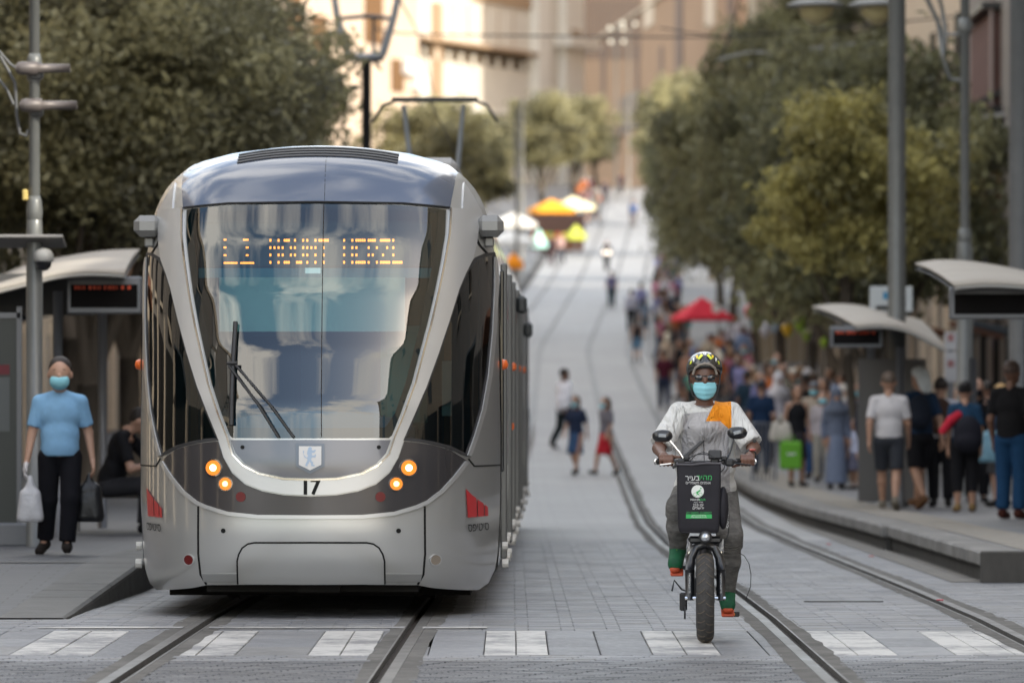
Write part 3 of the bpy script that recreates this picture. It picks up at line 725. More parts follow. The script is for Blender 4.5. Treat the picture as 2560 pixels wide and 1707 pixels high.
def led(txt, x0, x1, z0, z1, y, sub, rows, name, parent, mm=m_led):
    n = len(txt)*6-1; cw = (x1-x0)/n; ch = (z1-z0)/7; mb = MB()
    for ci, c in enumerate(txt):
        for r in (0, 2, 4, 6):
            for q in range(5):
                if FONT[c][r][q] != '1': continue
                for i in range(sub):
                    for j in range(rows):
                        cx = x0+(ci*6+q+(i+.5)/sub)*cw; cz = z1-(r+.2+.6*(j+.5)/rows)*ch if rows > 1 else z1-(r+.5)*ch
                        a = cw/sub*.44; b = min(ch*.36, a*1.5); mb.add([(cx-a, y, cz-b), (cx+a, y, cz-b), (cx+a, y, cz+b), (cx-a, y, cz+b)], [(0, 1, 2, 3)])
    o_ = mb.build(name, mm, parent); o_['kind'] = 'stuff'; return o_
db = [o for o in tram.children if o.name.startswith('display_board')][0]
led('L1', -.67, -.45, 2.51, 2.705, -.486, 2, 1, 'display_text', db)
led('MOUNT HERZL', -.34, .62, 2.515, 2.70, -.486, 1, 1, 'display_text', db)
# body behind the nose
L0, L1_ = .20, 34.0
prof = [(1.22, .17), (1.30, .32), (1.325, .8), (1.325, 1.3), (1.318, 2.0), (1.285, 2.57), (1.25, 2.74), (1.20, 2.90), (1.14, 3.05), (1.06, 3.14), (1.0, 3.20), (.8, 3.28), (.5, 3.36), (.2, 3.39)]
ring_ = [(x, z) for x, z in prof]+[(-x, z) for x, z in reversed(prof)]
mb = MB()
secs = [.27, 4.6, 5.0, 10.6, 11.0, 17.5, 17.9, 23.5, 23.9, 29.0, 29.4, 34.0]
for k in range(0, len(secs), 2):
    V = [(x, y, z) for y in (secs[k], secs[k+1]) for x, z in ring_]; n = len(ring_)
    mb.add(V, [(i, (i+1) % n, (i+1) % n+n, i+n) for i in range(n)]+([tuple(range(n))] if k else [])+[tuple(range(2*n-1, n-1, -1))])
mb.build('body', m_silver, tram)
for k in range(1, len(secs)-1, 2):
    V = []; n = len(ring_); F = []
    for q in range(9):
        y = secs[k]-.02+q*.055; s = .975 if q % 2 else .93; V += [(x*s, y, .2+(z-.2)*s) for x, z in ring_]
        if q: F += [((q-1)*n+i, (q-1)*n+(i+1) % n, q*n+(i+1) % n, q*n+i) for i in range(n)]
    meshobj('articulation_bellows', V, F, m_rub2, tram)
gl = mat('body_window_glass', (.02, .025, .03), .08, coat=.5)
for s in (-1, 1):
    for y0, y1 in ((.9, 2.1), (2.3, 4.4), (5.3, 6.9), (7.1, 8.5), (8.8, 10.3), (11.3, 12.8), (13.0, 14.9), (15.1, 17.2), (18.2, 20.2), (20.4, 23.2), (24.2, 26), (26.2, 28.7), (29.7, 31), (31.2, 33)):
        MB().box((s*1.322, (y0+y1)/2, 1.75), (.03, y1-y0, 1.5), bev=.01).build('body_window', gl, tram)
    for y in (1.0, 5.2, 8.7, 12.9, 15.0, 18.1, 24.1, 26.1):
        MB().box((s*1.335, y, 1.45), (.05, .07, 2.2), bev=.01).build('door_pillar', mat('door_grey', (.13, .135, .135), .4, .4), tram)
    for y in (.45, 1.9, 3.1, 6.4, 7.4, 9.8, 12.4, 15.6, 19, 22.5, 27):
        MB().tube([(s*1.33, y, .33), (s*1.375, y, .33)], .035, 8).tube([(s*1.33, y, .46), (s*1.37, y, .46)], .03, 8).build('door_hinge', mat('pale_knob', (.6, .58, .54), .5), tram)
    for y in (5.6, 7.9, 13.4, 20): MB().box((s*1.345, y, 1.3 if y < 7 else 1.8), (.05, .09, .07), bev=.015).build('marker_lamp', m_amber, tram)
m_pg_ = mat('camera_grey', (.05, .055, .055), .5)
for y, z in ((12.5, 2.40), (22, 2.25)): MB().box((1.385, y, z), (.10, .10, .17), bev=.03).build('side_camera', m_pg_, tram)
MB().box((0, 1.6, .20), (2.2, 3.0, .18)).box((0, -.55, .225), (1.5, 1.2, .09)).box((.05, -1.15, .215), (.3, .2, .07)).build('underframe', mat('underframe_black', (.012, .011, .010), .8), tram)
mb = MB()
for y in (2.2, 4.0, 14, 15.8, 26, 27.8):
    for s in (-1, 1): mb.lathe([(.05, -.05), (.28, -.05), (.29, .05), (.05, .05)], (s*.75, y, .30), 'X', 20)
mb.build('wheel_sets', mat('wheel_steel', (.08, .07, .065), .5, .7), tram)
MB().box((0, 18, 3.5), (1.7, 20, .24), bev=.05).build('roof_equipment', mat('roof_box_grey', (.3, .3, .3), .6), tram)
# pantograph
pg = empty('pantograph'); pg.parent = tram; pg.location = (.14, 31.3, 0)
m_pg = mat('pantograph_grey', (.34, .38, .42), .4, .6)
MB().tube([(-.2, 0, 3.45), (-.40, -.2, 5.2)], [.04, .03], 8).tube([(.2, 0, 3.45), (.36, -.2, 5.2)], [.04, .03], 8).tube([(-.2, 0, 3.6), (.2, 0, 3.6)], .04, 8).build('pantograph_arm', m_pg, pg)
MB().tube([(-.80, -.2, 4.98), (-.66, -.2, 5.2), (-.5, -.2, 5.26), (.5, -.2, 5.26), (.66, -.2, 5.2), (.80, -.2, 4.98)], .022, 6).box((0, -.2, 5.27), (1.1, .3, .05)).build('contact_bow', m_blk, pg)
# ================================================================ PEOPLE
SK = {'light': (.46, .27, .19), 'tan': (.36, .20, .13), 'brown': (.17, .085, .055), 'dark': (.085, .042, .030)}
def skin(k): return mat('skin_'+k, SK[k], .5, var=.12, vs=18)
def cloth(c, pat=None):
    if c == 1: return m_maskb
    nm = 'cloth_%02x%02x%02x' % tuple(int(min(1, max(0, v))*255) for v in c)
    return mat(nm, c, .85, var=.16, vs=9, bump=.35, bs=22)
def hairm(c): return mat('hair_%02x%02x%02x' % tuple(int(v*255) for v in c), c, .6, bump=.5, bs=90)
m_maskb = mat('surgical_mask_blue', (.25, .56, .64), .75, bump=.3, bs=60)
def joints(pose='stand', f=False, ph=0.0, o=None):
    """joint positions for a figure one unit tall that faces -y"""
    w = .090 if f else .102; hw = .055
    J = {}
    J['pel'] = (0, 0, .525); J['ch'] = (0, 0, .70); J['nk'] = (0, .005, .835); J['hd'] = (0, -.012, .925)
    for s, n in ((-1, 'r'), (1, 'l')):           # r = the person's right hand side (image left when facing us)
        J['sh'+n] = (s*w, 0, .792); J['el'+n] = (s*(w+.033), .02, .625); J['wr'+n] = (s*(w+.036), -.035, .49)
        J['hp'+n] = (s*hw, 0, .50); J['kn'+n] = (s*(hw+.002), -.012, .28); J['an'+n] = (s*hw, .01, .05); J['to'+n] = (s*(hw+.012), -.085, .018)
    if pose == 'walk':
        a = 1 if ph == 0 else -1
        A, B = ('r', 'l') if a == 1 else ('l', 'r')
        x = lambda n: J['kn'+n][0]
        J['kn'+A] = (x(A), -.085, .285); J['an'+A] = (x(A), -.13, .06); J['to'+A] = (x(A)*1.1, -.215, .045)
        J['kn'+B] = (x(B), .02, .28); J['an'+B] = (x(B), .14, .085); J['to'+B] = (x(B)*1.1, .075, .018)
        e = J['el'+A]; J['el'+A] = (e[0], .055, e[2]+.005); J['wr'+A] = (e[0], .075, .50)
        e = J['el'+B]; J['el'+B] = (e[0], -.02, e[2]+.005); J['wr'+B] = (e[0], -.10, .515)
    if pose == 'sit':
        for n in 'rl':
            J['hp'+n] = (J['hp'+n][0], 0, .27); J['kn'+n] = (J['kn'+n][0]*1.2, -.24, .285); J['an'+n] = (J['an'+n][0]*1.2, -.22, .05); J['to'+n] = (J['to'+n][0]*1.2, -.31, .018)
        for k in ('pel', 'ch', 'nk', 'hd', 'shr', 'shl', 'elr', 'ell', 'wrr', 'wrl'):
            v = J[k]; J[k] = (v[0], v[1]-.35*(v[2]-.525), v[2]-.235)
        for n, s in (('r', -1), ('l', 1)):
            J['el'+n] = (s*.14, -.16, .38); J['wr'+n] = (s*.05, -.27, .40)
    if o:
        for k, v in o.items(): J[k] = v
    return J
def mid(a, b, t=.5): return lerp(a, b, t)
def hand_prims(w, e, s, fine=False, grip=None):
    """palm and five bent fingers at the wrist w, forearm coming from e"""
    W_ = Vector(w); d = (W_-Vector(e)).normalized(); side = Vector((s, 0, 0)); side = (side-d*side.dot(d)); side = side.normalized() if side.length > .1 else Vector((0, 1, 0))
    fr = d.cross(side).normalized(); P = []
    p0 = W_+d*.012; p1 = W_+d*.048
    for q in (-.010, .004, .014): P.append(('c', tuple(p0+fr*q*.8), tuple(p1+fr*q*1.4), .0125, .010))
    for i, q in enumerate((-.018, -.006, .006, .018)):
        L = (.036, .044, .041, .031)[i]*.95
        a = p1+fr*q; b = a+d*L*.55-side*.004; c = b+d*L*.4-side*.014
        P += [('c', tuple(a), tuple(b), .0058, .0052), ('c', tuple(b), tuple(c), .0052, .0044)]
    a = p0-fr*.014; P += [('c', tuple(a), tuple(a+d*.020-fr*.016-side*.004), .0065, .0056), ('c', tuple(a+d*.020-fr*.016-side*.004), tuple(a+d*.040-fr*.018-side*.010), .0055, .0046)]
    return P
def headscale(p, h, k):
    f = lambda c: tuple(h[i]+(c[i]-h[i])*k for i in range(3))
    if p[0] == 'e': return ('e', f(p[1]), tuple(v*k for v in p[2]))+tuple(p[3:])
    return ('c', f(p[1]), f(p[2]), p[3]*k, p[4]*k)+tuple(p[5:])
def body_prims(J, f=False, belly=0.0, hands=True):
    hd = J['hd']; hk = J.get('hk', 1.05); P = [('e', (hd[0], hd[1]+.004, hd[2]+.012), (.049, .060, .062)), ('e', (hd[0], hd[1]-.016, hd[2]-.032), (.038, .040, .044)),
        ('e', (hd[0], hd[1]-.054, hd[2]-.010), (.008, .012, .013)), ('e', (hd[0]-.050, hd[1]+.006, hd[2]-.004), (.007, .010, .016)), ('e', (hd[0]+.050, hd[1]+.006, hd[2]-.004), (.007, .010, .016)),
        ('c', (hd[0], hd[1]+.008, hd[2]-.03), J['nk'], .028, .031), ('c', J['nk'], mid(J['nk'], J['ch'], .3), .030, .045)]
    P = [headscale(p, hd, hk) if i < 5 else p for i, p in enumerate(P)]
    sh = J['shr'], J['shl']; ch = J['ch']; pe = J['pel']
    P += [('c', mid(sh[0], sh[1], .12), mid(sh[0], sh[1], .88), .036, .036), ('e', (ch[0], ch[1], ch[2]+.02), (.088 if f else .096, .058, .10)),
        ('e', mid(ch, pe, .5), (.074 if f else .083, .055+belly*.5, .10)), ('e', (pe[0], pe[1]-belly*.3, pe[2]+.03), (.082, .055+belly*.8, .08)), ('e', (pe[0], pe[1]+.01, pe[2]-.01), (.092 if f else .085, .064, .062))]
    for n, s in (('r', -1), ('l', 1)):
        P += [('c', J['sh'+n], J['el'+n], .031 if not f else .026, .024 if not f else .020), ('c', J['el'+n], J['wr'+n], .0245 if not f else .020, .015)]
        P += [('c', J['hp'+n], J['kn'+n], .052, .034), ('c', J['kn'+n], mid(J['kn'+n], J['an'+n], .35), .032, .033), ('c', mid(J['kn'+n], J['an'+n], .35), J['an'+n], .033, .020), ('c', J['an'+n], J['to'+n], .020, .014)]
        if hands: P += hand_prims(J['wr'+n], J['el'+n], s)
    return P
def scl(P, k):
    o = []
    for p in P:
        if p[0] == 'c': o.append(('c', tuple(v*k for v in p[1]), tuple(v*k for v in p[2]), p[3]*k, p[4]*k)+tuple(p[5:]))
        else: o.append(('e', tuple(v*k for v in p[1]), tuple(v*k for v in p[2]))+tuple(p[3:]))
    return o
def garments(J, spec, f=False, belly=0.0):
    """list of (part name, prims, cuts, colour) in unit size"""
    G = []; t = spec.get('top'); ch, pe = J['ch'], J['pel']
    if t:
        i = .012; sl = {'tank': 0, 'tee': .72, 'long': 1, 'loose': 1}[t]
        P = [('e', (ch[0], ch[1], ch[2]+.02), ((.092 if f else .101)+i*.7, .060+i, .108)), ('e', mid(ch, pe, .5), ((.078 if f else .089)+i, .058+i+belly*.55, .10)),
            ('e', (pe[0], pe[1]-belly*.2, pe[2]+.02), (.092+i*.6, .062+i+belly*.6, .105))]
        if sl: P += [('c', J['shr'], (J['nk'][0]-.03, J['nk'][1], J['nk'][2]-.022), .037, .030), ('c', J['shl'], (J['nk'][0]+.03, J['nk'][1], J['nk'][2]-.022), .037, .030), ('c', J['nk'], (ch[0], ch[1], J['nk'][2]-.05), .030, .05)]
        else: P += [('c', mid(J['shr'], J['shl'], .25), mid(J['shr'], J['shl'], .75), .036, .036)]
        for n in 'rl':
            if sl == .72: P.append(('c', J['sh'+n], mid(J['sh'+n], J['el'+n], .78), .038, .037, True))
            if sl == 1: P += [('c', J['sh'+n], J['el'+n], .038, .031), ('c', J['el'+n], J['wr'+n], .031, .023, True)]
        hem = spec.get('hem', -.025)
        G.append(('shirt' if not f else 'top', P, [((0, 0, pe[2]+hem), (0, 0, -1)), ((J['nk'][0], J['nk'][1]-.02, J['nk'][2]+.004), (0, -.25, .97))], spec['tc']))
    b = spec.get('bot')
    if b in ('trousers', 'shorts', 'capri'):
        e = {'trousers': 1, 'shorts': 0, 'capri': .5}[b]; P = [('e', (pe[0], pe[1]+.008, pe[2]-.005), ((.094 if f else .092), .070, .070))]
        for n in 'rl':
            hp, kn, an = J['hp'+n], J['kn'+n], J['an'+n]
            if e == 0: P.append(('c', hp, mid(hp, kn, .92), .059, .051, True))
            else:
                P.append(('c', hp, kn, .060, .049)); P.append(('c', kn, mid(kn, an, .95 if e == 1 else .55), .048, .043 if e == 1 else .042, True))
        G.append((b if b != 'capri' else 'trousers', P, [((0, 0, pe[2]+.062), (0, 0, 1))], spec['bc']))
    if b in ('skirt', 'long_skirt', 'dress'):
        z1 = {'skirt': .27, 'long_skirt': .06, 'dress': .28}[b]; kx = (J['knr'][1]+J['knl'][1])/2
        P = [('e', (pe[0], pe[1]+.005, pe[2]), (.098, .072, .07)), ('c', (pe[0], pe[1], pe[2]-.03), (pe[0], kx, z1), .086, .108 if b != 'long_skirt' else .115, True)]
        G.append(('skirt', P, [((0, 0, pe[2]+.06), (0, 0, 1))], spec['bc']))
    for n in 'rl':
        a, to = J['an'+n], J['to'+n]; P = [('c', (a[0], a[1]+.012, a[2]-.016), to, .029, .025), ('c', a, (a[0], a[1]+.01, a[2]-.02), .026, .026)]
        G.append(('shoe', P, [((0, 0, min(a[2]-.045, to[2]-.018)), (0, 0, -1))], spec.get('sc', (.03, .028, .027))))
    h = J['hd']; hr = spec.get('hair', 'short'); hc = spec.get('hc', (.018, .012, .009))
    if hr == 'short': G.append(('hair', [('e', (h[0], h[1]+.012, h[2]+.026), (.0515, .061, .054))], [((h[0], h[1]-.042, h[2]+.018), (0, -.80, -.60))], hc))
    if hr == 'long': G.append(('hair', [('e', (h[0], h[1]+.012, h[2]+.022), (.054, .060, .056)), ('c', (h[0], h[1]+.04, h[2]), (h[0], h[1]+.055, h[2]-.15), .046, .032)], [((h[0], h[1]-.034, h[2]), (0, -.93, -.36))], hc))
    if hr == 'bun': G.append(('hair', [('e', (h[0], h[1]+.012, h[2]+.022), (.054, .060, .054)), ('e', (h[0], h[1]+.06, h[2]+.05), (.036, .034, .036))], [((h[0], h[1]-.034, h[2]), (0, -.93, -.36))], hc))
    if hr == 'scarf': G.append(('headscarf', [('e', (h[0], h[1]+.008, h[2]+.012), (.060, .068, .072)), ('c', (h[0], h[1]+.01, h[2]-.03), (h[0], .0, J['nk'][2]-.04), .056, .10), ('e', (0, -.01, J['nk'][2]-.06), (.115, .075, .07))], [], hc))
    if hr == 'bald': G.append(('hair', [('e', (h[0], h[1]+.02, h[2]+.002), (.050, .050, .040))], [((0, h[1]-.0, 0), (0, -1, 0)), ((0, 0, h[2]+.02), (0, 0, 1))], hc))
    if hr == 'hat':
        G.append(('sun_hat', [('e', (h[0], h[1]+.006, h[2]+.038), (.058, .066, .046)), ('e', (h[0], h[1]-.030, h[2]+.030), (.062, .075, .010)), ('c', (h[0], h[1]+.045, h[2]+.02), (h[0], h[1]+.085, h[2]-.06), .05, .045)], [((h[0], h[1]+.01, h[2]+.012), (0, -.8, -.6))], hc))
    if hr == 'cap': G.append(('cap', [('e', (h[0], h[1]+.008, h[2]+.036), (.053, .062, .040)), ('e', (h[0], h[1]-.058, h[2]+.026), (.036, .038, .008))], [((0, 0, h[2]+.018), (0, 0, -1))], hc))
    if hr == 'kippah':
        G.append(('hair', [('e', (h[0], h[1]+.012, h[2]+.022), (.0515, .061, .054))], [((h[0], h[1]-.042, h[2]+.018), (0, -.80, -.60))], (.03, .02, .015)))
        G.append(('cap', [('e', (h[0], h[1]+.022, h[2]+.046), (.038, .044, .036))], [((0, 0, h[2]+.055), (0, 0, -1))], hc))
    if spec.get('mask'):
        G.append(('face_mask', [('e', (h[0], h[1]-.034, h[2]-.032), (.044, .044, .038))], [((h[0], h[1]-.030, h[2]), (0, 1, 0)), ((0, 0, h[2]+.001), (0, -.2, .98))], spec['mask']))
    hk = J.get('hk', 1.05)
    G = [(n_, [headscale(p, h, hk) for p in P_], [(tuple(h[i]+(c_[0][i]-h[i])*hk for i in range(3)), c_[1]) for c_ in cu_], co_) if n_ in ('hair', 'headscarf', 'sun_hat', 'cap', 'face_mask') else (n_, P_, cu_, co_) for n_, P_, cu_, co_ in G]
    return G
TPL = {}
def person(label, loc, rz, H, spec, pose='stand', ph=0, f=False, sk='tan', res=.02, group=None, J=None, belly=0.0, hands=None, key=None):
    root = empty('person', loc, rz, label, 'person', group)
    kk = key or (pose, ph, f, res, spec.get('top'), spec.get('bot'), spec.get('hair'), bool(spec.get('mask')), belly, spec.get('hem'))
    if kk not in TPL or J is not None:
        JJ = J or joints(pose, f, ph); HH = H if J is not None else 1.7
        if hands is None: hands = res <= .014
        parts = []
        P = body_prims(JJ, f, belly, hands)
        if not hands:
            for n in 'rl':
                w, e = Vector(JJ['wr'+n]), Vector(JJ['el'+n]); d = (w-e).normalized(); P.append(('c', tuple(w), tuple(w+d*.06), .016, .012))
        parts.append(('body', sdfmesh('body', scl(P, HH), res if not hands else res*.72, skin(sk), k=.012*HH/1.7 if hands else .02)))
        for nm, P, cuts, c in garments(JJ, spec, f, belly):
            cu = [(tuple(v*HH for v in p), n) for p, n in cuts]
            parts.append((nm, sdfmesh(nm, scl(P, HH), res, cloth(c), k=.022 if nm in ('shirt', 'top', 'trousers', 'shorts') else .012, cuts=cu)))
        if J is None: TPL[kk] = parts
    else: parts = TPL[kk]
    cols = [None]+[g[3] for g in garments(joints(pose, f, ph), spec, f, belly)]
    s = 1 if J is not None else H/1.7
    for (nm, me), c in zip(parts, cols):
        o = bpy.data.objects.new(nm, me); COL.objects.link(o); o.parent = root; o.scale = (s, s, s)
        m = skin(sk) if c is None else (hairm(c) if nm == 'hair' else m_maskb if nm == 'face_mask' and c == 1 else cloth(c) if c != 1 else m_maskb)
        o.material_slots[0].link = 'OBJECT'; o.material_slots[0].material = m
    return root
def face_parts(root, J, H, glasses=False):
    h = J['hd']; hk = J.get('hk', 1.05)
    for s in (-1, 1):
        c = Vector((h[0]+s*.0185*hk, h[1]-.047*hk, h[2]+.007*hk))*H
        e = MB().lathe([(.0, -.004), (.006, -.003), (.009, 0), (.006, .003), (0, .004)], c, 'Y', 10).build('eye', mat('eye_dark', (.04, .03, .025), .2), root, True)
        MB().tube([c+Vector((-.016, -.004, .022)), c+Vector((0, -.008, .027)), c+Vector((.016, -.004, .022))], .0035, 6).build('eyebrow', hairm((.015, .01, .008)), root)
def bagmesh(name, w, d, h, m, parent=None, handle=.1, slump=.8):
    """soft carrier bag hanging from its handles, origin at the grip"""
    P = [('c', (-w*.32, 0, -handle-h*.25), (-w*.38, 0, -handle-h*.85), d*.45, d*.6), ('c', (w*.32, 0, -handle-h*.25), (w*.38, 0, -handle-h*.85), d*.45, d*.6), ('e', (0, 0, -handle-h*.62), (w*.5, d*.55, h*.42)), ('c', (-w*.2, 0, -handle-h*.2), (0, 0, -.03), d*.3, .012), ('c', (w*.2, 0, -handle-h*.2), (0, 0, -.03), d*.3, .012)]
    me = sdfmesh(name, P, .014, m, k=.04, cuts=[((0, 0, -handle-h*.98), (0, 0, -1))]); o = bpy.data.objects.new(name, me); link(o, parent); return o
# ---------------------------------------------------------------- cyclist
RX0, RYD = 1.237, 36.4
bike = empty('electric_bicycle', (RX0, RYD, 0), -math.radians(1.7), 'black fat-tyre electric delivery bicycle with two mirrors, ridden towards us beside the rail', 'bicycle')
m_tyre = mat('fat_tyre_rubber', (.055, .053, .052), .75, var=.3, vs=14, bump=.8, bs=70)
m_bb = mat('bike_black', (.014, .015, .018), .35, .2, coat=.4)
m_bb2 = mat('bike_plastic', (.02, .02, .022), .55)
R_ = .285
def tyre(y):
    mb = MB(); prof = []
    for k in range(15):
        t = math.pi*(-.62+1.24*k/14); prof.append((R_-.056+.056*math.cos(t), .056*math.sin(t)*1.02))
    mb.lathe(prof+[prof[0]], (0, y, R_), 'X', 56)
    return mb
wy = 0.0
wh = tyre(wy).build('front_tyre', m_tyre, bike, True)
mb = MB()
for k in range(26):
    t = 2*math.pi*k/26
    for s in (-1, 1):
        pts = []
        for q in range(5):
            a = q/4; x = s*(.004+.046*a); r = R_-.056+.0575*math.cos(math.asin(min(.97, abs(x)/.0575))); tt = t+.10*a+ .02*math.sin(a*3)+(.07 if s > 0 else 0)
            pts.append((x, wy+r*math.cos(tt), R_+r*math.sin(tt)))
        mb.tube(pts, .0022, 4, False)
tg = mb.build('tread_grooves', mat('tread_dust', (.14, .115, .09), .9), wh); tg['kind'] = 'stuff'
rim = MB().lathe([(.205, -.035), (.225, -.038), (.228, .038), (.205, .035), (.2, 0), (.205, -.035)], (0, wy, R_), 'X', 40)
rim.lathe([(.001, -.06), (.03, -.06), (.03, .06), (.001, .06)], (0, wy, R_), 'X', 16); rim.build('rim', m_bb, wh)
mb = MB()
for k in range(18):
    t = 2*math.pi*k/18; mb.tube([(.02*(-1)**k, wy+.03*math.cos(t), R_+.03*math.sin(t)), (0, wy+.21*math.cos(t), R_+.21*math.sin(t))], .0016, 4, False)
q = mb.build('spokes', m_chrome, wh); q['kind'] = 'stuff'
rw = tyre(1.12).build('rear_tyre', m_tyre, bike, True)
# fork
for s in (-1, 1):
    MB().tube([(s*.098, .01, .27), (s*.100, .02, .42), (s*.100, .03, .46)], [.028, .030, .031], 12).tube([(s*.100, .03, .46), (s*.092, .045, .54), (s*.060, .06, .605), (s*.0, .065, .625)], [.030, .030, .028, .03], 12).build('fork_leg', m_bb, bike, True)
    MB().tube([(s*.100, .03, .45), (s*.100, .07, .66)], .018, 10).build('fork_stanchion', m_chrome, bike, True)
    V, F = textmesh('SUSPENSION', .03); meshobj('fork_text', [(s*.100-v[1]*.5, -.021, .38+v[0]*.75) for v in V], F, mat('print_white', (.6, .6, .6), .5), bike)
MB().tube([(-.13, 0, R_), (.13, 0, R_)], .012, 8).build('axle', m_chrome, bike)
MB().box((0, .07, .655), (.22, .06, .05), bev=.015).tube([(0, .06, .63), (0, .17, .95)], .026, 10).build('head_tube', m_bb, bike)
MB().lathe([(.0, -.035), (.025, -.035), (.041, -.02), (.043, .0), (.03, .03), (.0, .035)], (0, -.035, .675), 'Y', 20).build('lamp_housing', m_bb2, bike, True)
MB().lathe([(.0, -.004), (.018, -.002), (.03, .004)], (0, -.072, .675), 'Y', 16).build('lamp_lens', mat('lamp_lens_glass', (.45, .47, .5), .1, .6), bike, True)
MB().tube([(0, .10, .68), (0, .45, .42), (0, .62, .36)], [.04, .045, .045], 12).tube([(0, .62, .36), (0, .80, .80)], .022, 10).tube([(0, .62, .33), (0, 1.12, .29)], .02, 8).build('frame', m_bb, bike, True)
MB().box((0, .82, .86), (.17, .30, .07), bev=.03).build('saddle', m_bb2, bike)
MB().lathe([(.0, -.02), (.07, -.02), (.07, .02), (.0, .02)], (-.06, .62, .33), 'X', 24).build('chainring', m_bb2, bike)
MB().tube([(-.08, .62, .33), (-.115, .52, .45)], .013, 8).box((-.16, .48, .465), (.10, .09, .025), bev=.006).build('pedal', m_bb2, bike)
pb = MB().tube([(.08, .62, .33), (.115, .72, .20)], .013, 8).box((.17, .71, .155), (.11, .09, .035), bev=.006).build('pedal', m_bb2, bike)
MB().box((.17, .662, .155), (.05, .006, .014)).build('pedal_reflector', mat('amber_reflector', (.75, .32, .02), .3), pb)
mb = MB().tube([(-.10, 1.08, R_), (-.15, 1.1, .30), (-.20, 1.12, .36), (-.215, 1.1, .29)], .007, 6).box((-.14, 1.1, .22), (.05, .05, .12), bev=.01); mb.lathe([(.02, -.006), (.045, -.006), (.045, .006), (.02, .006)], (-.13, 1.08, .15), 'X', 14)
mb.build('derailleur', m_bb2, bike)
# handlebar, grips, controls, mirrors
HZ_ = 1.155
MB().tube([(-.31, .17, HZ_), (-.17, .12, HZ_+.005), (-.08, .09, HZ_-.005), (.08, .09, HZ_-.005), (.17, .12, HZ_+.005), (.31, .17, HZ_)], .013, 10).tube([(0, .12, .93), (0, .09, HZ_-.01)], .024, 10).build('handlebar', m_bb, bike, True)
for s in (-1, 1):
    MB().tube([(s*.20, .132, HZ_+.004), (s*.31, .17, HZ_)], .0195, 12).build('grip', m_bb2, bike, True)
    MB().tube([(s*.308, .169, HZ_), (s*.323, .174, HZ_)], .021, 12).build('grip_end', m_chrome, bike, True)
    MB().box((s*.155, .10, HZ_-.005), (.06, .06, .05), bev=.012).box((s*.12, .09, HZ_+.022), (.04, .04, .03), bev=.008).build('brake_control', m_bb2, bike)
    MB().tube([(s*.17, .10, HZ_-.005), (s*.22, .05, HZ_-.012), (s*.29, .07, HZ_-.02)], .0055, 6).build('brake_lever', m_chrome if s < 0 else m_bb, bike)
mst = MB().tube([(-.135, .11, HZ_+.01), (-.165, .12, HZ_+.06), (-.235, .13, HZ_+.145)], .0055, 6).build('mirror_stem', m_chrome, bike)
mst = MB().tube([(.135, .11, HZ_+.01), (.16, .12, HZ_+.06), (.185, .13, HZ_+.16)], .0055, 6).build('mirror_stem', m_bb, bike)
def mirror_head(c, w, h, tilt, s):
    P = [('e', c, (w*.5, .028, h*.5)), ('c', (c[0]-w*.22, c[1], c[2]), (c[0]+w*.22, c[1], c[2]), h*.42, h*.42)]
    me = sdfmesh('mirror_head', P, .007, m_bb, k=.02, cuts=[((c[0], c[1]+.012, c[2]), (0, 1, 0))]); o = bpy.data.objects.new('mirror_head', me); link(o, bike)
    mb = MB().box((c[0]-.0*s, c[1]-.036, c[2]+.002), (w*.42, .008, h*.30), bev=.003, ry=tilt); mb.build('mirror_highlight_panel', mat('mirror_back_grey', (.22, .24, .27), .25, .5), o)
mirror_head((-.275, .13, HZ_+.165), .125, .078, .06, -1); mirror_head((.205, .13, HZ_+.185), .12, .078, -.25, 1)
MB().box((.062, .07, HZ_+.045), (.085, .03, .06), bev=.008, rx=-.3).box((.06, .085, HZ_+.01), (.05, .04, .04), bev=.006).build('display', m_bb2, bike)
def arc(a, b, h, n=9, side=(0, 0, 1)): return [tuple(Vector(a).lerp(Vector(b), t)+Vector(side)*h*4*t*(1-t)) for t in np.linspace(0, 1, n)]
mb = MB().tube(arc((-.15, .09, HZ_-.01), (.12, .08, HZ_-.02), .065), .004, 5).tube(arc((-.12, .06, HZ_-.02), (.10, .05, HZ_-.06), .04), .0035, 5).tube(arc((.12, .08, HZ_-.01), (-.02, .05, HZ_-.12), .05, side=(1, 0, 0)), .0035, 5).tube(arc((-.1, .07, HZ_+.0), (.06, .05, HZ_+.02), .05), .003, 5)
mb.build('brake_cable', m_bb2, bike)
MB().tube([(.14, .12, .95), (.150, .1, .80), (.150, .12, .70), (.115, .1, .60)], .004, 5).tube([(.22, .5, .56), (.255, .5, .54), (.285, .5, .49), (.298, .5, .42), (.295, .5, .34), (.265, .5, .26)], .0028, 6).build('loose_cable', m_bb2, bike)
V, F = textmesh('COVILUX', .045); meshobj('frame_text', [(.142-v[1]*.5, .03, .80+v[0]*.7) for v in V], F, mat('print_white', (.6, .6, .6), .5), bike)
# delivery bag on the handlebar
bg_ = empty('delivery_bag', (RX0-.042, RYD-.03, .70), -math.radians(1.7), 'black insulated delivery bag with green and white printing hung on the handlebar', 'bag')
m_bag = mat('bag_nylon', (.022, .021, .026), .7, var=.25, vs=6, bump=.5, bs=8, spec=.2)
V = []; F = []; N_ = 28; rows_ = [(0, .86, .8), (.012, .95, .95), (.04, .985, 1), (.15, 1.0, 1.02), (.30, 1.0, 1.0), (.42, 1.0, .97), (.438, .985, .95), (.447, .93, .90)]
for z_, kx, ky in rows_:
    for q in range(N_):
        t = 2*math.pi*q/N_; e = .22; cx_, sy_ = math.copysign(abs(math.cos(t))**e, math.cos(t)), math.copysign(abs(math.sin(t))**e, math.sin(t))
        V.append((.143*kx*cx_*(.93+.07*z_/.447)+.0015*math.sin(9*z_+3*t), .062+.062*ky*sy_, z_+.003*math.sin(2*t)))
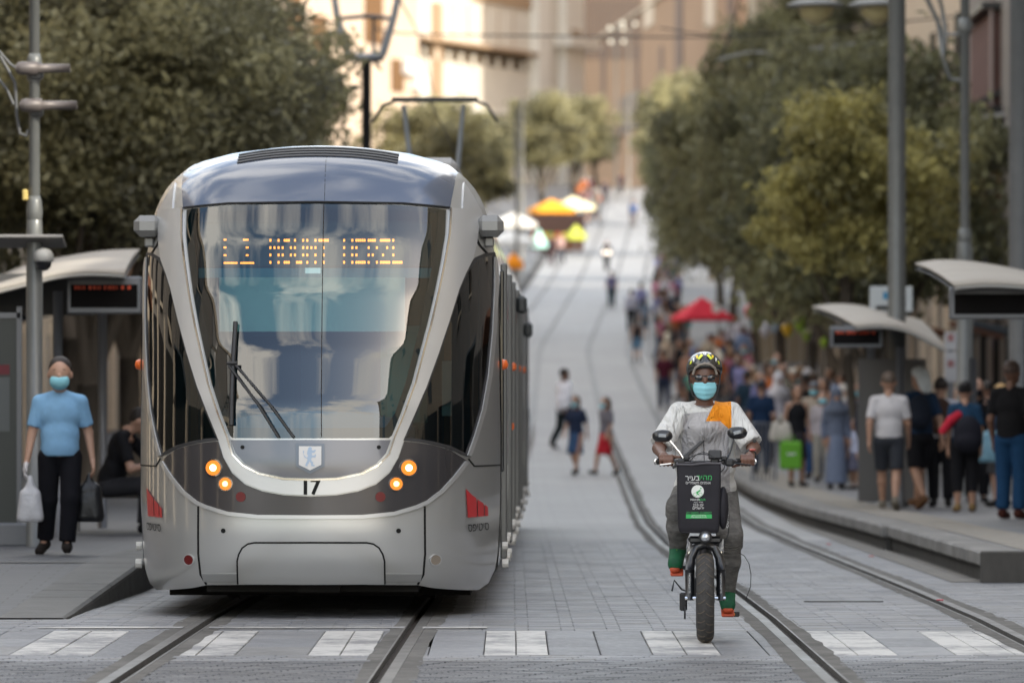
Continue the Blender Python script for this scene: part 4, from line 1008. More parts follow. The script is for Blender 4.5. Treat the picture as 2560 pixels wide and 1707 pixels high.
for j in range(len(rows_)-1):
    for q in range(N_): F.append((j*N_+q, j*N_+(q+1) % N_, (j+1)*N_+(q+1) % N_, (j+1)*N_+q))
F += [tuple(range(N_)), tuple((len(rows_)-1)*N_+q for q in reversed(range(N_)))]
meshobj('bag_body', V, F, m_bag, bg_, True)
me = sdfmesh('side_pocket', [('e', (.155, .07, .16), (.035, .06, .14))], .01, m_bag); link(bpy.data.objects.new('side_pocket', me), bg_)
MB().tube([(-.14, .004, .44), (-.05, .0, .437), (.05, .0, .447), (.14, .004, .445), (.14, .11, .45), (-.14, .11, .45), (-.14, .004, .44)], .007, 6).build('bag_piping', mat('piping_grey', (.07, .065, .075), .6), bg_)
m_gr = mat('print_green', (.02, .36, .09), .5, emit=None); m_wh = mat('print_white', (.6, .6, .6), .5)
def bagtext(t, size, x, z, m, sx=1): 
    V, F = textmesh(t, size, 'CENTER'); return meshobj('bag_print', [(x+v[0]*sx, -.004, z+v[1]) for v in V], F, m, bg_)
bagtext('מהיר'[::-1], .048, .026+.01, .355, m_gr); bagtext('בעיר'[::-1], .048, -.052+.01, .352, m_wh); bagtext('אופנים חשמליים'[::-1], .024, -.005, .322, m_wh)
MB().lathe([(.0, -.003), (.040, -.003), (.040, .004)], (-.008, 0, .268), 'Y', 28).build('bag_roundel', mat('roundel_white', (.66, .68, .66), .5), bg_)
def ring2(cx, cz, r, w, y, n=18):
    V = []; F = []
    for k in range(n):
        t = 2*math.pi*k/n; V += [(cx+r*math.cos(t), y, cz+r*math.sin(t)), (cx+(r-w)*math.cos(t), y, cz+(r-w)*math.sin(t))]; j = (k+1) % n; F.append((2*k, 2*k+1, 2*j+1, 2*j))
    return V, F
mb = MB(); mb.add(*ring2(-.024, .248, .012, .002, -.0045)); mb.add(*ring2(.010, .248, .012, .002, -.0045))
mb.add([(-.020, -.0045, .262), (.008, -.0045, .280), (.012, -.0045, .272), (-.006, -.0045, .258), (.0, -.0045, .246), (-.007, -.0045, .244), (-.014, -.0045, .256)], [(0, 6, 5, 4, 3, 2, 1)]); mb.add([(.006, -.0045, .288), (.013, -.0045, .294), (.018, -.0045, .287), (.011, -.0045, .281)], [(0, 3, 2, 1)])
mb.build('cyclist_emblem', m_gr, bg_)
bagtext('MAHIR', .020, -.024, .214, m_wh); bagtext('BAIR', .020, .022, .214, m_gr); bagtext('מהיר בעיר'[::-1], .014, -.004, .198, m_wh)
bagtext('יפו 210', .024, -.004, .180, m_wh) if False else bagtext('210 ופי', .024, -.004, .180, m_wh); bagtext('ירושלים'[::-1], .024, -.004, .160, m_wh)
bagtext('052 5240974  02-5000257', .018, .0, .130, m_gr, .85)
MB().box((.0, -.003, .108), (.165, .0012, .026)).build('bag_stripe', m_gr, bg_)
V, F = textmesh('שירות מכירה תיקון'[::-1], .012); meshobj('bag_print', [(v[0], -.0048, .114+v[1]) for v in V], F, m_wh, bg_)
V, F = textmesh('MAHIRBAIR.CO.IL', .012); meshobj('bag_print', [(v[0]*1.1, -.0048, .103+v[1]) for v in V], F, m_wh, bg_)
# the rider
H = 1.78
def U(x, y, z): return (x/H, y/H, z/H)
RJ = joints('stand')
RJ.update(pel=U(.01, .80, .965), ch=U(.01, .66, 1.27), nk=U(.0, .575, 1.525), hd=U(-.002, .545, 1.69),
    shr=U(-.165, .60, 1.465), shl=U(.175, .60, 1.465), elr=U(-.300, .47, 1.235), ell=U(.315, .47, 1.235), wrr=U(-.285, .245, 1.195), wrl=U(.285, .245, 1.195),
    hpr=U(-.095, .80, .93), hpl=U(.115, .80, .93), knr=U(-.170, .40, .86), knl=U(.160, .47, .68), anr=U(-.175, .56, .57), anl=U(.150, .70, .28), tor=U(-.195, .42, .49), tol=U(.150, .56, .22))
root = empty('person', (RX0+.015, RYD, 0), 0, 'cyclist in black and yellow helmet, sunglasses, blue mask and white shirt with orange shoulder', 'person')
bp_ = body_prims(RJ, hands=False, belly=.03)
bp_ = [p if i not in (0,) else p for i, p in enumerate(bp_)]
bp_ = scl(bp_, H)
for s, n in ((-1, 'r'), (1, 'l')):
    w = Vector(RJ['wr'+n])*H; g = Vector((s*.262, .152, HZ_))
    bp_ += [('c', tuple(w), tuple(w+Vector((-s*.01, -.06, -.004))), .026, .028)]
    bp_ += [('c', (s*.235, .185, HZ_+.024), (s*.295, .195, HZ_+.022), .019, .018)]
    for i in range(4):
        x = s*(.226+.024*i); k0 = (x, .145+.006*i, HZ_+.036); k1 = (x, .118+.006*i, HZ_+.012); k2 = (x, .118+.008*i, HZ_-.018); k3 = (x, .140+.008*i, HZ_-.026)
        r = (.0105, .011, .0108, .0092)[i]
        bp_ += [('c', (x, .185, HZ_+.026), k0, r*1.15, r*1.05), ('c', k0, k1, r*1.05, r), ('c', k1, k2, r, r*.9), ('c', k2, k3, r*.9, r*.8)]
    bp_ += [('c', (s*.228, .19, HZ_+.012), (s*.205, .165, HZ_+.030 if n == 'r' else HZ_-.02), .0125, .011), ('c', (s*.205, .165, HZ_+.030 if n == 'r' else HZ_-.02), (s*.165, .14, HZ_+.030 if n == 'r' else HZ_-.034), .011, .009)]
m_rsk = skin('dark')
o = bpy.data.objects.new('body', sdfmesh('body', bp_, .0085, mat('skin_rider', (.13, .062, .042), .42, var=.12, vs=16), k=.009)); link(o, root)
# shirt with grey mesh front, white sleeves and one orange shoulder
def shirtmat():
    m = bpy.data.materials.new('sports_shirt'); m.use_nodes = True; n = m.node_tree; b = n.nodes['Principled BSDF']; L = n.links
    t = n.nodes.new('ShaderNodeTexCoord'); sx = n.nodes.new('ShaderNodeSeparateXYZ'); L.new(t.outputs['Object'], sx.inputs[0])
    def mth(op, a, b_=None, clamp=False):
        k = n.nodes.new('ShaderNodeMath'); k.operation = op; k.use_clamp = clamp
        for i, v in enumerate((a, b_)):
            if v is None: continue
            if isinstance(v, (int, float)): k.inputs[i].default_value = v
            else: L.new(v, k.inputs[i])
        return k.outputs[0]
    X, Y, Z = sx.outputs
    wv = n.nodes.new('ShaderNodeTexChecker'); wv.inputs['Scale'].default_value = 150; wv.inputs[1].default_value = (.33, .32, .335, 1); wv.inputs[2].default_value = (.43, .42, .43, 1); L.new(t.outputs['Object'], wv.inputs[0])
    nz_ = n.nodes.new('ShaderNodeTexNoise'); nz_.inputs['Scale'].default_value = 5; L.new(t.outputs['Object'], nz_.inputs[0])
    white = (.56, .56, .55, 1); orange = (.80, .27, .01, 1)
    # front panel mask: |x| < .155 + and below the sloped shoulder seam
    a = mth('LESS_THAN', mth('ABSOLUTE', mth('SUBTRACT', X, .005)), mth('ADD', .145, mth('MULTIPLY', mth('SUBTRACT', 1.45, Z), .04)))
    seam = mth('SUBTRACT', 1.475, mth('MULTIPLY', mth('ABSOLUTE', X), .12)); low = mth('LESS_THAN', Z, seam)
    orl = mth('LESS_THAN', mth('SUBTRACT', Z, mth('ADD', 1.425, mth('MULTIPLY', X, -.20))), 0)       # below the orange edge
    mix1 = n.nodes.new('ShaderNodeMix'); mix1.data_type = 'RGBA'; mix1.inputs[6].default_value = white; L.new(wv.outputs[0], mix1.inputs[7]); L.new(mth('MULTIPLY', a, low), mix1.inputs[0])
    om = mth('MULTIPLY', mth('MULTIPLY', mth('GREATER_THAN', X, mth('MULTIPLY', mth('SUBTRACT', Z, 1.405), .5)), mth('LESS_THAN', X, .172)), mth('GREATER_THAN', Z, mth('SUBTRACT', 1.412, mth('MULTIPLY', mth('MAXIMUM', mth('SUBTRACT', X, .10), 0), .9))))
    mix2 = n.nodes.new('ShaderNodeMix'); mix2.data_type = 'RGBA'; L.new(mix1.outputs[2], mix2.inputs[6]); mix2.inputs[7].default_value = orange; L.new(om, mix2.inputs[0])
    L.new(mix2.outputs[2], b.inputs['Base Color']); b.inputs['Roughness'].default_value = .8
    q = n.nodes.new('ShaderNodeMapping'); q.inputs['Scale'].default_value = (1.6, 1, .8); q.inputs['Rotation'].default_value = (0, .6, 0); L.new(t.outputs['Object'], q.inputs[0])
    z2 = n.nodes.new('ShaderNodeTexNoise'); z2.inputs['Scale'].default_value = 9; z2.inputs['Detail'].default_value = 2; z2.inputs['Distortion'].default_value = 1.2; L.new(q.outputs[0], z2.inputs[0])
    bp = n.nodes.new('ShaderNodeBump'); bp.inputs['Strength'].default_value = .9; bp.inputs['Distance'].default_value = .05; L.new(z2.outputs[0], bp.inputs['Height']); L.new(bp.outputs[0], b.inputs['Normal'])
    return m
SP = [('e', (.01, .68, 1.30), (.205, .135, .22)), ('e', (.01, .70, 1.12), (.20, .15, .17)), ('e', (.01, .76, .98), (.205, .15, .14)), ('c', (-.15, .60, 1.465), (.16, .60, 1.465), .066, .066), ('c', (0, .57, 1.49), (0, .58, 1.38), .07, .11), ('c', (-.05, .59, 1.50), (.05, .59, 1.50), .055, .055), ('c', (0, .585, 1.52), (0, .64, 1.42), .055, .09), ('e', (.0, .655, 1.36), (.185, .13, .13))]
for n in 'rl':
    a, b_ = Vector(RJ['sh'+n])*H, Vector(RJ['el'+n])*H; SP.append(('c', tuple(a), tuple(a.lerp(b_, .90)), .070, .080, True))
shirt = bpy.data.objects.new('shirt', sdfmesh('shirt', SP, .0115, shirtmat(), k=.035, cuts=[((0, 0, .90), (0, 0, -1)), ((0, .57, 1.522), (0, -.42, .91))])); link(shirt, root)
MB().lathe([(.058, -.0), (.066, .004), (.062, .012)], (0, .585, 1.502), 'Z', 24).build('collar', mat('collar_grey', (.20, .20, .21), .8), shirt, True)
sw = [(-.082, 1.372), (-.076, 1.366), (-.062, 1.366), (-.030, 1.374), (-.060, 1.371), (-.074, 1.372), (-.080, 1.379)]
meshobj('chest_mark', [(x-.03, .528+.0, z) for x, z in sw], [tuple(range(len(sw)))], m_blk, shirt)
MB().lathe([(.0, -.002), (.012, -.001), (.013, .004)], (.318, .405, 1.285), 'Y', 12).build('sleeve_badge', m_blk, shirt)
MB().tube([(.17, .575, 1.46), (.06, .535, 1.37), (-.03, .535, 1.27), (-.16, .58, 1.15), (-.20, .68, 1.11)], [.006, .012, .012, .013, .01], 8).build('bag_strap', mat('strap_grey', (.10, .10, .105), .8), root)
MB().tube([(-.07, .56, 1.50), (-.02, .525, 1.36), (-.008, .52, 1.28), (-.004, .52, 1.14)], .0028, 5).tube([(.085, .56, 1.50), (.02, .525, 1.36), (-.008, .52, 1.28)], .0028, 5).build('earphone_wire', m_blk, root)
# trousers, cap, helmet, glasses, mask, shoes
m_jean = mat('faded_grey_denim', (.11, .106, .102), .85, var=.8, vs=8, bump=1.0, bs=26, stretch=(1, 1, 2.2))
TP = [('e', (.01, .82, .95), (.18, .16, .14))]
for n in 'rl':
    h_, k_, a_ = [Vector(RJ[q+n])*H for q in ('hp', 'kn', 'an')]; TP += [('c', tuple(h_), tuple(k_), .112, .082), ('c', tuple(k_), tuple(k_.lerp(a_, .45)), .080, .076), ('c', tuple(k_.lerp(a_, .45)), tuple(k_.lerp(a_, .96)), .076, .052, True)]
tr = bpy.data.objects.new('trousers', sdfmesh('trousers', TP, .012, m_jean, k=.03)); link(tr, root)
for n in 'rl':
    h_, k_, a_ = [Vector(RJ[q+n])*H for q in ('hp', 'kn', 'an')]
    mb = MB()
    for t in (.02, .06, .10, .14, .18): 
        c = k_.lerp(a_, t); d = (a_-k_).normalized(); u = d.cross(Vector((1, 0, 0))).normalized(); v = d.cross(u); mb.tube([c+(u*math.cos(q)+v*math.sin(q))*.085 for q in np.linspace(0, 2*math.pi, 17)], .005, 5, False)
    mb.build('knee_ribbing', m_jean, tr)
m_shg = mat('shoe_green', (.012, .13, .05), .7, var=.6, vs=16, col2=(.02, .05, .04)); m_sor = mat('shoe_orange', (.42, .06, .02), .6, var=.4, vs=20)
for n in 'rl':
    a_, t_ = Vector(RJ['an'+n])*H, Vector(RJ['to'+n])*H; d = (t_-a_).normalized()
    sh_ = bpy.data.objects.new('shoe', sdfmesh('shoe', [('c', tuple(a_-d*.02), tuple(t_), .052, .050), ('c', tuple(a_+Vector((0, .02, .02))), tuple(a_), .05, .05)], .009, m_shg, k=.02)); link(sh_, root)
    link(bpy.data.objects.new('toe_cap', sdfmesh('toe_cap', [('e', tuple(t_+d*.028-Vector((0, 0, .022))), (.036, .024, .022))], .008, m_sor)), sh_)
    MB().box(tuple(Vector(mid(a_, t_))+Vector((0, .0, -.055))), (.085, .24, .02), bev=.008, rx=-math.atan2(d.z, math.hypot(d.x, d.y))*-1 if False else math.atan2(-d.z, abs(d.y))).build('sole', m_sor, sh_)
    mb = MB()
    for q in range(4):
        c = a_.lerp(t_, .25+.15*q)+Vector((0, -.02, .038-.004*q)); mb.tube([c+Vector((-.03, 0, -.012)), c+Vector((0, -.008, .006)), c+Vector((.03, 0, -.012))], .004, 5)
    mb.build('laces', mat('lace_lime', (.35, .5, .03), .7), sh_)
hc = Vector(RJ['hd'])*H
m_hel = mat('helmet_black', (.018, .02, .02), .25, coat=.7); m_lime = mat('helmet_lime', (.62, .68, .03), .35); m_hw = mat('helmet_white', (.7, .72, .7), .35)
hel = bpy.data.objects.new('helmet', sdfmesh('helmet', [('e', tuple(hc+Vector((0, .02, .062))), (.118, .145, .112))], .0085, m_hel, cuts=[(tuple(hc+Vector((0, -.05, .045))), (0, -.35, -.937))])); link(hel, root)
# fly-stripes and vents laid on the shell
def shellpt(x, z, o=.004):
    q = 1-(x/.118)**2-((z-.062)/.112)**2; return hc+Vector((x, .02-.145*math.sqrt(max(0, q))-o, z))
for sg in (-1, 1):
    for (pts, m, nm) in (([(.010, .150), (.024, .158), (.050, .128), (.036, .122)], m_lime, 'helmet_stripe'), ([(.044, .152), (.060, .147), (.052, .128), (.046, .134)], mat('helmet_yellow', (.8, .55, .02), .35), 'helmet_stripe'), ([(.082, .118), (.094, .108), (.098, .090), (.088, .094)], m_lime, 'helmet_stripe'), ([(.068, .136), (.080, .128), (.074, .108), (.068, .112)], m_hw, 'helmet_stripe'), ([(.002, .165), (.012, .166), (.006, .150), (.001, .150)], m_hw, 'helmet_stripe')):
        P_ = [shellpt(sg*x, z) for x, z in dens(pts, .008)]; n_ = len(P_); c_ = sum(P_, Vector())/n_+Vector((0, -.002, 0))
        meshobj(nm, P_+[c_], [(i, (i+1) % n_, n_) for i in range(n_)], m, hel)
    for (x0, z0, x1, z1, w) in ((.026, .112, .010, .140, .012), (.070, .085, .060, .118, .012)):
        P_ = [shellpt(sg*x0, z0, .002), shellpt(sg*(x0+w), z0, .002), shellpt(sg*(x1+w), z1, .002), shellpt(sg*x1, z1, .002)]; meshobj('helmet_vent', P_, [(0, 1, 2, 3)], m_seam, hel)
    MB().tube([hc+Vector((sg*.104, .0, .04)), hc+Vector((sg*.098, -.01, -.03)), hc+Vector((sg*.075, -.02, -.115)), hc+Vector((sg*.02, -.04, -.140))], .005, 6).build('chin_strap', m_bb2, hel)
MB().tube([hc+Vector((-.076, -.075, .028)), hc+Vector((-.064, -.108, .066)), hc+Vector((-.034, -.125, .088)), hc+Vector((0, -.130, .095)), hc+Vector((.034, -.125, .088)), hc+Vector((.064, -.108, .066)), hc+Vector((.076, -.075, .028))], .008, 8).build('cap_brim', mat('cap_taupe', (.25, .22, .19), .8), root, True)
capm = sdfmesh('cap', [('e', tuple(hc+Vector((0, -.0, .045))), (.088, .112, .075))], .009, mat('cap_dark', (.035, .033, .033), .8), cuts=[(tuple(hc+Vector((0, -.07, .052))), (0, -.3, -.95))]); link(bpy.data.objects.new('cap', capm), root)
gm = mat('sunglass_lens', (.008, .008, .01), .06, coat=1)
for s in (-1, 1):
    link(bpy.data.objects.new('sunglass_lens', sdfmesh('sunglass_lens', [('e', tuple(hc+Vector((s*.034, -.086, .004))), (.034, .020, .024))], .005, gm)), root)
MB().tube([hc+Vector((-.084, -.03, .012)), hc+Vector((-.068, -.080, .014)), hc+Vector((0, -.105, .014)), hc+Vector((.068, -.080, .014)), hc+Vector((.084, -.03, .012))], .005, 6).build('sunglass_frame', m_bb2, root)
def pleatmask():
    V = []; F = []; nu, nv = 15, 13
    for j in range(nv):
        t = j/(nv-1); z = -.026-.096*t
        hw_ = .068*(1-.25*t**2)+.012*math.sin(math.pi*t)
        for i in range(nu):
            a = -1+2*i/(nu-1); x = hw_*a; bulge = .032*math.cos(a*math.pi/2*.92)*(.55+.6*math.sin(math.pi*min(1, t+.15)))
            pl = .0035*math.sin(t*math.pi*7)*(1-abs(a)**2*.6)
            sag = .020*(1-a*a)*t
            V.append(hc+Vector((x, -.084-bulge-pl+.020*abs(a)+(.03 if t > .9 else 0)*(t-.9)*5, z-sag)))
    for j in range(nv-1):
        for i in range(nu-1): F.append((j*nu+i, (j+1)*nu+i, (j+1)*nu+i+1, j*nu+i+1))
    o = meshobj('face_mask', V, F, m_maskb, root, True); md = o.modifiers.new('s', 'SOLIDIFY'); md.thickness = .003; return o
pleatmask()
for s in (-1, 1): MB().tube([hc+Vector((s*.060, -.060, -.03)), hc+Vector((s*.086, .0, .0)), hc+Vector((s*.058, -.05, -.10))], .0018, 4).build('mask_loop', m_hw, root)
wl = Vector(RJ['wrl'])*H
MB().tube([wl+Vector((math.cos(t)*.031, .015, math.sin(t)*.031)) for t in np.linspace(0, 2*math.pi, 17)], .009, 6, False).build('watch_strap', m_bb2, root, True)
MB().lathe([(.0, -.008), (.02, -.006), (.024, .002), (.02, .008)], wl+Vector((.012, -.02, .034)), 'Z', 14).build('watch_face', mat('watch_red', (.45, .12, .10), .2, .3), root)
# ---------------------------------------------------------------- man in blue t-shirt on the left pavement
mx_, my_ = (150-1280)/FPX*49, 49.0; mz_ = ground(my_)+.235
H2 = 1.68
J2 = joints('walk', ph=1)
J2['hk'] = 1.17; J2.update(shr=(-.104, 0, .782), shl=(.104, 0, .782), elr=(-.143, .0, .62), wrr=(-.168, -.03, .475), ell=(.145, .03, .625), wrl=(.166, -.0, .485), knr=(-.062, .02, .28), anr=(-.080, .08, .07), tor=(-.105, .0, .018), knl=(.055, -.07, .285), anl=(.040, -.09, .058), tol=(.045, -.175, .035))
sp_ = dict(top='tee', tc=(.21, .40, .60), bot='trousers', bc=(.008, .008, .011), sc=(.02, .016, .014), hair='short', hc=(.02, .013, .01), mask=1, hem=-.02)
blue = person('man in light blue T-shirt and black trousers walking on the left pavement with two bags', (mx_, my_, mz_), .03, H2, sp_, J=J2, belly=.020, sk='light', res=.013)
face_parts(blue, J2, H2)
wr = Vector(J2['wrr'])*H2
o = bpy.data.objects.new('glove', sdfmesh('glove', [(p[0], p[1], p[2], p[3]+.0035, p[4]+.0035)+tuple(p[5:]) for p in scl(hand_prims(J2['wrr'], J2['elr'], -1), H2)], .009, mat('latex_glove', (.55, .52, .52), .4), k=.008)); link(o, blue)
m_plastic = mat('white_plastic_bag', (.50, .50, .52), .4, var=.2, vs=9, bump=1.0, bs=20)
b1 = bagmesh('plastic_bag', .135, .11, .32, m_plastic, handle=.10); b1.location = Vector((mx_, my_, mz_))+wr+Vector((.035, -.06, -.10)); tag(b1, 'white plastic carrier bag hanging from the gloved hand of the man in blue', 'bag')
wl2 = Vector(J2['wrl'])*H2
b2 = bagmesh('black_bag', .16, .12, .38, mat('black_plastic_bag', (.01, .01, .012), .4, bump=.8, bs=20), handle=.06); b2.location = Vector((mx_, my_, mz_))+wl2+Vector((-.03, .03, -.10)); tag(b2, 'black carrier bag in the left hand of the man in blue', 'bag')
# seated man behind
sz = ground(58)+.235; sx_ = (275-1280)/FPX*58
person('seated man in black T-shirt holding a blue mask to his face, on the shelter bench', (sx_, 58, sz), math.radians(80), 1.75, dict(top='tee', tc=(.012, .012, .014), bot='trousers', bc=(.03, .03, .034), sc=(.015, .015, .016), hair='short', mask=1), J=joints('sit', o=dict(wrl=(.02, -.30, .58), ell=(.13, -.24, .40), hd=(0, -.19, .655))), sk='light', res=.016)
# ================================================================ BUILDINGS
st1 = mat('jerusalem_stone', (.46, .37, .27), .85, var=.12, vs=.7, bump=.4, bs=5)
st2 = mat('pale_stone', (.60, .52, .41), .85, var=.10, vs=.4, bump=.3, bs=4)
st3 = mat('pink_stone', (.36, .23, .145), .85, var=.12, vs=.3)
st4 = mat('grey_stone', (.20, .18, .16), .85, var=.2, vs=.8)
m_win = mat('window_dark', (.012, .013, .015), .15, coat=.3); m_fr = mat('window_frame', (.10, .09, .08), .6)
m_shopd = mat('shop_dark', (.02, .018, .017), .4); m_trim = mat('stone_trim', (.52, .44, .34), .8, var=.1, vs=2)
def block(x0, x1, y0, y1, z0, z1, name, m, parent): return MB().box(((x0+x1)/2, (y0+y1)/2, (z0+z1)/2), (x1-x0, y1-y0, z1-z0)).build(name, m, parent)
def building(name, label, x, y0, y1, h, side, m, floors=5, depth=9, shop=True, wstep=3.2, seed=0, detail=True, trim=None):
    """street-side building whose facade stands at x and faces the street (side = -1 left row, +1 right row)"""
    rnd = random.Random(seed); zb = min(ground(y0), ground(y1))-.5; b = empty(name, (x, y0, zb), 0, label, 'building'); L = y1-y0; z0 = ground((y0+y1)/2)-zb
    xo = (0, depth) if side > 0 else (-depth, 0)
    block(xo[0], xo[1], 0, L-.05, 0, h+.5, 'wall', m, b)
    block(xo[0]-.15, xo[1]+.15, -.1, L+.05, h+.5, h+.9, 'cornice', m_trim, b)
    n = max(1, int(L/wstep)); s = side
    for k in range(n):
        yc = (k+.5)*L/n
        if shop:
            w = L/n-.7
            f = MB().box((-s*.03, yc, z0+1.5), (.10, w, 2.8)).build('shop_window', m_shopd if rnd.random() < .6 else m_win, b)
            MB().box((-s*.10, yc-w/2-.1, z0+1.6), (.22, .34, 3.2)).build('pilaster', trim or m_trim, b)
            if rnd.random() < .45: MB().box((-s*.62, yc, z0+3.05), (1.2, w, .10), ry=s*.25).build('awning', mat('awning_%d' % rnd.randrange(3), [(.30, .28, .25), (.05, .06, .07), (.22, .10, .06)][rnd.randrange(3)], .8), b)
        if detail:
            for fl in range(1, floors):
                zc = z0+3.6+(fl-.5)*(h-3.6)/(floors-1)
                if rnd.random() < .9:
                    f = MB().box((-s*.02, yc, zc), (.10, 1.15, 1.7)).build('window', m_win, b); 
                    MB().box((-s*.06, yc, zc-.92), (.22, 1.4, .12)).build('sill', m_trim, f)
                    MB().box((-s*.075, yc, zc), (.03, .06, 1.7)).build('window_bar', m_fr, f)
    return b
yb = -50; i = 0
colR = [st1, st2, st4, st1, st3, st2]
for (a, b_, h, m, fl, lab) in ((15, 46, 15.5, st1, 4, 'stone house on the right beside the tram stop'), (46, 82, 24, st4, 6, 'grey stone house behind the right tram shelters')):
    building('street_building', lab, 11.5, a, b_, h, 1, m, fl, seed=i, wstep=5, trim=m_fr); i += 1
for (a, b_, h, m, fl, lab) in ((30, 60, 9, st4, 5, 'grey stone house on the left beside the tram'), (60, 96, 12, st1, 5, 'stone house with shop fronts behind the left shelter'), (96, 124, 16, st2, 5, 'pale stone house with light pilasters seen under the left shelter roof'), (124, 176, 17, st3, 5, 'reddish stone house behind the left trees'), (176, 240, 18, st1, 6, 'long stone house behind the far left trees')):
    building('street_building', lab, -9.8, a, b_, h, -1, m, fl, seed=i, wstep=5 if b_ < 60 else 3.4); i += 1
# right side: dark building with its timber balcony, cream building above the trees
rb_ = building('street_building', 'dark building with timber-clad balcony at the right edge', 11.0, 84, 138, 22, 1, st4, 6, seed=31, detail=False, trim=m_shopd)
zb = rb_.location.z; m_wood = mat('balcony_timber', (.30, .125, .045), .7, var=.5, vs=3, stretch=(1, 1, .15)); m_wood2 = mat('dark_timber', (.09, .06, .045), .8, var=.4, vs=5)
def loc(px, py, Y): v = at(px, py, Y); return v-rb_.location
Yb = 128
p0 = loc(2412, 572, Yb); p1 = loc(2522, 425, Yb)
MB().box(((p0.x+p1.x)/2+.4, p0.y+4, (p0.z+p1.z)/2), (p1.x-p0.x+1.2, 8, p1.z-p0.z)).build('balcony_box', m_wood, rb_)
for k in range(11):
    MB().box((p0.x-.2+k*.115+.0, p0.y-.03, p0.z+.45), (.07, .05, .9)).build('balcony_slat', m_wood2, rb_)
MB().box(((p0.x+p1.x)/2+.4, p0.y-.1, p1.z+.06), (p1.x-p0.x+1.3, .5, .12)).build('balcony_rail', mat('rail_white', (.45, .45, .45), .6), rb_)
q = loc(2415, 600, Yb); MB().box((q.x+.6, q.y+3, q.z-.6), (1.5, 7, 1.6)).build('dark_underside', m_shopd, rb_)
MB().box(((p0.x+p1.x)/2+.35, p0.y+2, p1.z+.75), (p1.x-p0.x+.9, 5, 1.35)).build('balcony_opening', m_win, rb_)
for dx in (-.05, .45, .95): MB().box((p0.x+dx+.05, p0.y-.62, p1.z+.75), (.07, .07, 1.35)).build('balcony_post', m_wood2, rb_)
a = loc(2400, 285, Yb); MB().box((a.x+.55, a.y-.3, a.z-.10), (1.6, 1.4, .07), ry=-.12).build('awning_sheet', mat('awning_grey', (.33, .32, .31), .6), rb_)
MB().box((a.x+.6, a.y+.6, a.z+.35), (1.3, 1.5, .10), ry=-.45).build('awning_dark', m_shopd, rb_)
c = loc(2480, 120, Yb); MB().box((c.x+.55, c.y+3, c.z-.3), (1.1, 6, 2.2)).build('upper_bay', mat('reddish_render', (.11, .06, .05), .8, var=.3, vs=3), rb_)
MB().box((c.x+.5, c.y+3, c.z+.95), (1.5, 6.4, .14), ry=.0).build('bay_roof', m_shopd, rb_)
MB().tube([(c.x-.02, c.y-.1, c.z+2), (c.x-.02, c.y-.1, 0)], .04, 8).build('drain_pipe', mat('pipe_pinkish', (.28, .22, .2), .6), rb_)
cb = empty('street_building', (10.0, 205, ground(205)-.5), 0, 'cream stone building with dark openings rising above the right trees', 'building')
zt = cb.location.z
def cl(px, py, Y=205): v = at(px, py, Y); return v-cb.location
block(-1.2, 10, 0, 8, 0, 24, 'wall', mat('cream_stone', (.34, .28, .20), .85, var=.12, vs=.6), cb)
for (x0, x1, y0, y1) in ((2268, 2338, 36, 120), (2368, 2446, 30, 112), (2500, 2560, 30, 112), (2150, 2215, 36, 120)):
    a, b_ = cl(x0, y1), cl(x1, y0); f = MB().box(((a.x+b_.x)/2, -.02, (a.z+b_.z)/2), (b_.x-a.x, .12, b_.z-a.z)).build('window', m_win, cb)
    MB().box(((a.x+b_.x)/2, -.10, b_.z+.12), (b_.x-a.x+.5, .25, .2)).build('lintel', m_trim, f)
    MB().box(((a.x+b_.x)/2-.15, -.10, (a.z+b_.z)/2), (.06, .06, b_.z-a.z)).build('window_bar', m_fr, f)
MB().box((4.5, -.3, cl(0, 140).z), (12, .7, .25)).build('balcony_ledge', m_trim, cb)
building('street_building', 'stone house hidden behind the right row of trees', 11.0, 138.1, 203, 21, 1, st1, 6, seed=40, wstep=4)
building('street_building', 'tall stone house at the end of the shaded right row', 12.5, 214, 277, 22, 1, st1, 6, seed=41, wstep=4)
# far, sunlit pale building with loggia and corner piers
pb_ = empty('pale_building', (0, 470, ground(470)-1), 0, 'sunlit pale stone building with dark loggia band and corner piers above the trees', 'building')
A = Vector((-13.5, 452)); B = Vector((5.45, 500)); dv_ = (B-A); Lb = dv_.length; ang = math.atan2(dv_.y, dv_.x)
pb_.location = (A.x, A.y, 15.5); pb_.rotation_euler = (0, 0, ang)
def fx(px):                                     # distance along the facade that shows at this column of the photograph
    k = (px-1280)/FPX; t = (k*A.y-A.x)/(dv_.x-k*dv_.y); return t*Lb
def fz(py, px): t = fx(px)/Lb; Y = A.y+dv_.y*t; return CAMZ+(HZ-py)/FPX*Y-15.5
W2 = mat('sunlit_stone', (.62, .57, .49), .85, var=.08, vs=.5, bump=.3, bs=4); W3 = mat('tan_stone', (.36, .25, .16), .85, var=.1, vs=.6)
block(0, Lb, 0, 12, -4, 28, 'wall', W2, pb_)
for (x0, x1) in ((1395, 1440), (1325, 1355)): block(fx(x0), fx(x1), -.8, -.01, -4, 26, 'corner_pier', mat('white_stone', (.74, .70, .62), .8, var=.06, vs=1), pb_)
block(fx(1384), fx(1455)+.6, -1.6, 1, fz(122, 1420), fz(98, 1420), 'corner_cornice', MC['white_stone'], pb_)
for k in range(9): block(fx(1390)+k*.30, fx(1390)+k*.30+.05, -1.5, -1.42, fz(96, 1420), fz(78, 1420), 'cornice_baluster', W3, pb_)
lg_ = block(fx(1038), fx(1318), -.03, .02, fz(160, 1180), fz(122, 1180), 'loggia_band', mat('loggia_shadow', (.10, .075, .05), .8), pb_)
for k in range(9): x = fx(1052+k*31); block(x, x+.42, -.28, -.04, fz(162, 1180), fz(138, 1180), 'loggia_column', W2, pb_)
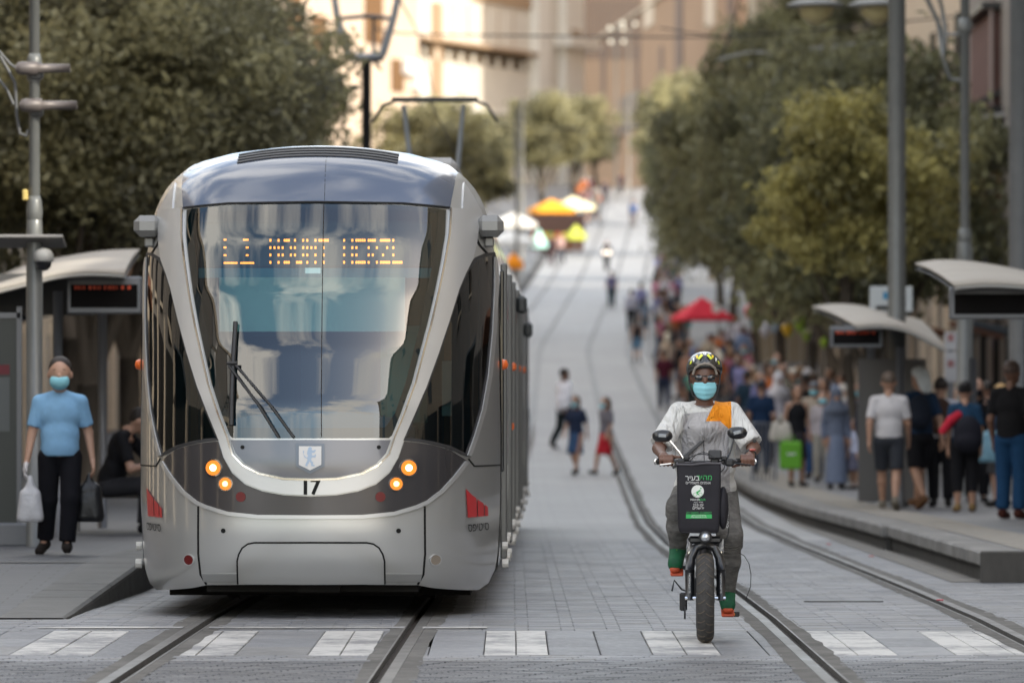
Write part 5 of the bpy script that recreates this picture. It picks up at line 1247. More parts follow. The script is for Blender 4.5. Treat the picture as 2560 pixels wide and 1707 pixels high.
block(fx(1036), fx(1322), -.9, -.01, fz(121, 1180), fz(112, 1180), 'loggia_eave', W3, pb_)
block(fx(1078), fx(1100), -.25, -.01, -2, fz(8, 1090), 'brown_pilaster', W3, pb_)
block(fx(1180), fx(1322), -.25, -.01, fz(12, 1250), 27, 'upper_tan_band', W3, pb_)
for k in range(5): x = fx(1130+k*38); block(x, x+.08, -.08, -.01, fz(105, 1200), fz(14, 1200), 'facade_groove', W3, pb_)
for k in range(4): x = fx(1150+k*45); block(x, x+.9, -.06, .02, fz(330, 1200), fz(285, 1200), 'window', mat('warm_window', (.12, .08, .05), .5), pb_)
block(fx(1090), fx(1325), -.5, -.01, fz(282, 1200), fz(272, 1200), 'ledge', MC['white_stone'], pb_)
block(fx(700), fx(1030), -.6, -.02, -2, 27, 'peach_wing', mat('peach_render', (.55, .43, .33), .85, var=.1, vs=.4), pb_)
for (x0, x1, y0, y1) in ((893, 938, -20, 110), (760, 800, 40, 130), (700, 735, -10, 90), (960, 990, 150, 230)):
    f = block(fx(x0), fx(x1), -.72, -.61, fz(y1, (x0+x1)/2), fz(y0, (x0+x1)/2), 'window', mat('brown_shutter', (.16, .09, .045), .7, var=.3, vs=3), pb_)
for (x0, y0) in ((985, 150), (1010, 190)): block(fx(x0), fx(x0+26), -1.2, -.61, fz(y0+35, x0), fz(y0, x0), 'white_unit', mat('unit_white', (.7, .7, .68), .6), pb_)
# tan shaded building across
tb = empty('tan_building', (0, 0, 0), 0, 'tan pink stone building in shade with tall window strips at the top of the street', 'building')
A2 = Vector((20.5, 470)); B2 = Vector((7.6, 640)); d2 = B2-A2; L2_ = d2.length; tb.location = (A2.x, A2.y, 16); tb.rotation_euler = (0, 0, math.atan2(d2.y, d2.x))
def gx(px): k = (px-1280)/FPX; t = (k*A2.y-A2.x)/(d2.x-k*d2.y); return t*L2_
def gz(py, px): Y = A2.y+d2.y*gx(px)/L2_; return CAMZ+(HZ-py)/FPX*Y-16
block(-10, L2_, -9, 0, -6, 40, 'wall', st3, tb)
m_ts = mat('tan_strip', (.20, .14, .11), .8); m_tl = mat('light_strip', (.62, .50, .38), .8)
for px in list(range(1462, 1600, 9)): block(gx(px+4), gx(px), .0, .08, gz(150, px), gz(0, px), 'window_strip', m_ts, tb)
for px in (1612, 1765): block(gx(px+24), gx(px), .0, .12, gz(75, px), gz(-60, px), 'light_panel', m_tl, tb)
for px in (1690, 1820): block(gx(px+18), gx(px), .0, .12, gz(190, px), gz(-40, px), 'dark_recess', m_ts, tb)
for px in (1505, 1590, 1650, 1700): block(gx(px+8), gx(px), .0, .1, gz(260, px), gz(120, px), 'window_strip', m_ts, tb)
block(gx(1600), gx(1552), .0, .14, gz(330, 1575), gz(235, 1575), 'dark_archway', m_shopd, tb)
block(gx(1900), gx(1455), .0, .3, gz(32, 1600), gz(26, 1600), 'ledge', m_tl, tb)
end_ = empty('far_building', (0, 700, 0), 0, 'plain tan building closing the street behind the far crest', 'building')
block(-40, 60, 0, 20, 15, 66, 'wall', st3, end_)
# ================================================================ TREES
def leafmat(name, c, var=.45):
    m = bpy.data.materials.new(name); m.use_nodes = True; n = m.node_tree; b = n.nodes['Principled BSDF']; L = n.links; MC[name] = m
    at_ = n.nodes.new('ShaderNodeAttribute'); at_.attribute_name = 'tint'
    x = n.nodes.new('ShaderNodeMix'); x.data_type = 'RGBA'; x.inputs[6].default_value = (c[0]*.45, c[1]*.45, c[2]*.5, 1); x.inputs[7].default_value = (min(1, c[0]*1.7), min(1, c[1]*1.6), c[2]*1.35, 1)
    L.new(at_.outputs['Fac'], x.inputs[0]); L.new(x.outputs[2], b.inputs['Base Color']); b.inputs['Roughness'].default_value = .5; b.inputs['Specular IOR Level'].default_value = .35
    t = n.nodes.new('ShaderNodeBsdfTranslucent'); L.new(x.outputs[2], t.inputs[0]); ms = n.nodes.new('ShaderNodeMixShader'); ms.inputs[0].default_value = .4
    o = n.nodes['Material Output']; L.new(b.outputs[0], ms.inputs[1]); L.new(t.outputs[0], ms.inputs[2]); L.new(ms.outputs[0], o.inputs[0]); return m
lf_oak = leafmat('oak_leaves', (.165, .168, .10)); lf_dk = leafmat('dark_oak_leaves', (.205, .20, .125)); lf_yel = leafmat('yellow_green_leaves', (.30, .28, .12)); lf_far = leafmat('olive_leaves', (.27, .255, .15))
m_bark = mat('bark', (.085, .07, .055), .9, var=.35, vs=6, bump=1.0, bs=22, stretch=(1, 1, .25))
def crownmesh(name, R, n_clump, n_leaf, size, m, seed, flat=.8):
    g = np.random.default_rng(seed); cs = []
    while len(cs) < n_clump:
        p = g.normal(size=3); p /= np.linalg.norm(p); r = g.uniform(.35, 1)**.5; q = p*r*np.array([R, R, R*flat])*g.uniform(.62, 1.26)
        if q[2] > -R*flat*.75: cs.append(q)
    cs = np.array(cs); cr = g.uniform(.16, .30, n_clump)*R; ct = g.uniform(0, 1, n_clump)
    ci = g.integers(0, n_clump, n_leaf); d = g.normal(size=(n_leaf, 3)); d /= np.linalg.norm(d, axis=1)[:, None]; rr = g.uniform(.25, 1, n_leaf)**.6
    P = cs[ci]+d*(rr*cr[ci])[:, None]*np.array([1.1, 1.1, .8])
    tw = g.random(n_leaf) < .10; P[tw] += d[tw]*(cr[ci[tw]]*.5)[:, None]
    a = g.normal(size=(n_leaf, 3)); a /= np.linalg.norm(a, axis=1)[:, None]; b = np.cross(a, g.normal(size=(n_leaf, 3))); b /= np.linalg.norm(b, axis=1)[:, None]
    s = size*g.uniform(.6, 1.3, n_leaf)[:, None]; a = a*s; b = b*s*.5
    V = np.stack([P-a, P+b*.9-a*.1, P+a, P-b*.9-a*.1], 1).reshape(-1, 3)
    me = bpy.data.meshes.new(name); me.vertices.add(len(V)); me.vertices.foreach_set('co', V.astype(np.float32).ravel()); me.loops.add(len(V)); me.loops.foreach_set('vertex_index', np.arange(len(V), dtype=np.int32))
    me.polygons.add(n_leaf); me.polygons.foreach_set('loop_start', np.arange(0, len(V), 4, dtype=np.int32)); me.update(calc_edges=True)
    at_ = me.attributes.new('tint', 'FLOAT', 'FACE'); at_.data.foreach_set('value', np.clip(ct[ci]*.6+g.uniform(0, .5, n_leaf)-.05, 0, 1).astype(np.float32)); me.materials.append(m)
    return me, cs
def treemesh(cs, H, R, tr, seed, fork=.4):
    """trunk and limbs reaching up to the leaf clumps; crown centre is H above the foot"""
    rnd = random.Random(seed); t = MB(); f = Vector((rnd.uniform(-.15, .15), rnd.uniform(-.1, .1), H*fork)); t.tube([(0, 0, -.1), (f.x*.2, f.y*.2, H*fork*.5), f], [tr*1.35, tr, tr*.9], 12)
    l = []
    for k in range(9):
        c = Vector(cs[rnd.randrange(len(cs))])*.8+Vector((0, 0, H)); md = f.lerp(c, .5)+Vector((rnd.uniform(-.2, .2), rnd.uniform(-.2, .2), .15)); m_ = MB().tube([f-Vector((0, 0, .1)), md, c], [tr*.6, tr*.35, tr*.12], 8); l.append(m_)
    return t, l
def tree(label, x, y, H, me, cs, tr=.16, k=1.0, rz=0, seed=0, fork=.4, group=None, cat='tree', zs=1.0):
    r = empty('tree', (x, y, ground(y)+.14), rz, label, cat, group)
    o = bpy.data.objects.new('crown', me); link(o, r); o.location = (0, 0, H); o.scale = (k, k, k*zs)
    t, l = treemesh(cs*k, H, 1, tr, seed, fork); t.build('trunk', m_bark, r, True)
    for q in l: q.build('limb', m_bark, r, True)
    return r
cmA, csA = crownmesh('oak_crown', 3.2, 120, 64000, .085, lf_dk, 1)
cmB, csB = crownmesh('oak_crown', 3.0, 110, 36000, .11, lf_oak, 2)
cmC, csC = crownmesh('young_crown', 1.5, 70, 15000, .075, lf_yel, 3, flat=1.0)
cmD, csD = crownmesh('olive_crown', 3.0, 80, 16000, .17, lf_far, 4)
gL = 'street trees on the left'; gR = 'street trees on the right'
tree('dark leafy oak nearest the camera above the left shelter', -6.1, 82, 5.6, cmA, csA, .17, .95, 0, 11, .32, gL)
tree('big dark oak filling the space above the tram shelter', -6.7, 100, 6.4, cmA, csA, .20, 1.0, 1.3, 12, .35, gL)
tree('dark oak at the top left corner above the spotlights', -7.4, 96, 8.6, cmA, csA, .20, 1.05, 2.6, 17, .3, gL)
tree('oak crown spreading behind the roof of the tram on its left', -7.4, 124, 7.0, cmB, csB, .18, 1.1, .5, 13, .4, gL)
tree('dusty oak with ragged crown beside the black catenary pole', -8.0, 152, 7.0, cmB, csB, .18, .95, 2.0, 14, .4, gL)
tree('olive green tree right behind the pantograph', -3.4, 236, 6.6, cmD, csD, .2, .95, 0, 15, .4, gL)
tree('olive green tree between the pantograph and the pale building', -3.2, 290, 6.5, cmD, csD, .2, 1.05, 1, 16, .4, gL)
tree('sunlit yellow-green tree left of the top of the street', 1.9, 365, 6.2, cmD, csD, .2, .95, 2, 18, .4, gL)
tree('sunlit yellow-green tree in front of the tan building', 4.3, 392, 5.8, cmD, csD, .2, .9, 3, 19, .4, gL)
tree('pale tree at the crest behind the cafe umbrellas', 4.7, 436, 5.4, cmD, csD, .2, .8, 3.5, 61, .4, gL)
tree('dark small tree at the left of the street crest', 7.0, 476, 3.4, cmB, csB, .2, .6, 3.5, 62, .4, gL)
tree('small yellow-green tree standing before the dark oaks on the right', 5.9, 98, 5.15, cmC, csC, .08, 1.2, 0, 21, .45, gR)
for j, (x, y, H, k, lab) in enumerate(((6.8, 108, 5.4, .78, 'dark oak behind the yellow-green tree, nearest of the right row'), (7.4, 128, 5.8, .9, 'dark oak above the far end of the right shelter'), (7.9, 152, 6.8, 1.0, 'dark oak second behind the thick grey pole'), (8.3, 176, 7.0, 1.08, 'tall oak reaching the top of the right row'), (8.6, 202, 6.4, 1.0, 'oak in the middle of the right row above the red canopy'), (9.0, 232, 5.9, 1.0, 'oak further up the right row beside the street'), (9.6, 262, 5.4, 1.0, 'oak beside the edge of the shade on the right'), (10.4, 296, 4.8, 1.0, 'farthest oak at the narrow end of the right row'), (10.9, 330, 6.2, 1.0, 'pale oak beyond the right row'), (11.6, 378, 6.2, .95, 'pale oak further up beyond the right row'), (12.4, 438, 5.6, .9, 'pale oak at the crest on the right side'))):
    tree(lab, x, y, H, cmB if j < 8 else cmD, csB if j < 8 else csD, .18, k, j*1.1, 30+j, .30, gR, zs=1.5)
# hedge-like foliage high on the right roof line
tree('leafy tree in front of the cream building at the top right', 9.2, 166, 10.0, cmB, csB, .2, .9, 4, 50, .5, gR)
# ================================================================ STREET FURNITURE
m_pole = mat('pole_grey_green', (.125, .130, .125), .45, .2, var=.12, vs=3, coat=.2); m_poled = mat('pole_black', (.012, .012, .013), .5); m_poleg = mat('cast_grey', (.21, .23, .25), .5, .3, var=.15, vs=6)
m_pole2 = mat('pole_dark_grey', (.075, .078, .08), .5, var=.2, vs=3)
def pole(label, px, Y, w, ztop, m, name='pole', x=None, collars=()):
    X = (px-1280)/FPX*Y if x is None else x; r = w/2; z0 = ground(Y); e = empty(name, (X, Y, z0), 0, label, 'pole')
    MB().tube([(0, 0, 0), (0, 0, 1.2), (0, 0, 1.25), (0, 0, ztop)], [r*1.35, r*1.3, r*1.05, r*.92], 16).build('shaft', m, e, True)
    MB().lathe([(r*2.2, 0), (r*2.2, .04), (r*1.5, .10), (r*1.35, .2)], (0, 0, 0)).build('base', m, e)
    for z in collars: MB().lathe([(r*1.0, z-.12), (r*1.35, z-.10), (r*1.5, z), (r*1.35, z+.09), (r*1.0, z+.14)], (0, 0, 0)).build('collar', m, e, True)
    return e
thick = pole('thick grey catenary pole rising behind the right shelter roof', 2242, 76, .235, 13, m_pole)
MB().box((-.6, -.05, 4.9+1.0), (1.1, .05, .05)).build('cross_arm', m_poleg, thick) if 0 else None
thin = pole('thin grey lamp pole with collars and curved brackets at the right', 2412, 84, .14, 13, m_pole, collars=(4.1, 7.2))
MB().lathe([(.125, 0), (.125, 3.8), (.11, 4.0), (.08, 4.08)], (0, 0, .0)).build('lower_shaft', m_pole, thin, True)
MB().tube([(0, 0, 7.1), (-.28, 0, 7.1), (-.32, 0, 6.75), (-.22, 0, 6.45), (0, 0, 6.4)], .03, 8).tube([(-.32, 0, 6.8), (-.40, 0, 7.3), (-.62, 0, 7.75), (-.9, 0, 8.1)], .035, 8).tube([(-.28, 0, 7.1), (-.34, 0, 7.5), (-.48, 0, 8.0)], .03, 8).build('curved_bracket', m_pole, thin, True)
edge = pole('dark round pole at the right edge of the picture', 2556, 86, .40, 15, m_pole2)
lyr = pole('black catenary pole with a grey lyre frame above the tram', 916, 112, .205, 8.32, m_poled, name='catenary_pole')
def L_(px, py): v = at(px, py, 112); return (v.x-lyr.location.x, 0, v.z-lyr.location.z)
for s in (0, 1):
    pts = [L_(916, 146), L_(877, 144), L_(868, 130), L_(843, 45), L_(832, -30), L_(820, -120)] if s == 0 else [L_(916, 146), L_(952, 144), L_(958, 130), L_(984, 45), L_(1000, -30), L_(1010, -120)]
    MB().tube(pts, [.11, .10, .09, .075, .07, .06], 10).build('lyre_arm', m_poleg, lyr, True)
MB().tube([L_(852, 47), L_(885, 44), L_(915, 41), L_(945, 44), L_(978, 47)], .045, 8).tube([L_(934, 45), L_(934, 140)], .035, 8).build('cross_bar', m_pole2, lyr, True)
MB().lathe([(.06, 0), (.2, .02), (.34, .05), (.34, .10), (.1, .14)], (0, 0, L_(916, 150)[2]-.03)).build('lyre_foot', m_poleg, lyr)
for s in (-1, 1): MB().tube([(s*.1, 0, L_(0, 148)[2]), (s*.25, -.1, L_(0, 165)[2]), (s*.3, -.1, L_(0, 178)[2]), (s*.16, -.1, L_(0, 160)[2])], .018, 6).build('cable_loop', m_poled, lyr)
# left mast with spotlights, plate and dome camera
ms = pole('grey mast at the left with two spotlights, a flat plate and a dome camera', 86, 52, .10, 7, m_pole, name='camera_mast', collars=(3.30, 4.6))
def M_(px, py): v = at(px, py, 52); return Vector((v.x-ms.location.x, 0, v.z-ms.location.z))
MB().lathe([(.075, 0), (.075, 3.1), (.06, 3.4)], (0, 0, 0)).build('lower_shaft', m_pole, ms, True)
for (x0, x1, yy) in ((42, 178, 173), (52, 195, 265)):
    a, b_ = M_(x0, yy), M_(x1, yy); c_ = a.lerp(b_, .5)
    s_ = MB().tube([a+Vector((0, -.12, .0)), a+Vector((.02, -.12, 0)), a+Vector((.06, -.12, 0)), a+Vector((.20, -.12, 0)), a+Vector((.205, -.12, 0)), b_+Vector((0, -.12, 0))], [.03, .055, .062, .062, .042, .040], 16).build('spotlight', mat('lamp_brown_grey', (.12, .105, .10), .5, .3), ms, True)
    MB().box(M_(92, yy)+Vector((.0, -.02, -.02)), (.12, .14, .16), bev=.02).build('spotlight_clamp', m_pole2, ms)
MB().tube([M_(0, 140), M_(20, 175), M_(38, 210), M_(42, 290), M_(50, 335), M_(66, 340), M_(70, 325)], .016, 8).tube([M_(-10, 190), M_(18, 225), M_(34, 262)], .014, 8).tube([M_(-5, 125), M_(25, 160), M_(50, 178)], .012, 8).build('mast_cable', m_pole2, ms)
MB().box(M_(75, 605)+Vector((-.09, -.05, .005)), (.82, .40, .03), rx=-.22, bev=.008).build('flat_plate', mat('plate_grey', (.18, .175, .17), .6), ms)
d = M_(112, 650)+Vector((0, -.15, 0)); dm = MB().lathe([(.035, .10), (.07, .085), (.092, .05), (.096, -.01), (.086, -.02)], d).build('camera_dome_cap', mat('cap_grey_white', (.30, .30, .29), .5), ms, True)
MB().lathe([(.075, -.02), (.068, -.065), (.04, -.095), (.0, -.105)], d).build('camera_dome', mat('dome_smoke', (.01, .01, .012), .05, coat=1), dm, True)
MB().tube([M_(86, 628), d+Vector((0, 0, .09))], .02, 8).build('camera_bracket', m_pole, ms)
MB().box(M_(64, 488)+Vector((0, -.04, 0)), (.05, .05, .10), bev=.01).build('yellow_tag', mat('tag_yellow', (.5, .38, .12), .6), ms)
# shelters: a thin curved roof ruled between its near and far edges
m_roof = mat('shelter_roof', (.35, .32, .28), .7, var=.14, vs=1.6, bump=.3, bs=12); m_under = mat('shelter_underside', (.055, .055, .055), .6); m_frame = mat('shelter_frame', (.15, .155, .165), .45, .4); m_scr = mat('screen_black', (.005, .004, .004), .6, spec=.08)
m_ledr = mat('led_dim_red', (.5, .05, .01), .5, emit=(1, .08, .01), es=.015)
def cat(pts, n=6):
    o = []
    for i in range(len(pts)-1):
        p = [Vector(pts[max(0, min(len(pts)-1, j))]) for j in (i-1, i, i+1, i+2)]
        for k in range(n):
            t = k/n; o.append(.5*((2*p[1])+(p[2]-p[0])*t+(2*p[0]-5*p[1]+4*p[2]-p[3])*t*t+(3*p[1]-p[0]-3*p[2]+p[3])*t**3))
    return o+[Vector(pts[-1])]
def roofsheet(e, near, Yn, far, Yf, base, litter=True):
    N = cat([at(a, b, Yn)-base for a, b in near]); Fr = cat([at(a, b, Yf)-base for a, b in far]); n = len(N); V = []; F = []; R_n = 8
    for r in range(R_n):
        t = r/(R_n-1)
        for i in range(n): p = N[i].lerp(Fr[i], t); p.z += .03*math.sin(math.pi*t); V.append(p)
    for r in range(R_n-1):
        for i in range(n-1): F.append((r*n+i, r*n+i+1, (r+1)*n+i+1, (r+1)*n+i))
    o = meshobj('roof_skin', V, F, m_roof, e, True); md = o.modifiers.new('s', 'SOLIDIFY'); md.thickness = .03; md.offset = -1
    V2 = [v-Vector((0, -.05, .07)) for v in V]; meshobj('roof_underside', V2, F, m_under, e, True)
    MB().tube([p+Vector((0, .02, -.04)) for p in N], .022, 8).build('roof_edge', mat('roof_edge_grey', (.33, .32, .30), .6), e, True)
    return o
def ledboard(e, c, w, h, m=None, text=True):
    b = MB().box(c, (w, .22, h), bev=.015).build('display_case', m_frame, e)
    s = MB().box((c.x, c.y-.115, c.z-.01), (w*.90, .01, h*.62)).build('display_screen', m_scr, b)
    if text:
        mb = MB(); rnd = random.Random(3); x = c.x-w*.38
        while x < c.x+w*.36:
            ww = rnd.choice((.02, .03, .012)); 
            if rnd.random() < .75: mb.box((x, c.y-.122, c.z+h*.20), (ww, .002, .035))
            x += ww+.012
        q = mb.build('display_text', m_ledr, s); q['kind'] = 'stuff'
    return b
def shelter(label, near, Yn, far, Yf, x_, posts, group='tram stop shelters'):
    Ym = (Yn+Yf)/2; z0 = ground(Ym)+.25; base = Vector((x_, Ym, z0)); e = empty('tram_shelter', base, 0, label, 'shelter', group); roofsheet(e, near, Yn, far, Yf, base)
    for (X, Y, h) in posts: MB().tube([(X-x_, Y-Ym, 0), (X-x_, Y-Ym, h)], .05, 10).build('post', m_frame, e, True)
    return e
s1 = shelter('nearest shelter on the right platform with a blank display, cut by the picture edge', [(2386, 711), (2450, 705), (2520, 706), (2600, 714), (2720, 740)], 58, [(2288, 657), (2345, 649), (2430, 653), (2560, 676), (2700, 715)], 66, 5.5, [(5.9, 60, 2.3), (5.9, 65, 2.4)])
ledboard(s1, at(2478, 758, 58.5)-s1.location, .86, .33, None, False)
s2 = shelter('second shelter on the right platform with curved pale roof and red display', [(2140, 813), (2200, 809), (2262, 818), (2320, 845), (2366, 870)], 72, [(2030, 765), (2085, 759), (2150, 763), (2230, 782), (2305, 800), (2388, 836)], 82, 5.2, [(5.05, 74, 2.15), (5.05, 80, 2.2), (6.0, 74, 2.0)])
ledboard(s2, at(2140, 842, 72.4)-s2.location, .66, .27)
MB().box((at(2240, 950, 75).x-5.2, -1.2, 1.05), (.9, .06, 1.9)).build('rear_panel', mat('panel_dark', (.11, .105, .10), .5), s2)
s3 = shelter('left shelter with curved roof and orange display beside the tram', [(-90, 742), (0, 718), (80, 698), (150, 682), (230, 676), (312, 680)], 56, [(-60, 705), (0, 688), (60, 664), (150, 643), (260, 626), (350, 622)], 63, -4.4, [(-4.55, 57, 2.45), (-5.6, 57, 2.3), (-4.32, 60, 2.5)])
ledboard(s3, at(262, 738, 56.6)-s3.location, .74, .37)
e = s3; base = s3.location
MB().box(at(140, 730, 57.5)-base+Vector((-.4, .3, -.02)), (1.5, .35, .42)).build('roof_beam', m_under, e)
# left glass panel with posters
gp = empty('glass_panel', (at(30, 0, 52.5).x-.1, 52.5, ground(52)+.235), 0, 'framed dark glass panel with posters at the left edge', 'panel')
MB().box((-.15, 0, 1.12), (.62, .04, 1.95)).build('pane', mat('dark_green_glass', (.014, .02, .02), .35), gp)
MB().box((.17, -.01, 1.15), (.045, .07, 2.1)).box((-.15, -.01, 2.12), (.66, .07, .05)).build('frame', m_frame, gp)
MB().box((-.10, .0, .10), (.75, .3, .22), bev=.02).build('plinth', m_frame, gp)
MB().box((-.05, -.024, 1.62), (.26, .004, .09)).build('poster_header', mat('poster_maroon', (.12, .012, .02), .6), gp); MB().box((-.05, -.024, 1.30), (.26, .004, .5)).build('poster', mat('poster_grey', (.09, .10, .10), .6), gp)
MB().box((-.18, -.05, 1.05), (.10, .02, .62), rx=.05).build('notice_sheet', mat('paper_white', (.62, .60, .62), .7), gp); MB().box((-.18, -.055, 1.38), (.09, .02, .06)).build('notice_clip', mat('clip_orange', (.7, .15, .03), .6), gp)
be = empty('bench', (-4.05, 58.3, ground(58)+.235), 0, 'low stone bench behind the man in blue', 'bench')
MB().box((0, 0, .40), (1.3, .45, .08), bev=.015).build('seat', mat('bench_stone', (.36, .35, .33), .7, var=.15), be)
for s in (-1, 1): MB().box((s*.45, 0, .18), (.12, .36, .36)).build('leg', MC['bench_stone'], be)
# signs on the right
sg = empty('stop_sign', (at(2228, 0, 80).x, 80, ground(80)+.25), 0, 'white information board with blue tram symbol behind the thick pole', 'sign')
zc = at(0, 748, 80).z-sg.location.z
MB().box((0, 0, zc), (.60, .06, .36), bev=.01).build('board', mat('sign_white', (.42, .45, .46), .5), sg); MB().box((-.07, -.036, zc+.05), (.10, .006, .10)).build('tram_symbol', mat('sign_blue', (.03, .20, .36), .5), sg); MB().box((-.12, -.036, zc-.12), (.2, .006, .06)).build('sign_text', m_blk, sg)
MB().tube([(-.0, .05, 0), (0, .05, zc)], .04, 8).build('post', m_frame, sg)
tm = empty('timetable_post', (at(2376, 0, 83).x, 83, ground(83)+.25), 0, 'narrow white timetable post in front of the thin lamp pole', 'sign')
zt_ = at(0, 832, 83).z-tm.location.z
MB().box((0, 0, zt_/2), (.10, .06, zt_), bev=.01).build('post', m_frame, tm)
for z, h in ((zt_-.12, .26), (zt_-.50, .44)): MB().box((0, -.035, z), (.18, .02, h), bev=.004).build('timetable_sheet', mat('sheet_white', (.40, .40, .41), .6), tm); MB().box((0, -.048, z+.05), (.09, .004, .10)).build('timetable_print', mat('print_dull_red', (.28, .12, .12), .6), tm)
tk = empty('ticket_machine', (at(2215, 0, 84).x, 84, ground(84)+.25), 0, 'pale grey ticket machine standing under the second right shelter', 'machine')
MB().box((0, 0, .85), (.42, .4, 1.7), bev=.03).build('cabinet', mat('machine_grey', (.30, .30, .29), .5), tk); MB().box((.02, -.21, 1.25), (.2, .01, .16)).build('screen', m_scr, tk)
def railing(label, x0, x1, y, h=1.0):
    e = empty('railing', ((x0+x1)/2, y, ground(y)+.27), 0, label, 'railing'); w = (x1-x0)/2
    MB().tube([(-w, 0, 0), (-w, 0, h), (w, 0, h), (w, 0, 0)], .028, 8).build('frame', m_frame, e, True)
    for k in range(1, 6): MB().tube([(-w+2*w*k/6, 0, 0), (-w+2*w*k/6, 0, h)], .012, 6).build('rail_bar', m_frame, e)
    return e
railing('grey tubular railing at the platform edge behind the cyclist', at(1880, 0, 98).x, at(1925, 0, 98).x+.1, 98)
railing('second grey railing further along the right platform', at(1838, 0, 118).x, at(1872, 0, 118).x, 118)
# lamps hanging at the top right
for px, Y, lab in ((2040, 90, 'cream bell-shaped street lamp hanging at the top, left of two'), (2192, 90, 'cream bell-shaped street lamp beside the thick pole, right of two')):
    v = at(px, 12, Y); e = empty('street_lamp', (v.x, Y, v.z), 0, lab, 'lamp'); MB().lathe([(.0, .10), (.30, .06), (.46, .0), (.46, -.03), (.30, -.04)], (0, 0, 0), 'Z', 24).build('lamp_shade', mat('shade_grey', (.20, .20, .19), .5), e, True)
    MB().lathe([(.30, -.03), (.26, -.16), (.12, -.30), (.0, -.34)], (0, 0, 0), 'Z', 20).build('lamp_glass', mat('lamp_cream', (.42, .35, .17), .3, coat=.3), e, True); MB().tube([(0, 0, .08), (0, 0, 1.0), (.6, 0, 1.5)], .035, 8).build('lamp_arm', m_pole, e)
# overhead wires
def wire(label, pts, r=.014, m=m_blk):
    o = MB().tube(cat(pts, 6), r, 5).build('overhead_wire', m); return tag(o, label, 'wire')
wire('cross wire spanning the street at the top, far behind the tram', [at(930, 60, 140), at(1010, 84, 140), at(1500, 92, 141), at(1800, 92, 141), at(2100, 70, 142), at(2600, 20, 142)], .022)
wire('thin slanting wire right of the pale building', [at(1860, -60, 120), at(1838, 40, 120), at(1805, 140, 120)], .018)
wire('short wire with insulator above the right trees', [at(1795, 150, 130), at(1870, 132, 130), at(1940, 130, 130), at(2140, 110, 130)], .022, mat('insulator_grey', (.3, .3, .29), .6))
wire('wire stay below the cross wire on the right', [at(1650, 70, 125), at(1800, 95, 125)], .015)
wire('distant cross wire low above the far trees', [at(1240, 310, 260), at(1400, 322, 262), at(1620, 318, 264), at(1900, 300, 264)], .03)
wire('sagging wire between the lyre pole and the left trees', [at(700, 0, 112), at(760, 40, 112), at(850, 60, 112)], .02)
wire('sloping wire from the lyre pole to the pale building', [at(1000, 0, 115), at(1060, 130, 170), at(1090, 300, 230)], .02)
for i_, (fx_, lab) in enumerate(((leftx, 'contact wire over the left track'), (rightx, 'contact wire over the right track'))):
    wire(lab, [Vector((fx_(y), y, ground(y)+5.62)) for y in (74 if i_ == 0 else 96, 110, 140, 170, 200, 240, 290, 340, 400, 470)], .010)
for Y, px, lab in ((300, 1305, 'slim far lamp post beside the orange umbrella'), (250, 1292, 'grey post standing beside the far left umbrellas'), (440, 1540, 'distant lamp post before the tan building, left'), (460, 1572, 'distant lamp post before the tan building, right')):
    e = pole(lab, px, Y, .14 if Y > 400 else .2, 9.5 if Y < 400 else 13.5, mat('pale_post', (.26, .25, .23), .5))
    if Y > 400:
        for dx, dz in ((-.5, 13.2), (.5, 13.6), (-.45, 12.2)): MB().lathe([(.0, .17), (.13, .1), (.17, 0), (.12, -.12), (0, -.17)], (dx, 0, dz), 'Z', 12).build('globe_lamp', mat('globe_white', (.75, .72, .62), .3), e, True); MB().tube([(0, 0, dz-.2), (dx, 0, dz-.2)], .04, 6).build('globe_arm', MC['pale_post'], e)
# market umbrellas and canopies
def canopy(label, px, py_e, py_t, Y, w, col, name='market_umbrella', sq=4, cat_='umbrella', flap=.22):
    a = at(px, py_e, Y); zt2 = at(px, py_t, Y).z-a.z; g0 = ground(Y)+.14; e = empty(name, (a.x, Y, g0), 0, label, cat_); ze = a.z-g0; V = [(0, 0, ze+zt2)]; n = sq; F = []
    for k in range(n):
        t = 2*math.pi*(k+.5)/n+.25; V.append((w/2*1.25*math.cos(t), w/2*1.25*math.sin(t), ze+.05))
    for k in range(n):
        t = 2*math.pi*(k+.5)/n+.25; V.append((w/2*1.27*math.cos(t), w/2*1.27*math.sin(t), ze-flap))
    for k in range(n): j = (k+1) % n; F += [(0, k+1, j+1), (k+1, k+1+n, j+1+n, j+1)]
    o = meshobj('canopy', V, F, mat('canvas_%02x%02x%02x' % tuple(int(c*255) for c in col), col, .8, var=.08, vs=3), e); md = o.modifiers.new('s', 'SOLIDIFY'); md.thickness = .02
    if sq == 4 and name == 'canopy_tent':
        for k in range(4): t = 2*math.pi*(k+.5)/4+.25; MB().tube([(w/2*1.2*math.cos(t), w/2*1.2*math.sin(t), 0), (w/2*1.2*math.cos(t), w/2*1.2*math.sin(t), ze)], .025, 6).build('post', m_frame, e)
    else: MB().tube([(0, 0, 0), (0, 0, ze+zt2)], .035, 8).build('post', m_frame, e)
    return e
rt = canopy('red canopy tent with a white round emblem among the crowd', 1755, 798, 742, 182, 1.85, (.62, .035, .06), 'canopy_tent', 4, 'tent', .05)
zc = at(1790, 772, 182); MB().lathe([(.0, -.01), (.15, -.01), (.15, .01), (.0, .01)], zc-rt.location+Vector((-.02, -.80, .0)), 'Y', 18).build('white_emblem', mat('emblem_white', (.8, .78, .76), .6), rt)
canopy('orange and yellow umbrella on the sunny left side of the street', 1378, 525, 497, 352, 2.7, (.75, .30, .03))
canopy('white umbrella with yellow rim next to the orange one', 1432, 518, 490, 366, 2.6, (.85, .75, .50))
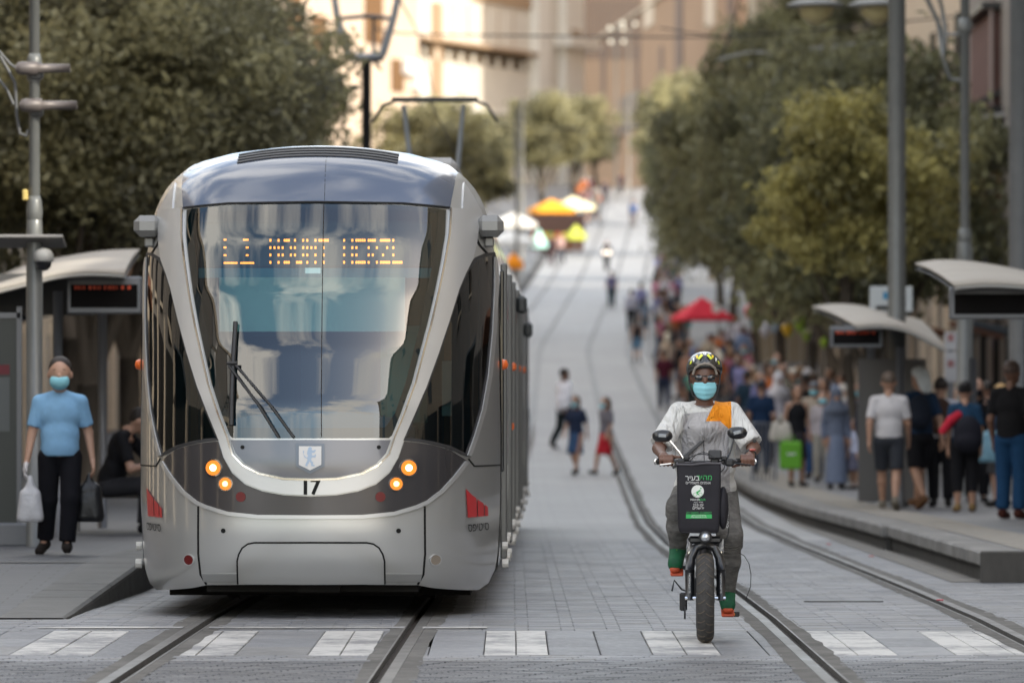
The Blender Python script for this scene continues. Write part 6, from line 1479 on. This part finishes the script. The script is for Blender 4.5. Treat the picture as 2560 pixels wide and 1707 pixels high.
canopy('white umbrella over the left pavement, near the tram', 1283, 560, 530, 300, 2.3, (.75, .72, .66)); canopy('lower white umbrella behind the tram shoulder', 1278, 605, 575, 268, 2.2, (.72, .70, .66))
canopy('small green-yellow parasol by the far cafe tables', 1440, 590, 560, 330, 1.1, (.45, .48, .08)); canopy('small pale turquoise parasol on the left pavement', 1347, 610, 570, 318, .9, (.40, .68, .60)); canopy('orange parasol behind the tram', 1284, 660, 630, 250, .8, (.85, .28, .02))
stl = empty('market_stall', (at(1395, 0, 335).x, 335, ground(335)+.14), 0, 'market stall with yellow goods under the orange umbrellas', 'stall')
MB().box((0, 0, .8), (3.2, 1.2, .1)).build('counter', mat('stall_yellow', (.55, .33, .08), .7), stl); MB().box((0, .1, .38), (3.0, 1.0, .76)).build('stall_front', mat('stall_brown', (.16, .08, .05), .8), stl); MB().box((0, 1.2, 1.4), (3.2, .1, 1.6)).build('stall_back', mat('stall_dark', (.10, .06, .05), .8), stl)
for k in range(7): MB().box((-1.3+k*.43, -.1, .95), (.34, .5, .22), bev=.04).build('goods_crate', mat('goods_%d' % (k % 3), [(.6, .12, .05), (.7, .5, .06), (.25, .35, .05)][k % 3], .7), stl)
# balloons above the crowd
for px, py, Y, r, c, lab in ((1968, 822, 130, .13, (.80, .48, .02), 'yellow balloon above the crowd'), (2000, 806, 130, .16, (.35, .55, .03), 'large lime green balloon above the crowd'), (2016, 836, 130, .11, (.32, .5, .03), 'small lime green balloon below the larger one'), (1912, 820, 135, .15, (.66, .64, .68), 'white balloon above the crowd beside the tree trunk'), (1872, 778, 140, .12, (.75, .06, .12), 'red and pink balloon near the red tent'), (2060, 855, 128, .09, (.33, .52, .03), 'lime green balloon beside the shelter display'), (1935, 815, 138, .12, (.35, .45, .55), 'pale blue balloon beside the white one')):
    v = at(px, py, Y); b_ = MB().lathe([(0, r*1.25), (r*.55, r*1.0), (r*.95, r*.45), (r, 0), (r*.8, -r*.6), (r*.35, -r*1.25), (.02, -r*1.55)], (0, 0, 0), 'Z', 16).build('balloon', mat('balloon_%02x%02x%02x' % tuple(int(q*255) for q in c), c, .3, coat=.3), None, True); b_.location = v; tag(b_, lab, 'balloon')
    MB().tube([(0, 0, -r*1.5), (.05, 0, -1.1)], .004, 4).build('string', m_hw, b_)
# ================================================================ THE OTHER PEOPLE
def sp(top, tc, bot, bc, hair='short', hc=(.018, .012, .009), mask=None, sc=(.03, .028, .027), **k): return dict(top=top, tc=tc, bot=bot, bc=bc, hair=hair, hc=hc, mask=mask, sc=sc, **k)
PLAT = .268
def px_person(label, px, Y, rz, H, spec, z=None, **k):
    zz = ground(Y)+(PLAT if z is None else z); return person(label, ((px-1280)/FPX*Y, Y, zz), rz, H, spec, **k)
BACK = math.pi; WHT = (.50, .48, .48); BLK = (.010, .010, .012); NAVY = (.014, .03, .06); JEAN = (.02, .045, .10)
G = 'people waiting and walking on the right platform'
px_person('man seen from behind in white T-shirt and dark grey shorts, stepping along the platform', 2222, 72, BACK-.15, 1.75, sp('tee', WHT, 'shorts', (.035, .038, .045), 'short', (.10, .07, .05), sc=(.16, .14, .11), hem=-.05), pose='walk', ph=1, sk='tan', res=.014, group=G, belly=.01)
a = px_person('man in white sun hat, navy T-shirt and black shorts, seen from behind', 2300, 73.5, BACK+.5, 1.82, sp('tee', NAVY, 'shorts', BLK, 'hat', (.55, .57, .56), sc=(.12, .06, .03)), pose='walk', ph=0, sk='tan', res=.014, group=G)
px_person('man in white shirt, black cap and black trousers carrying a brown backpack', 2352, 76, BACK, 1.72, sp('long', (.5, .5, .55), 'trousers', BLK, 'kippah', BLK), sk='light', res=.016, group=G)
px_person('woman with a black bun, navy top and cropped black trousers, seen from behind', 2412, 71, BACK, 1.62, sp('tee', (.012, .04, .08), 'capri', BLK, 'bun', (.008, .007, .008), sc=(.20, .13, .06)), f=True, sk='tan', res=.014, group=G, belly=.015)
px_person('older bald man in black with black face mask, facing the camera', 2442, 80, 0, 1.74, sp('tee', BLK, 'trousers', BLK, 'bald', (.5, .48, .45), mask=(.012, .01, .012)), sk='light', res=.016, group=G)
px_person('man in black polo shirt and blue jeans at the right edge of the picture', 2528, 65, BACK-.5, 1.80, sp('tee', BLK, 'trousers', (.012, .05, .12), 'short', (.09, .06, .05), sc=(.06, .02, .015)), sk='brown', res=.014, group=G, belly=.02)
px_person('blond woman in faded blue top with a turquoise bag', 2502, 76, BACK+.6, 1.64, sp('tee', (.06, .10, .17), 'skirt', (.10, .10, .11), 'long', (.42, .25, .09)), f=True, sk='light', res=.016, group=G)
px_person('woman with fair hair and white sleeve between the hat man and the backpack', 2316, 82, BACK, 1.6, sp('long', (.55, .55, .58), 'trousers', (.06, .05, .05), 'long', (.30, .18, .07)), f=True, sk='light', res=.018, group=G)
px_person('young woman in black tank top and dark skirt holding a tote and a green bag', 1992, 94, .25, 1.68, sp('tank', BLK, 'skirt', (.03, .026, .03), 'long', (.05, .028, .018), hem=.0), f=True, sk='tan', res=.016, group=G)
px_person('person in grey cap and cream patterned shirt with blue jeans', 2036, 100, -.2, 1.70, sp('tee', (.42, .35, .28), 'trousers', (.04, .09, .20), 'cap', (.16, .17, .19), mask=1), sk='tan', res=.018, group=G)
px_person('woman with black hair and blue mask in pale top behind the cream shirt', 2056, 97, 0, 1.56, sp('long', (.38, .34, .35), 'trousers', (.30, .28, .24), 'long', (.01, .008, .008), mask=1), f=True, sk='light', res=.018, group=G)
px_person('woman in long grey-blue robe and dark headscarf, looking at her hands', 2090, 92, .1, 1.64, sp('loose', (.12, .14, .19), 'long_skirt', (.15, .18, .25), 'scarf', (.10, .115, .15)), f=True, sk='tan', res=.016, group=G)
px_person('woman in white headscarf behind the robed woman', 2108, 104, .3, 1.62, sp('long', (.20, .20, .24), 'long_skirt', (.08, .08, .10), 'scarf', (.50, .46, .42)), f=True, sk='light', res=.018, group=G)
px_person('small girl with dark hair in white top and grey skirt', 2138, 92, -.9, 1.14, sp('tee', (.42, .44, .55), 'skirt', (.10, .10, .14), 'long', (.012, .01, .01)), f=True, sk='tan', res=.018, group=G)
px_person('dark-haired woman with blue mask and grey patterned blouse behind the girl', 2142, 100, 0, 1.68, sp('long', (.16, .15, .19), 'trousers', (.03, .03, .05), 'long', (.012, .009, .01), mask=1), f=True, sk='light', res=.018, group=G)
px_person('woman in white hooded scarf with long brown hair, top of the queue', 1946, 112, .3, 1.80, sp('long', (.55, .52, .58), 'trousers', (.04, .03, .04), 'scarf', (.60, .57, .60)), f=True, sk='tan', res=.018, group=G)
px_person('man in beige cap and dark shirt behind the white scarf', 1982, 118, 0, 1.84, sp('tee', (.08, .08, .06), 'trousers', (.05, .05, .05), 'cap', (.50, .45, .38)), sk='tan', res=.018, group=G)
px_person('person in black with back turned beside the tree trunk', 2014, 108, BACK, 1.80, sp('long', BLK, 'trousers', BLK, 'short'), sk='brown', res=.018, group=G)
px_person('man in navy shirt with lilac collar seen from behind', 1903, 104, BACK, 1.70, sp('tee', (.012, .03, .07), 'trousers', (.02, .03, .06), 'short', (.02, .02, .03)), sk='tan', res=.018, group=G)
px_person('man in dark teal shirt waiting at the far end of the railing', 1868, 124, BACK+.3, 1.70, sp('tee', (.02, .04, .06), 'shorts', (.02, .03, .05), 'short'), sk='brown', res=.018, group=G)
px_person('man under the shelter in dark clothes', 2180, 86, .4, 1.74, sp('long', (.03, .03, .04), 'trousers', BLK, 'short'), sk='brown', res=.018, group=G)
px_person('woman in maroon blouse in the middle of the shelter', 2262, 88, 0, 1.62, sp('tee', (.12, .02, .04), 'trousers', BLK, 'long'), f=True, sk='light', res=.018, group=G)
px_person('woman in dark dress beyond the bun-haired woman', 2390, 92, .2, 1.65, sp('tee', (.025, .022, .03), 'skirt', (.03, .02, .03), 'long'), f=True, sk='tan', res=.018, group=G)
px_person('man in grey shirt deep in the shade by the second right shelter', 2470, 90, BACK, 1.74, sp('tee', (.06, .06, .07), 'trousers', (.02, .02, .03), 'short'), sk='brown', res=.018, group=G)
# bags they carry
def put(o, px, py, Y, label, rz=0): o.location = at(px, py, Y); o.rotation_euler = (0, 0, rz); tag(o, label, 'bag'); return o
put(bagmesh('tote_bag', .34, .10, .36, mat('tote_cream', (.48, .44, .38), .8, bump=.6, bs=14), handle=.12), 1952, 1030, 93.5, 'cream tote bag hanging from the young woman in the tank top')
gb = MB().box((0, 0, -.26), (.36, .16, .46), bev=.03).build('shopping_bag', mat('bag_green', (.10, .33, .012), .6, bump=.4, bs=12)); put(gb, 1977, 1098, 93.4, 'bright green shopping bag carried by the young woman in the tank top')
MB().box((.0, -.085, -.24), (.14, .004, .03)).build('bag_print', m_wh, gb); MB().tube([(-.08, 0, -.04), (-.05, 0, .06), (.05, 0, .06), (.08, 0, -.04)], .008, 6).build('bag_handle', MC['bag_green'], gb)
def backpack(name, c, w, h, d, col, label):
    o = bpy.data.objects.new(name, sdfmesh(name, [('e', (0, 0, 0), (w/2, d/2, h/2)), ('e', (0, 0, -h*.2), (w*.5, d*.55, h*.3)), ('e', (0, -d*.35, -h*.18), (w*.35, d*.25, h*.2))], .015, mat('pack_'+label[:6], col, .75, bump=.4, bs=20), k=.03)); link(o); o.location = c; return tag(o, label, 'bag')
backpack('backpack', at(2352, 1040, 75.75), .34, .50, .2, (.05, .028, .02), 'brown backpack on the man in the white shirt')
backpack('backpack', at(2420, 1085, 70.75), .36, .46, .2, (.012, .012, .018), 'black backpack on the woman with the bun')
backpack('backpack', at(2298, 1030, 73.3), .30, .44, .2, (.012, .016, .026), 'dark backpack on the man in the sun hat')
put(bagmesh('shoulder_bag', .30, .14, .45, mat('bag_turquoise', (.22, .42, .52), .6, bump=.5, bs=12), handle=.05), 2478, 1062, 75.6, 'turquoise bag hanging at the side of the blond woman')
sc_ = MB(); sc_.tube([at(2398, 1035, 70.9), at(2378, 1050, 70.8), at(2355, 1080, 70.9)], [.05, .06, .045], 10); tag(sc_.build('red_scarf', mat('scarf_red', (.45, .02, .04), .8), None, True), 'red cloth over the arm of the woman with the bun', 'scarf')
# people crossing the street
S_ = 'pedestrians crossing the tracks'
px_person('man in white shirt and black trousers hurrying across the tracks', 1410, 133, -.95+math.pi, 1.88, sp('loose', (.85, .85, .92), 'trousers', (.016, .022, .024), 'short', hem=-.09), belly=.05, z=0, pose='walk', ph=0, sk='brown', res=.016, group=S_)
px_person('girl in navy top and blue denim skirt walking with a blue mask', 1440, 115, -.45, 1.60, sp('tee', (.02, .03, .06), 'skirt', (.035, .075, .15), 'long', (.09, .055, .03), mask=1), z=0, pose='walk', ph=1, f=True, sk='tan', res=.016, group=S_)
px_person('girl in grey top and red skirt with a long brown plait', 1515, 114.5, -.9, 1.58, sp('tee', (.16, .15, .17), 'skirt', (.42, .02, .03), 'long', (.07, .04, .025), mask=1), z=0, pose='walk', ph=0, f=True, sk='light', res=.016, group=S_)
px_person('man in maroon T-shirt and dark jeans walking up the street', 1660, 164, BACK, 1.76, sp('tee', (.07, .012, .022), 'trousers', (.03, .04, .07), 'short'), z=0, pose='walk', ph=1, sk='tan', res=.018, group=S_)
px_person('man in light blue shirt and black trousers beside the maroon T-shirt', 1712, 170, BACK, 1.82, sp('long', (.17, .21, .42), 'trousers', BLK, 'short'), z=0, pose='walk', ph=0, sk='tan', group=S_)
px_person('person in turquoise-green top just left of the cyclist', 1730, 160, BACK, 1.35, sp('tee', (.10, .34, .25), 'trousers', (.04, .05, .05), 'long'), z=0, f=True, sk='tan', group=S_)
px_person('young woman in denim shorts walking up between the tracks', 1592, 208, BACK, 1.64, sp('tank', (.03, .025, .03), 'shorts', (.12, .24, .36), 'long', (.05, .03, .02)), z=0, pose='walk', ph=1, f=True, sk='tan', group=S_)
px_person('woman with pale sun hat walking ahead of the maroon T-shirt', 1668, 186, BACK, 1.70, sp('tee', (.5, .4, .3), 'trousers', (.3, .25, .2), 'hat', (.62, .56, .44)), z=0, f=True, sk='light', group=S_)
px_person('man in purple-grey shirt and dark trousers alone on the tracks', 1529, 263, BACK, 1.76, sp('tee', (.10, .09, .16), 'trousers', (.02, .04, .05), 'short'), z=0, pose='walk', ph=0, sk='tan', group=S_)
px_person('man in white shirt and black trousers in the far trio', 1578, 238, BACK, 1.80, sp('long', (.45, .44, .5), 'trousers', BLK, 'short'), z=0, pose='walk', ph=1, sk='tan', group=S_)
px_person('man in lilac shirt with red bag in the far trio', 1602, 246, BACK, 1.80, sp('long', (.20, .20, .34), 'trousers', (.02, .022, .03), 'short'), z=0, pose='walk', ph=0, sk='tan', group=S_)
px_person('woman in grey-blue dress in the far trio', 1612, 232, BACK, 1.68, sp('tee', (.16, .20, .26), 'skirt', (.05, .07, .09), 'long'), z=0, f=True, sk='tan', group=S_)
px_person('man in pale blue coat walking before the red tent', 1668, 218, BACK, 1.80, sp('long', (.20, .27, .36), 'long_skirt', (.20, .26, .34), 'short'), z=0, sk='tan', group=S_)
px_person('woman in dark clothes walking on the sunny far left', 1378, 318, 0, 1.7, sp('long', (.05, .03, .035), 'trousers', (.05, .03, .03), 'long'), z=0, f=True, pose='walk', group=S_)
px_person('person in pink top walking on the sunny far left', 1402, 322, .4, 1.7, sp('tee', (.40, .26, .24), 'trousers', (.05, .05, .06), 'short'), z=0, pose='walk', ph=1, group=S_)
px_person('person in blue far up the middle of the street', 1583, 376, 0, 1.8, sp('tee', (.04, .09, .22), 'trousers', (.14, .12, .12), 'short'), z=0, pose='walk', group=S_)
px_person('dark figure near the crest of the street, right one', 1552, 455, 0, 1.8, sp('long', (.08, .05, .05), 'trousers', (.06, .05, .05), 'short'), z=0, group=S_)
px_person('dark figure near the crest beside the trees', 1512, 430, 0, 1.8, sp('long', (.06, .05, .06), 'trousers', (.06, .05, .05), 'short'), z=0, group=S_)
# motorcycle
mo = empty('motorcycle', ((1517-1280)/FPX*312, 312, ground(312)), .05, 'motorcycle with its lamps lit riding down the far street', 'motorcycle')
MB().lathe([(.2, -.05), (.30, -.05), (.30, .05), (.2, .05)], (0, 0, .30), 'X', 20).build('front_wheel', m_bb2, mo); MB().lathe([(.2, -.05), (.30, -.05), (.30, .05), (.2, .05)], (0, 1.3, .30), 'X', 20).build('rear_wheel', m_bb2, mo)
MB().box((0, .5, .72), (.34, .9, .4), bev=.08).box((0, .05, .95), (.5, .2, .5), bev=.08).build('fairing', m_bb, mo); MB().tube([(-.38, .15, 1.1), (0, .1, 1.12), (.38, .15, 1.1)], .02, 6).build('handlebar', m_bb2, mo)
m_ml = mat('motorcycle_lamp', (1, .9, .8), .3, emit=(1, .82, .7), es=.5)
for s in (-1, 1): MB().lathe([(0, -.01), (.10, 0), (.11, .04)], (s*.12, -.08, .98), 'Y', 12).build('headlamp', m_ml, mo)
px_person('motorcycle rider in dark helmet and black jacket', 1517, 312.5, 0, 1.55, sp('long', (.02, .02, .025), 'trousers', BLK, 'cap', (.05, .05, .06)), z=.10, group=None)
# the blurred crowd along the right side
rnd = random.Random(21)
cols = {'white': (.48, .46, .5), 'navy': NAVY, 'lilac': (.20, .20, .36), 'black': BLK, 'pale blue': (.18, .25, .40), 'maroon': (.10, .02, .03), 'peach': (.45, .25, .17), 'grey': (.14, .14, .15), 'cream': (.46, .38, .28), 'orange': (.45, .13, .04), 'teal': (.03, .12, .12), 'pink': (.42, .16, .22), 'brown': (.10, .05, .035)}
bots = {'black trousers': ('trousers', BLK), 'blue jeans': ('trousers', JEAN), 'dark skirt': ('skirt', (.03, .025, .035)), 'grey trousers': ('trousers', (.10, .10, .10)), 'shorts': ('shorts', (.05, .06, .08))}
marks = ['under the red tent', 'left of the red tent', 'right of the red tent', 'beside the first tree trunk', 'behind the balloons', 'above the cyclist\'s helmet', 'by the white balloon', 'at the near end of the queue']
hairs = {'m': ['short', 'short', 'cap', 'kippah', 'bald'], 'f': ['long', 'long', 'bun', 'scarf', 'hat']}
spots = []
for (p0, p1, Ya, Yb, n) in ((1700, 1860, 150, 178, 14), (1850, 1990, 122, 150, 12), (1640, 1720, 196, 225, 9), (1640, 1690, 228, 262, 9), (1960, 2110, 110, 135, 7), (1760, 1880, 176, 200, 7), (1640, 1700, 262, 300, 9), (1452, 1500, 372, 448, 12)):
    for k in range(n): spots.append((p0+(p1-p0)*(k+.5)/n+rnd.uniform(-6, 6), rnd.uniform(Ya, Yb)))
used = set()
for px, Y in spots:
    sex = rnd.choice('mf')
    while True:
        c = rnd.choice(list(cols)); b_ = rnd.choice(list(bots)); h_ = rnd.choice(hairs[sex])
        hn = {'short': 'short hair', 'cap': 'a cap', 'kippah': 'a skullcap', 'bald': 'bald head', 'long': 'long hair', 'bun': 'hair bun', 'scarf': 'a headscarf', 'hat': 'a sun hat'}[h_]
        mk = 'far up left' if px < 1520 else 'under the red tent' if 1690 < px < 1830 and Y > 165 else 'left of the red tent' if px < 1700 else 'by the tree trunks' if px > 1840 and Y > 140 else 'behind the cyclist' if px < 1860 else 'behind the queue'
        lab = 'blurred %s in %s top and %s with %s, %s' % ('man' if sex == 'm' else 'woman', c, b_, hn, mk)
        if lab not in used: break
    used.add(lab); fy, cc = bots[b_]
    if fy == 'skirt' and sex == 'm': fy = 'trousers'; lab = lab.replace('dark skirt', 'dark trousers')
    px_person(lab, px, Y, rnd.choice([0, BACK, BACK, .8, -.8, BACK+.6]), rnd.uniform(1.6, 1.84), sp('tee' if rnd.random() < .5 else 'long', cols[c], fy, cc, h_, {'scarf': (.4, .38, .38), 'hat': (.6, .55, .45), 'cap': (.2, .2, .25)}.get(h_, rnd.choice([(.015, .01, .01), (.06, .035, .02), (.22, .13, .06)])), mask=1 if rnd.random() < .4 else None), z=.15 if Y > 134 else PLAT, pose=rnd.choice(['stand', 'walk']), ph=rnd.randrange(2), f=sex == 'f', sk=rnd.choice(['light', 'tan', 'brown']), res=.024, group='crowd along the right pavement')
# a few leaves and scraps on the ground
for px, py, Y, c, lab in ((2072, 1333, 63.0, (.5, .12, .12), 'small pink scrap lying near the right platform'), (2178, 1378, 57.5, (.5, .14, .12), 'small red scrap lying by the far rail'), (2350, 1502, 43.6, (.5, .1, .12), 'red and white scrap lying on the right rail')):
    o = MB().box((0, 0, 0), (.035, .06, .012), rz=.5, bev=.005).build('litter', mat('scrap_%d' % px, c, .6)); o.location = ((px-1280)/FPX*Y, Y, ground(Y)+.02); tag(o, lab, 'litter')
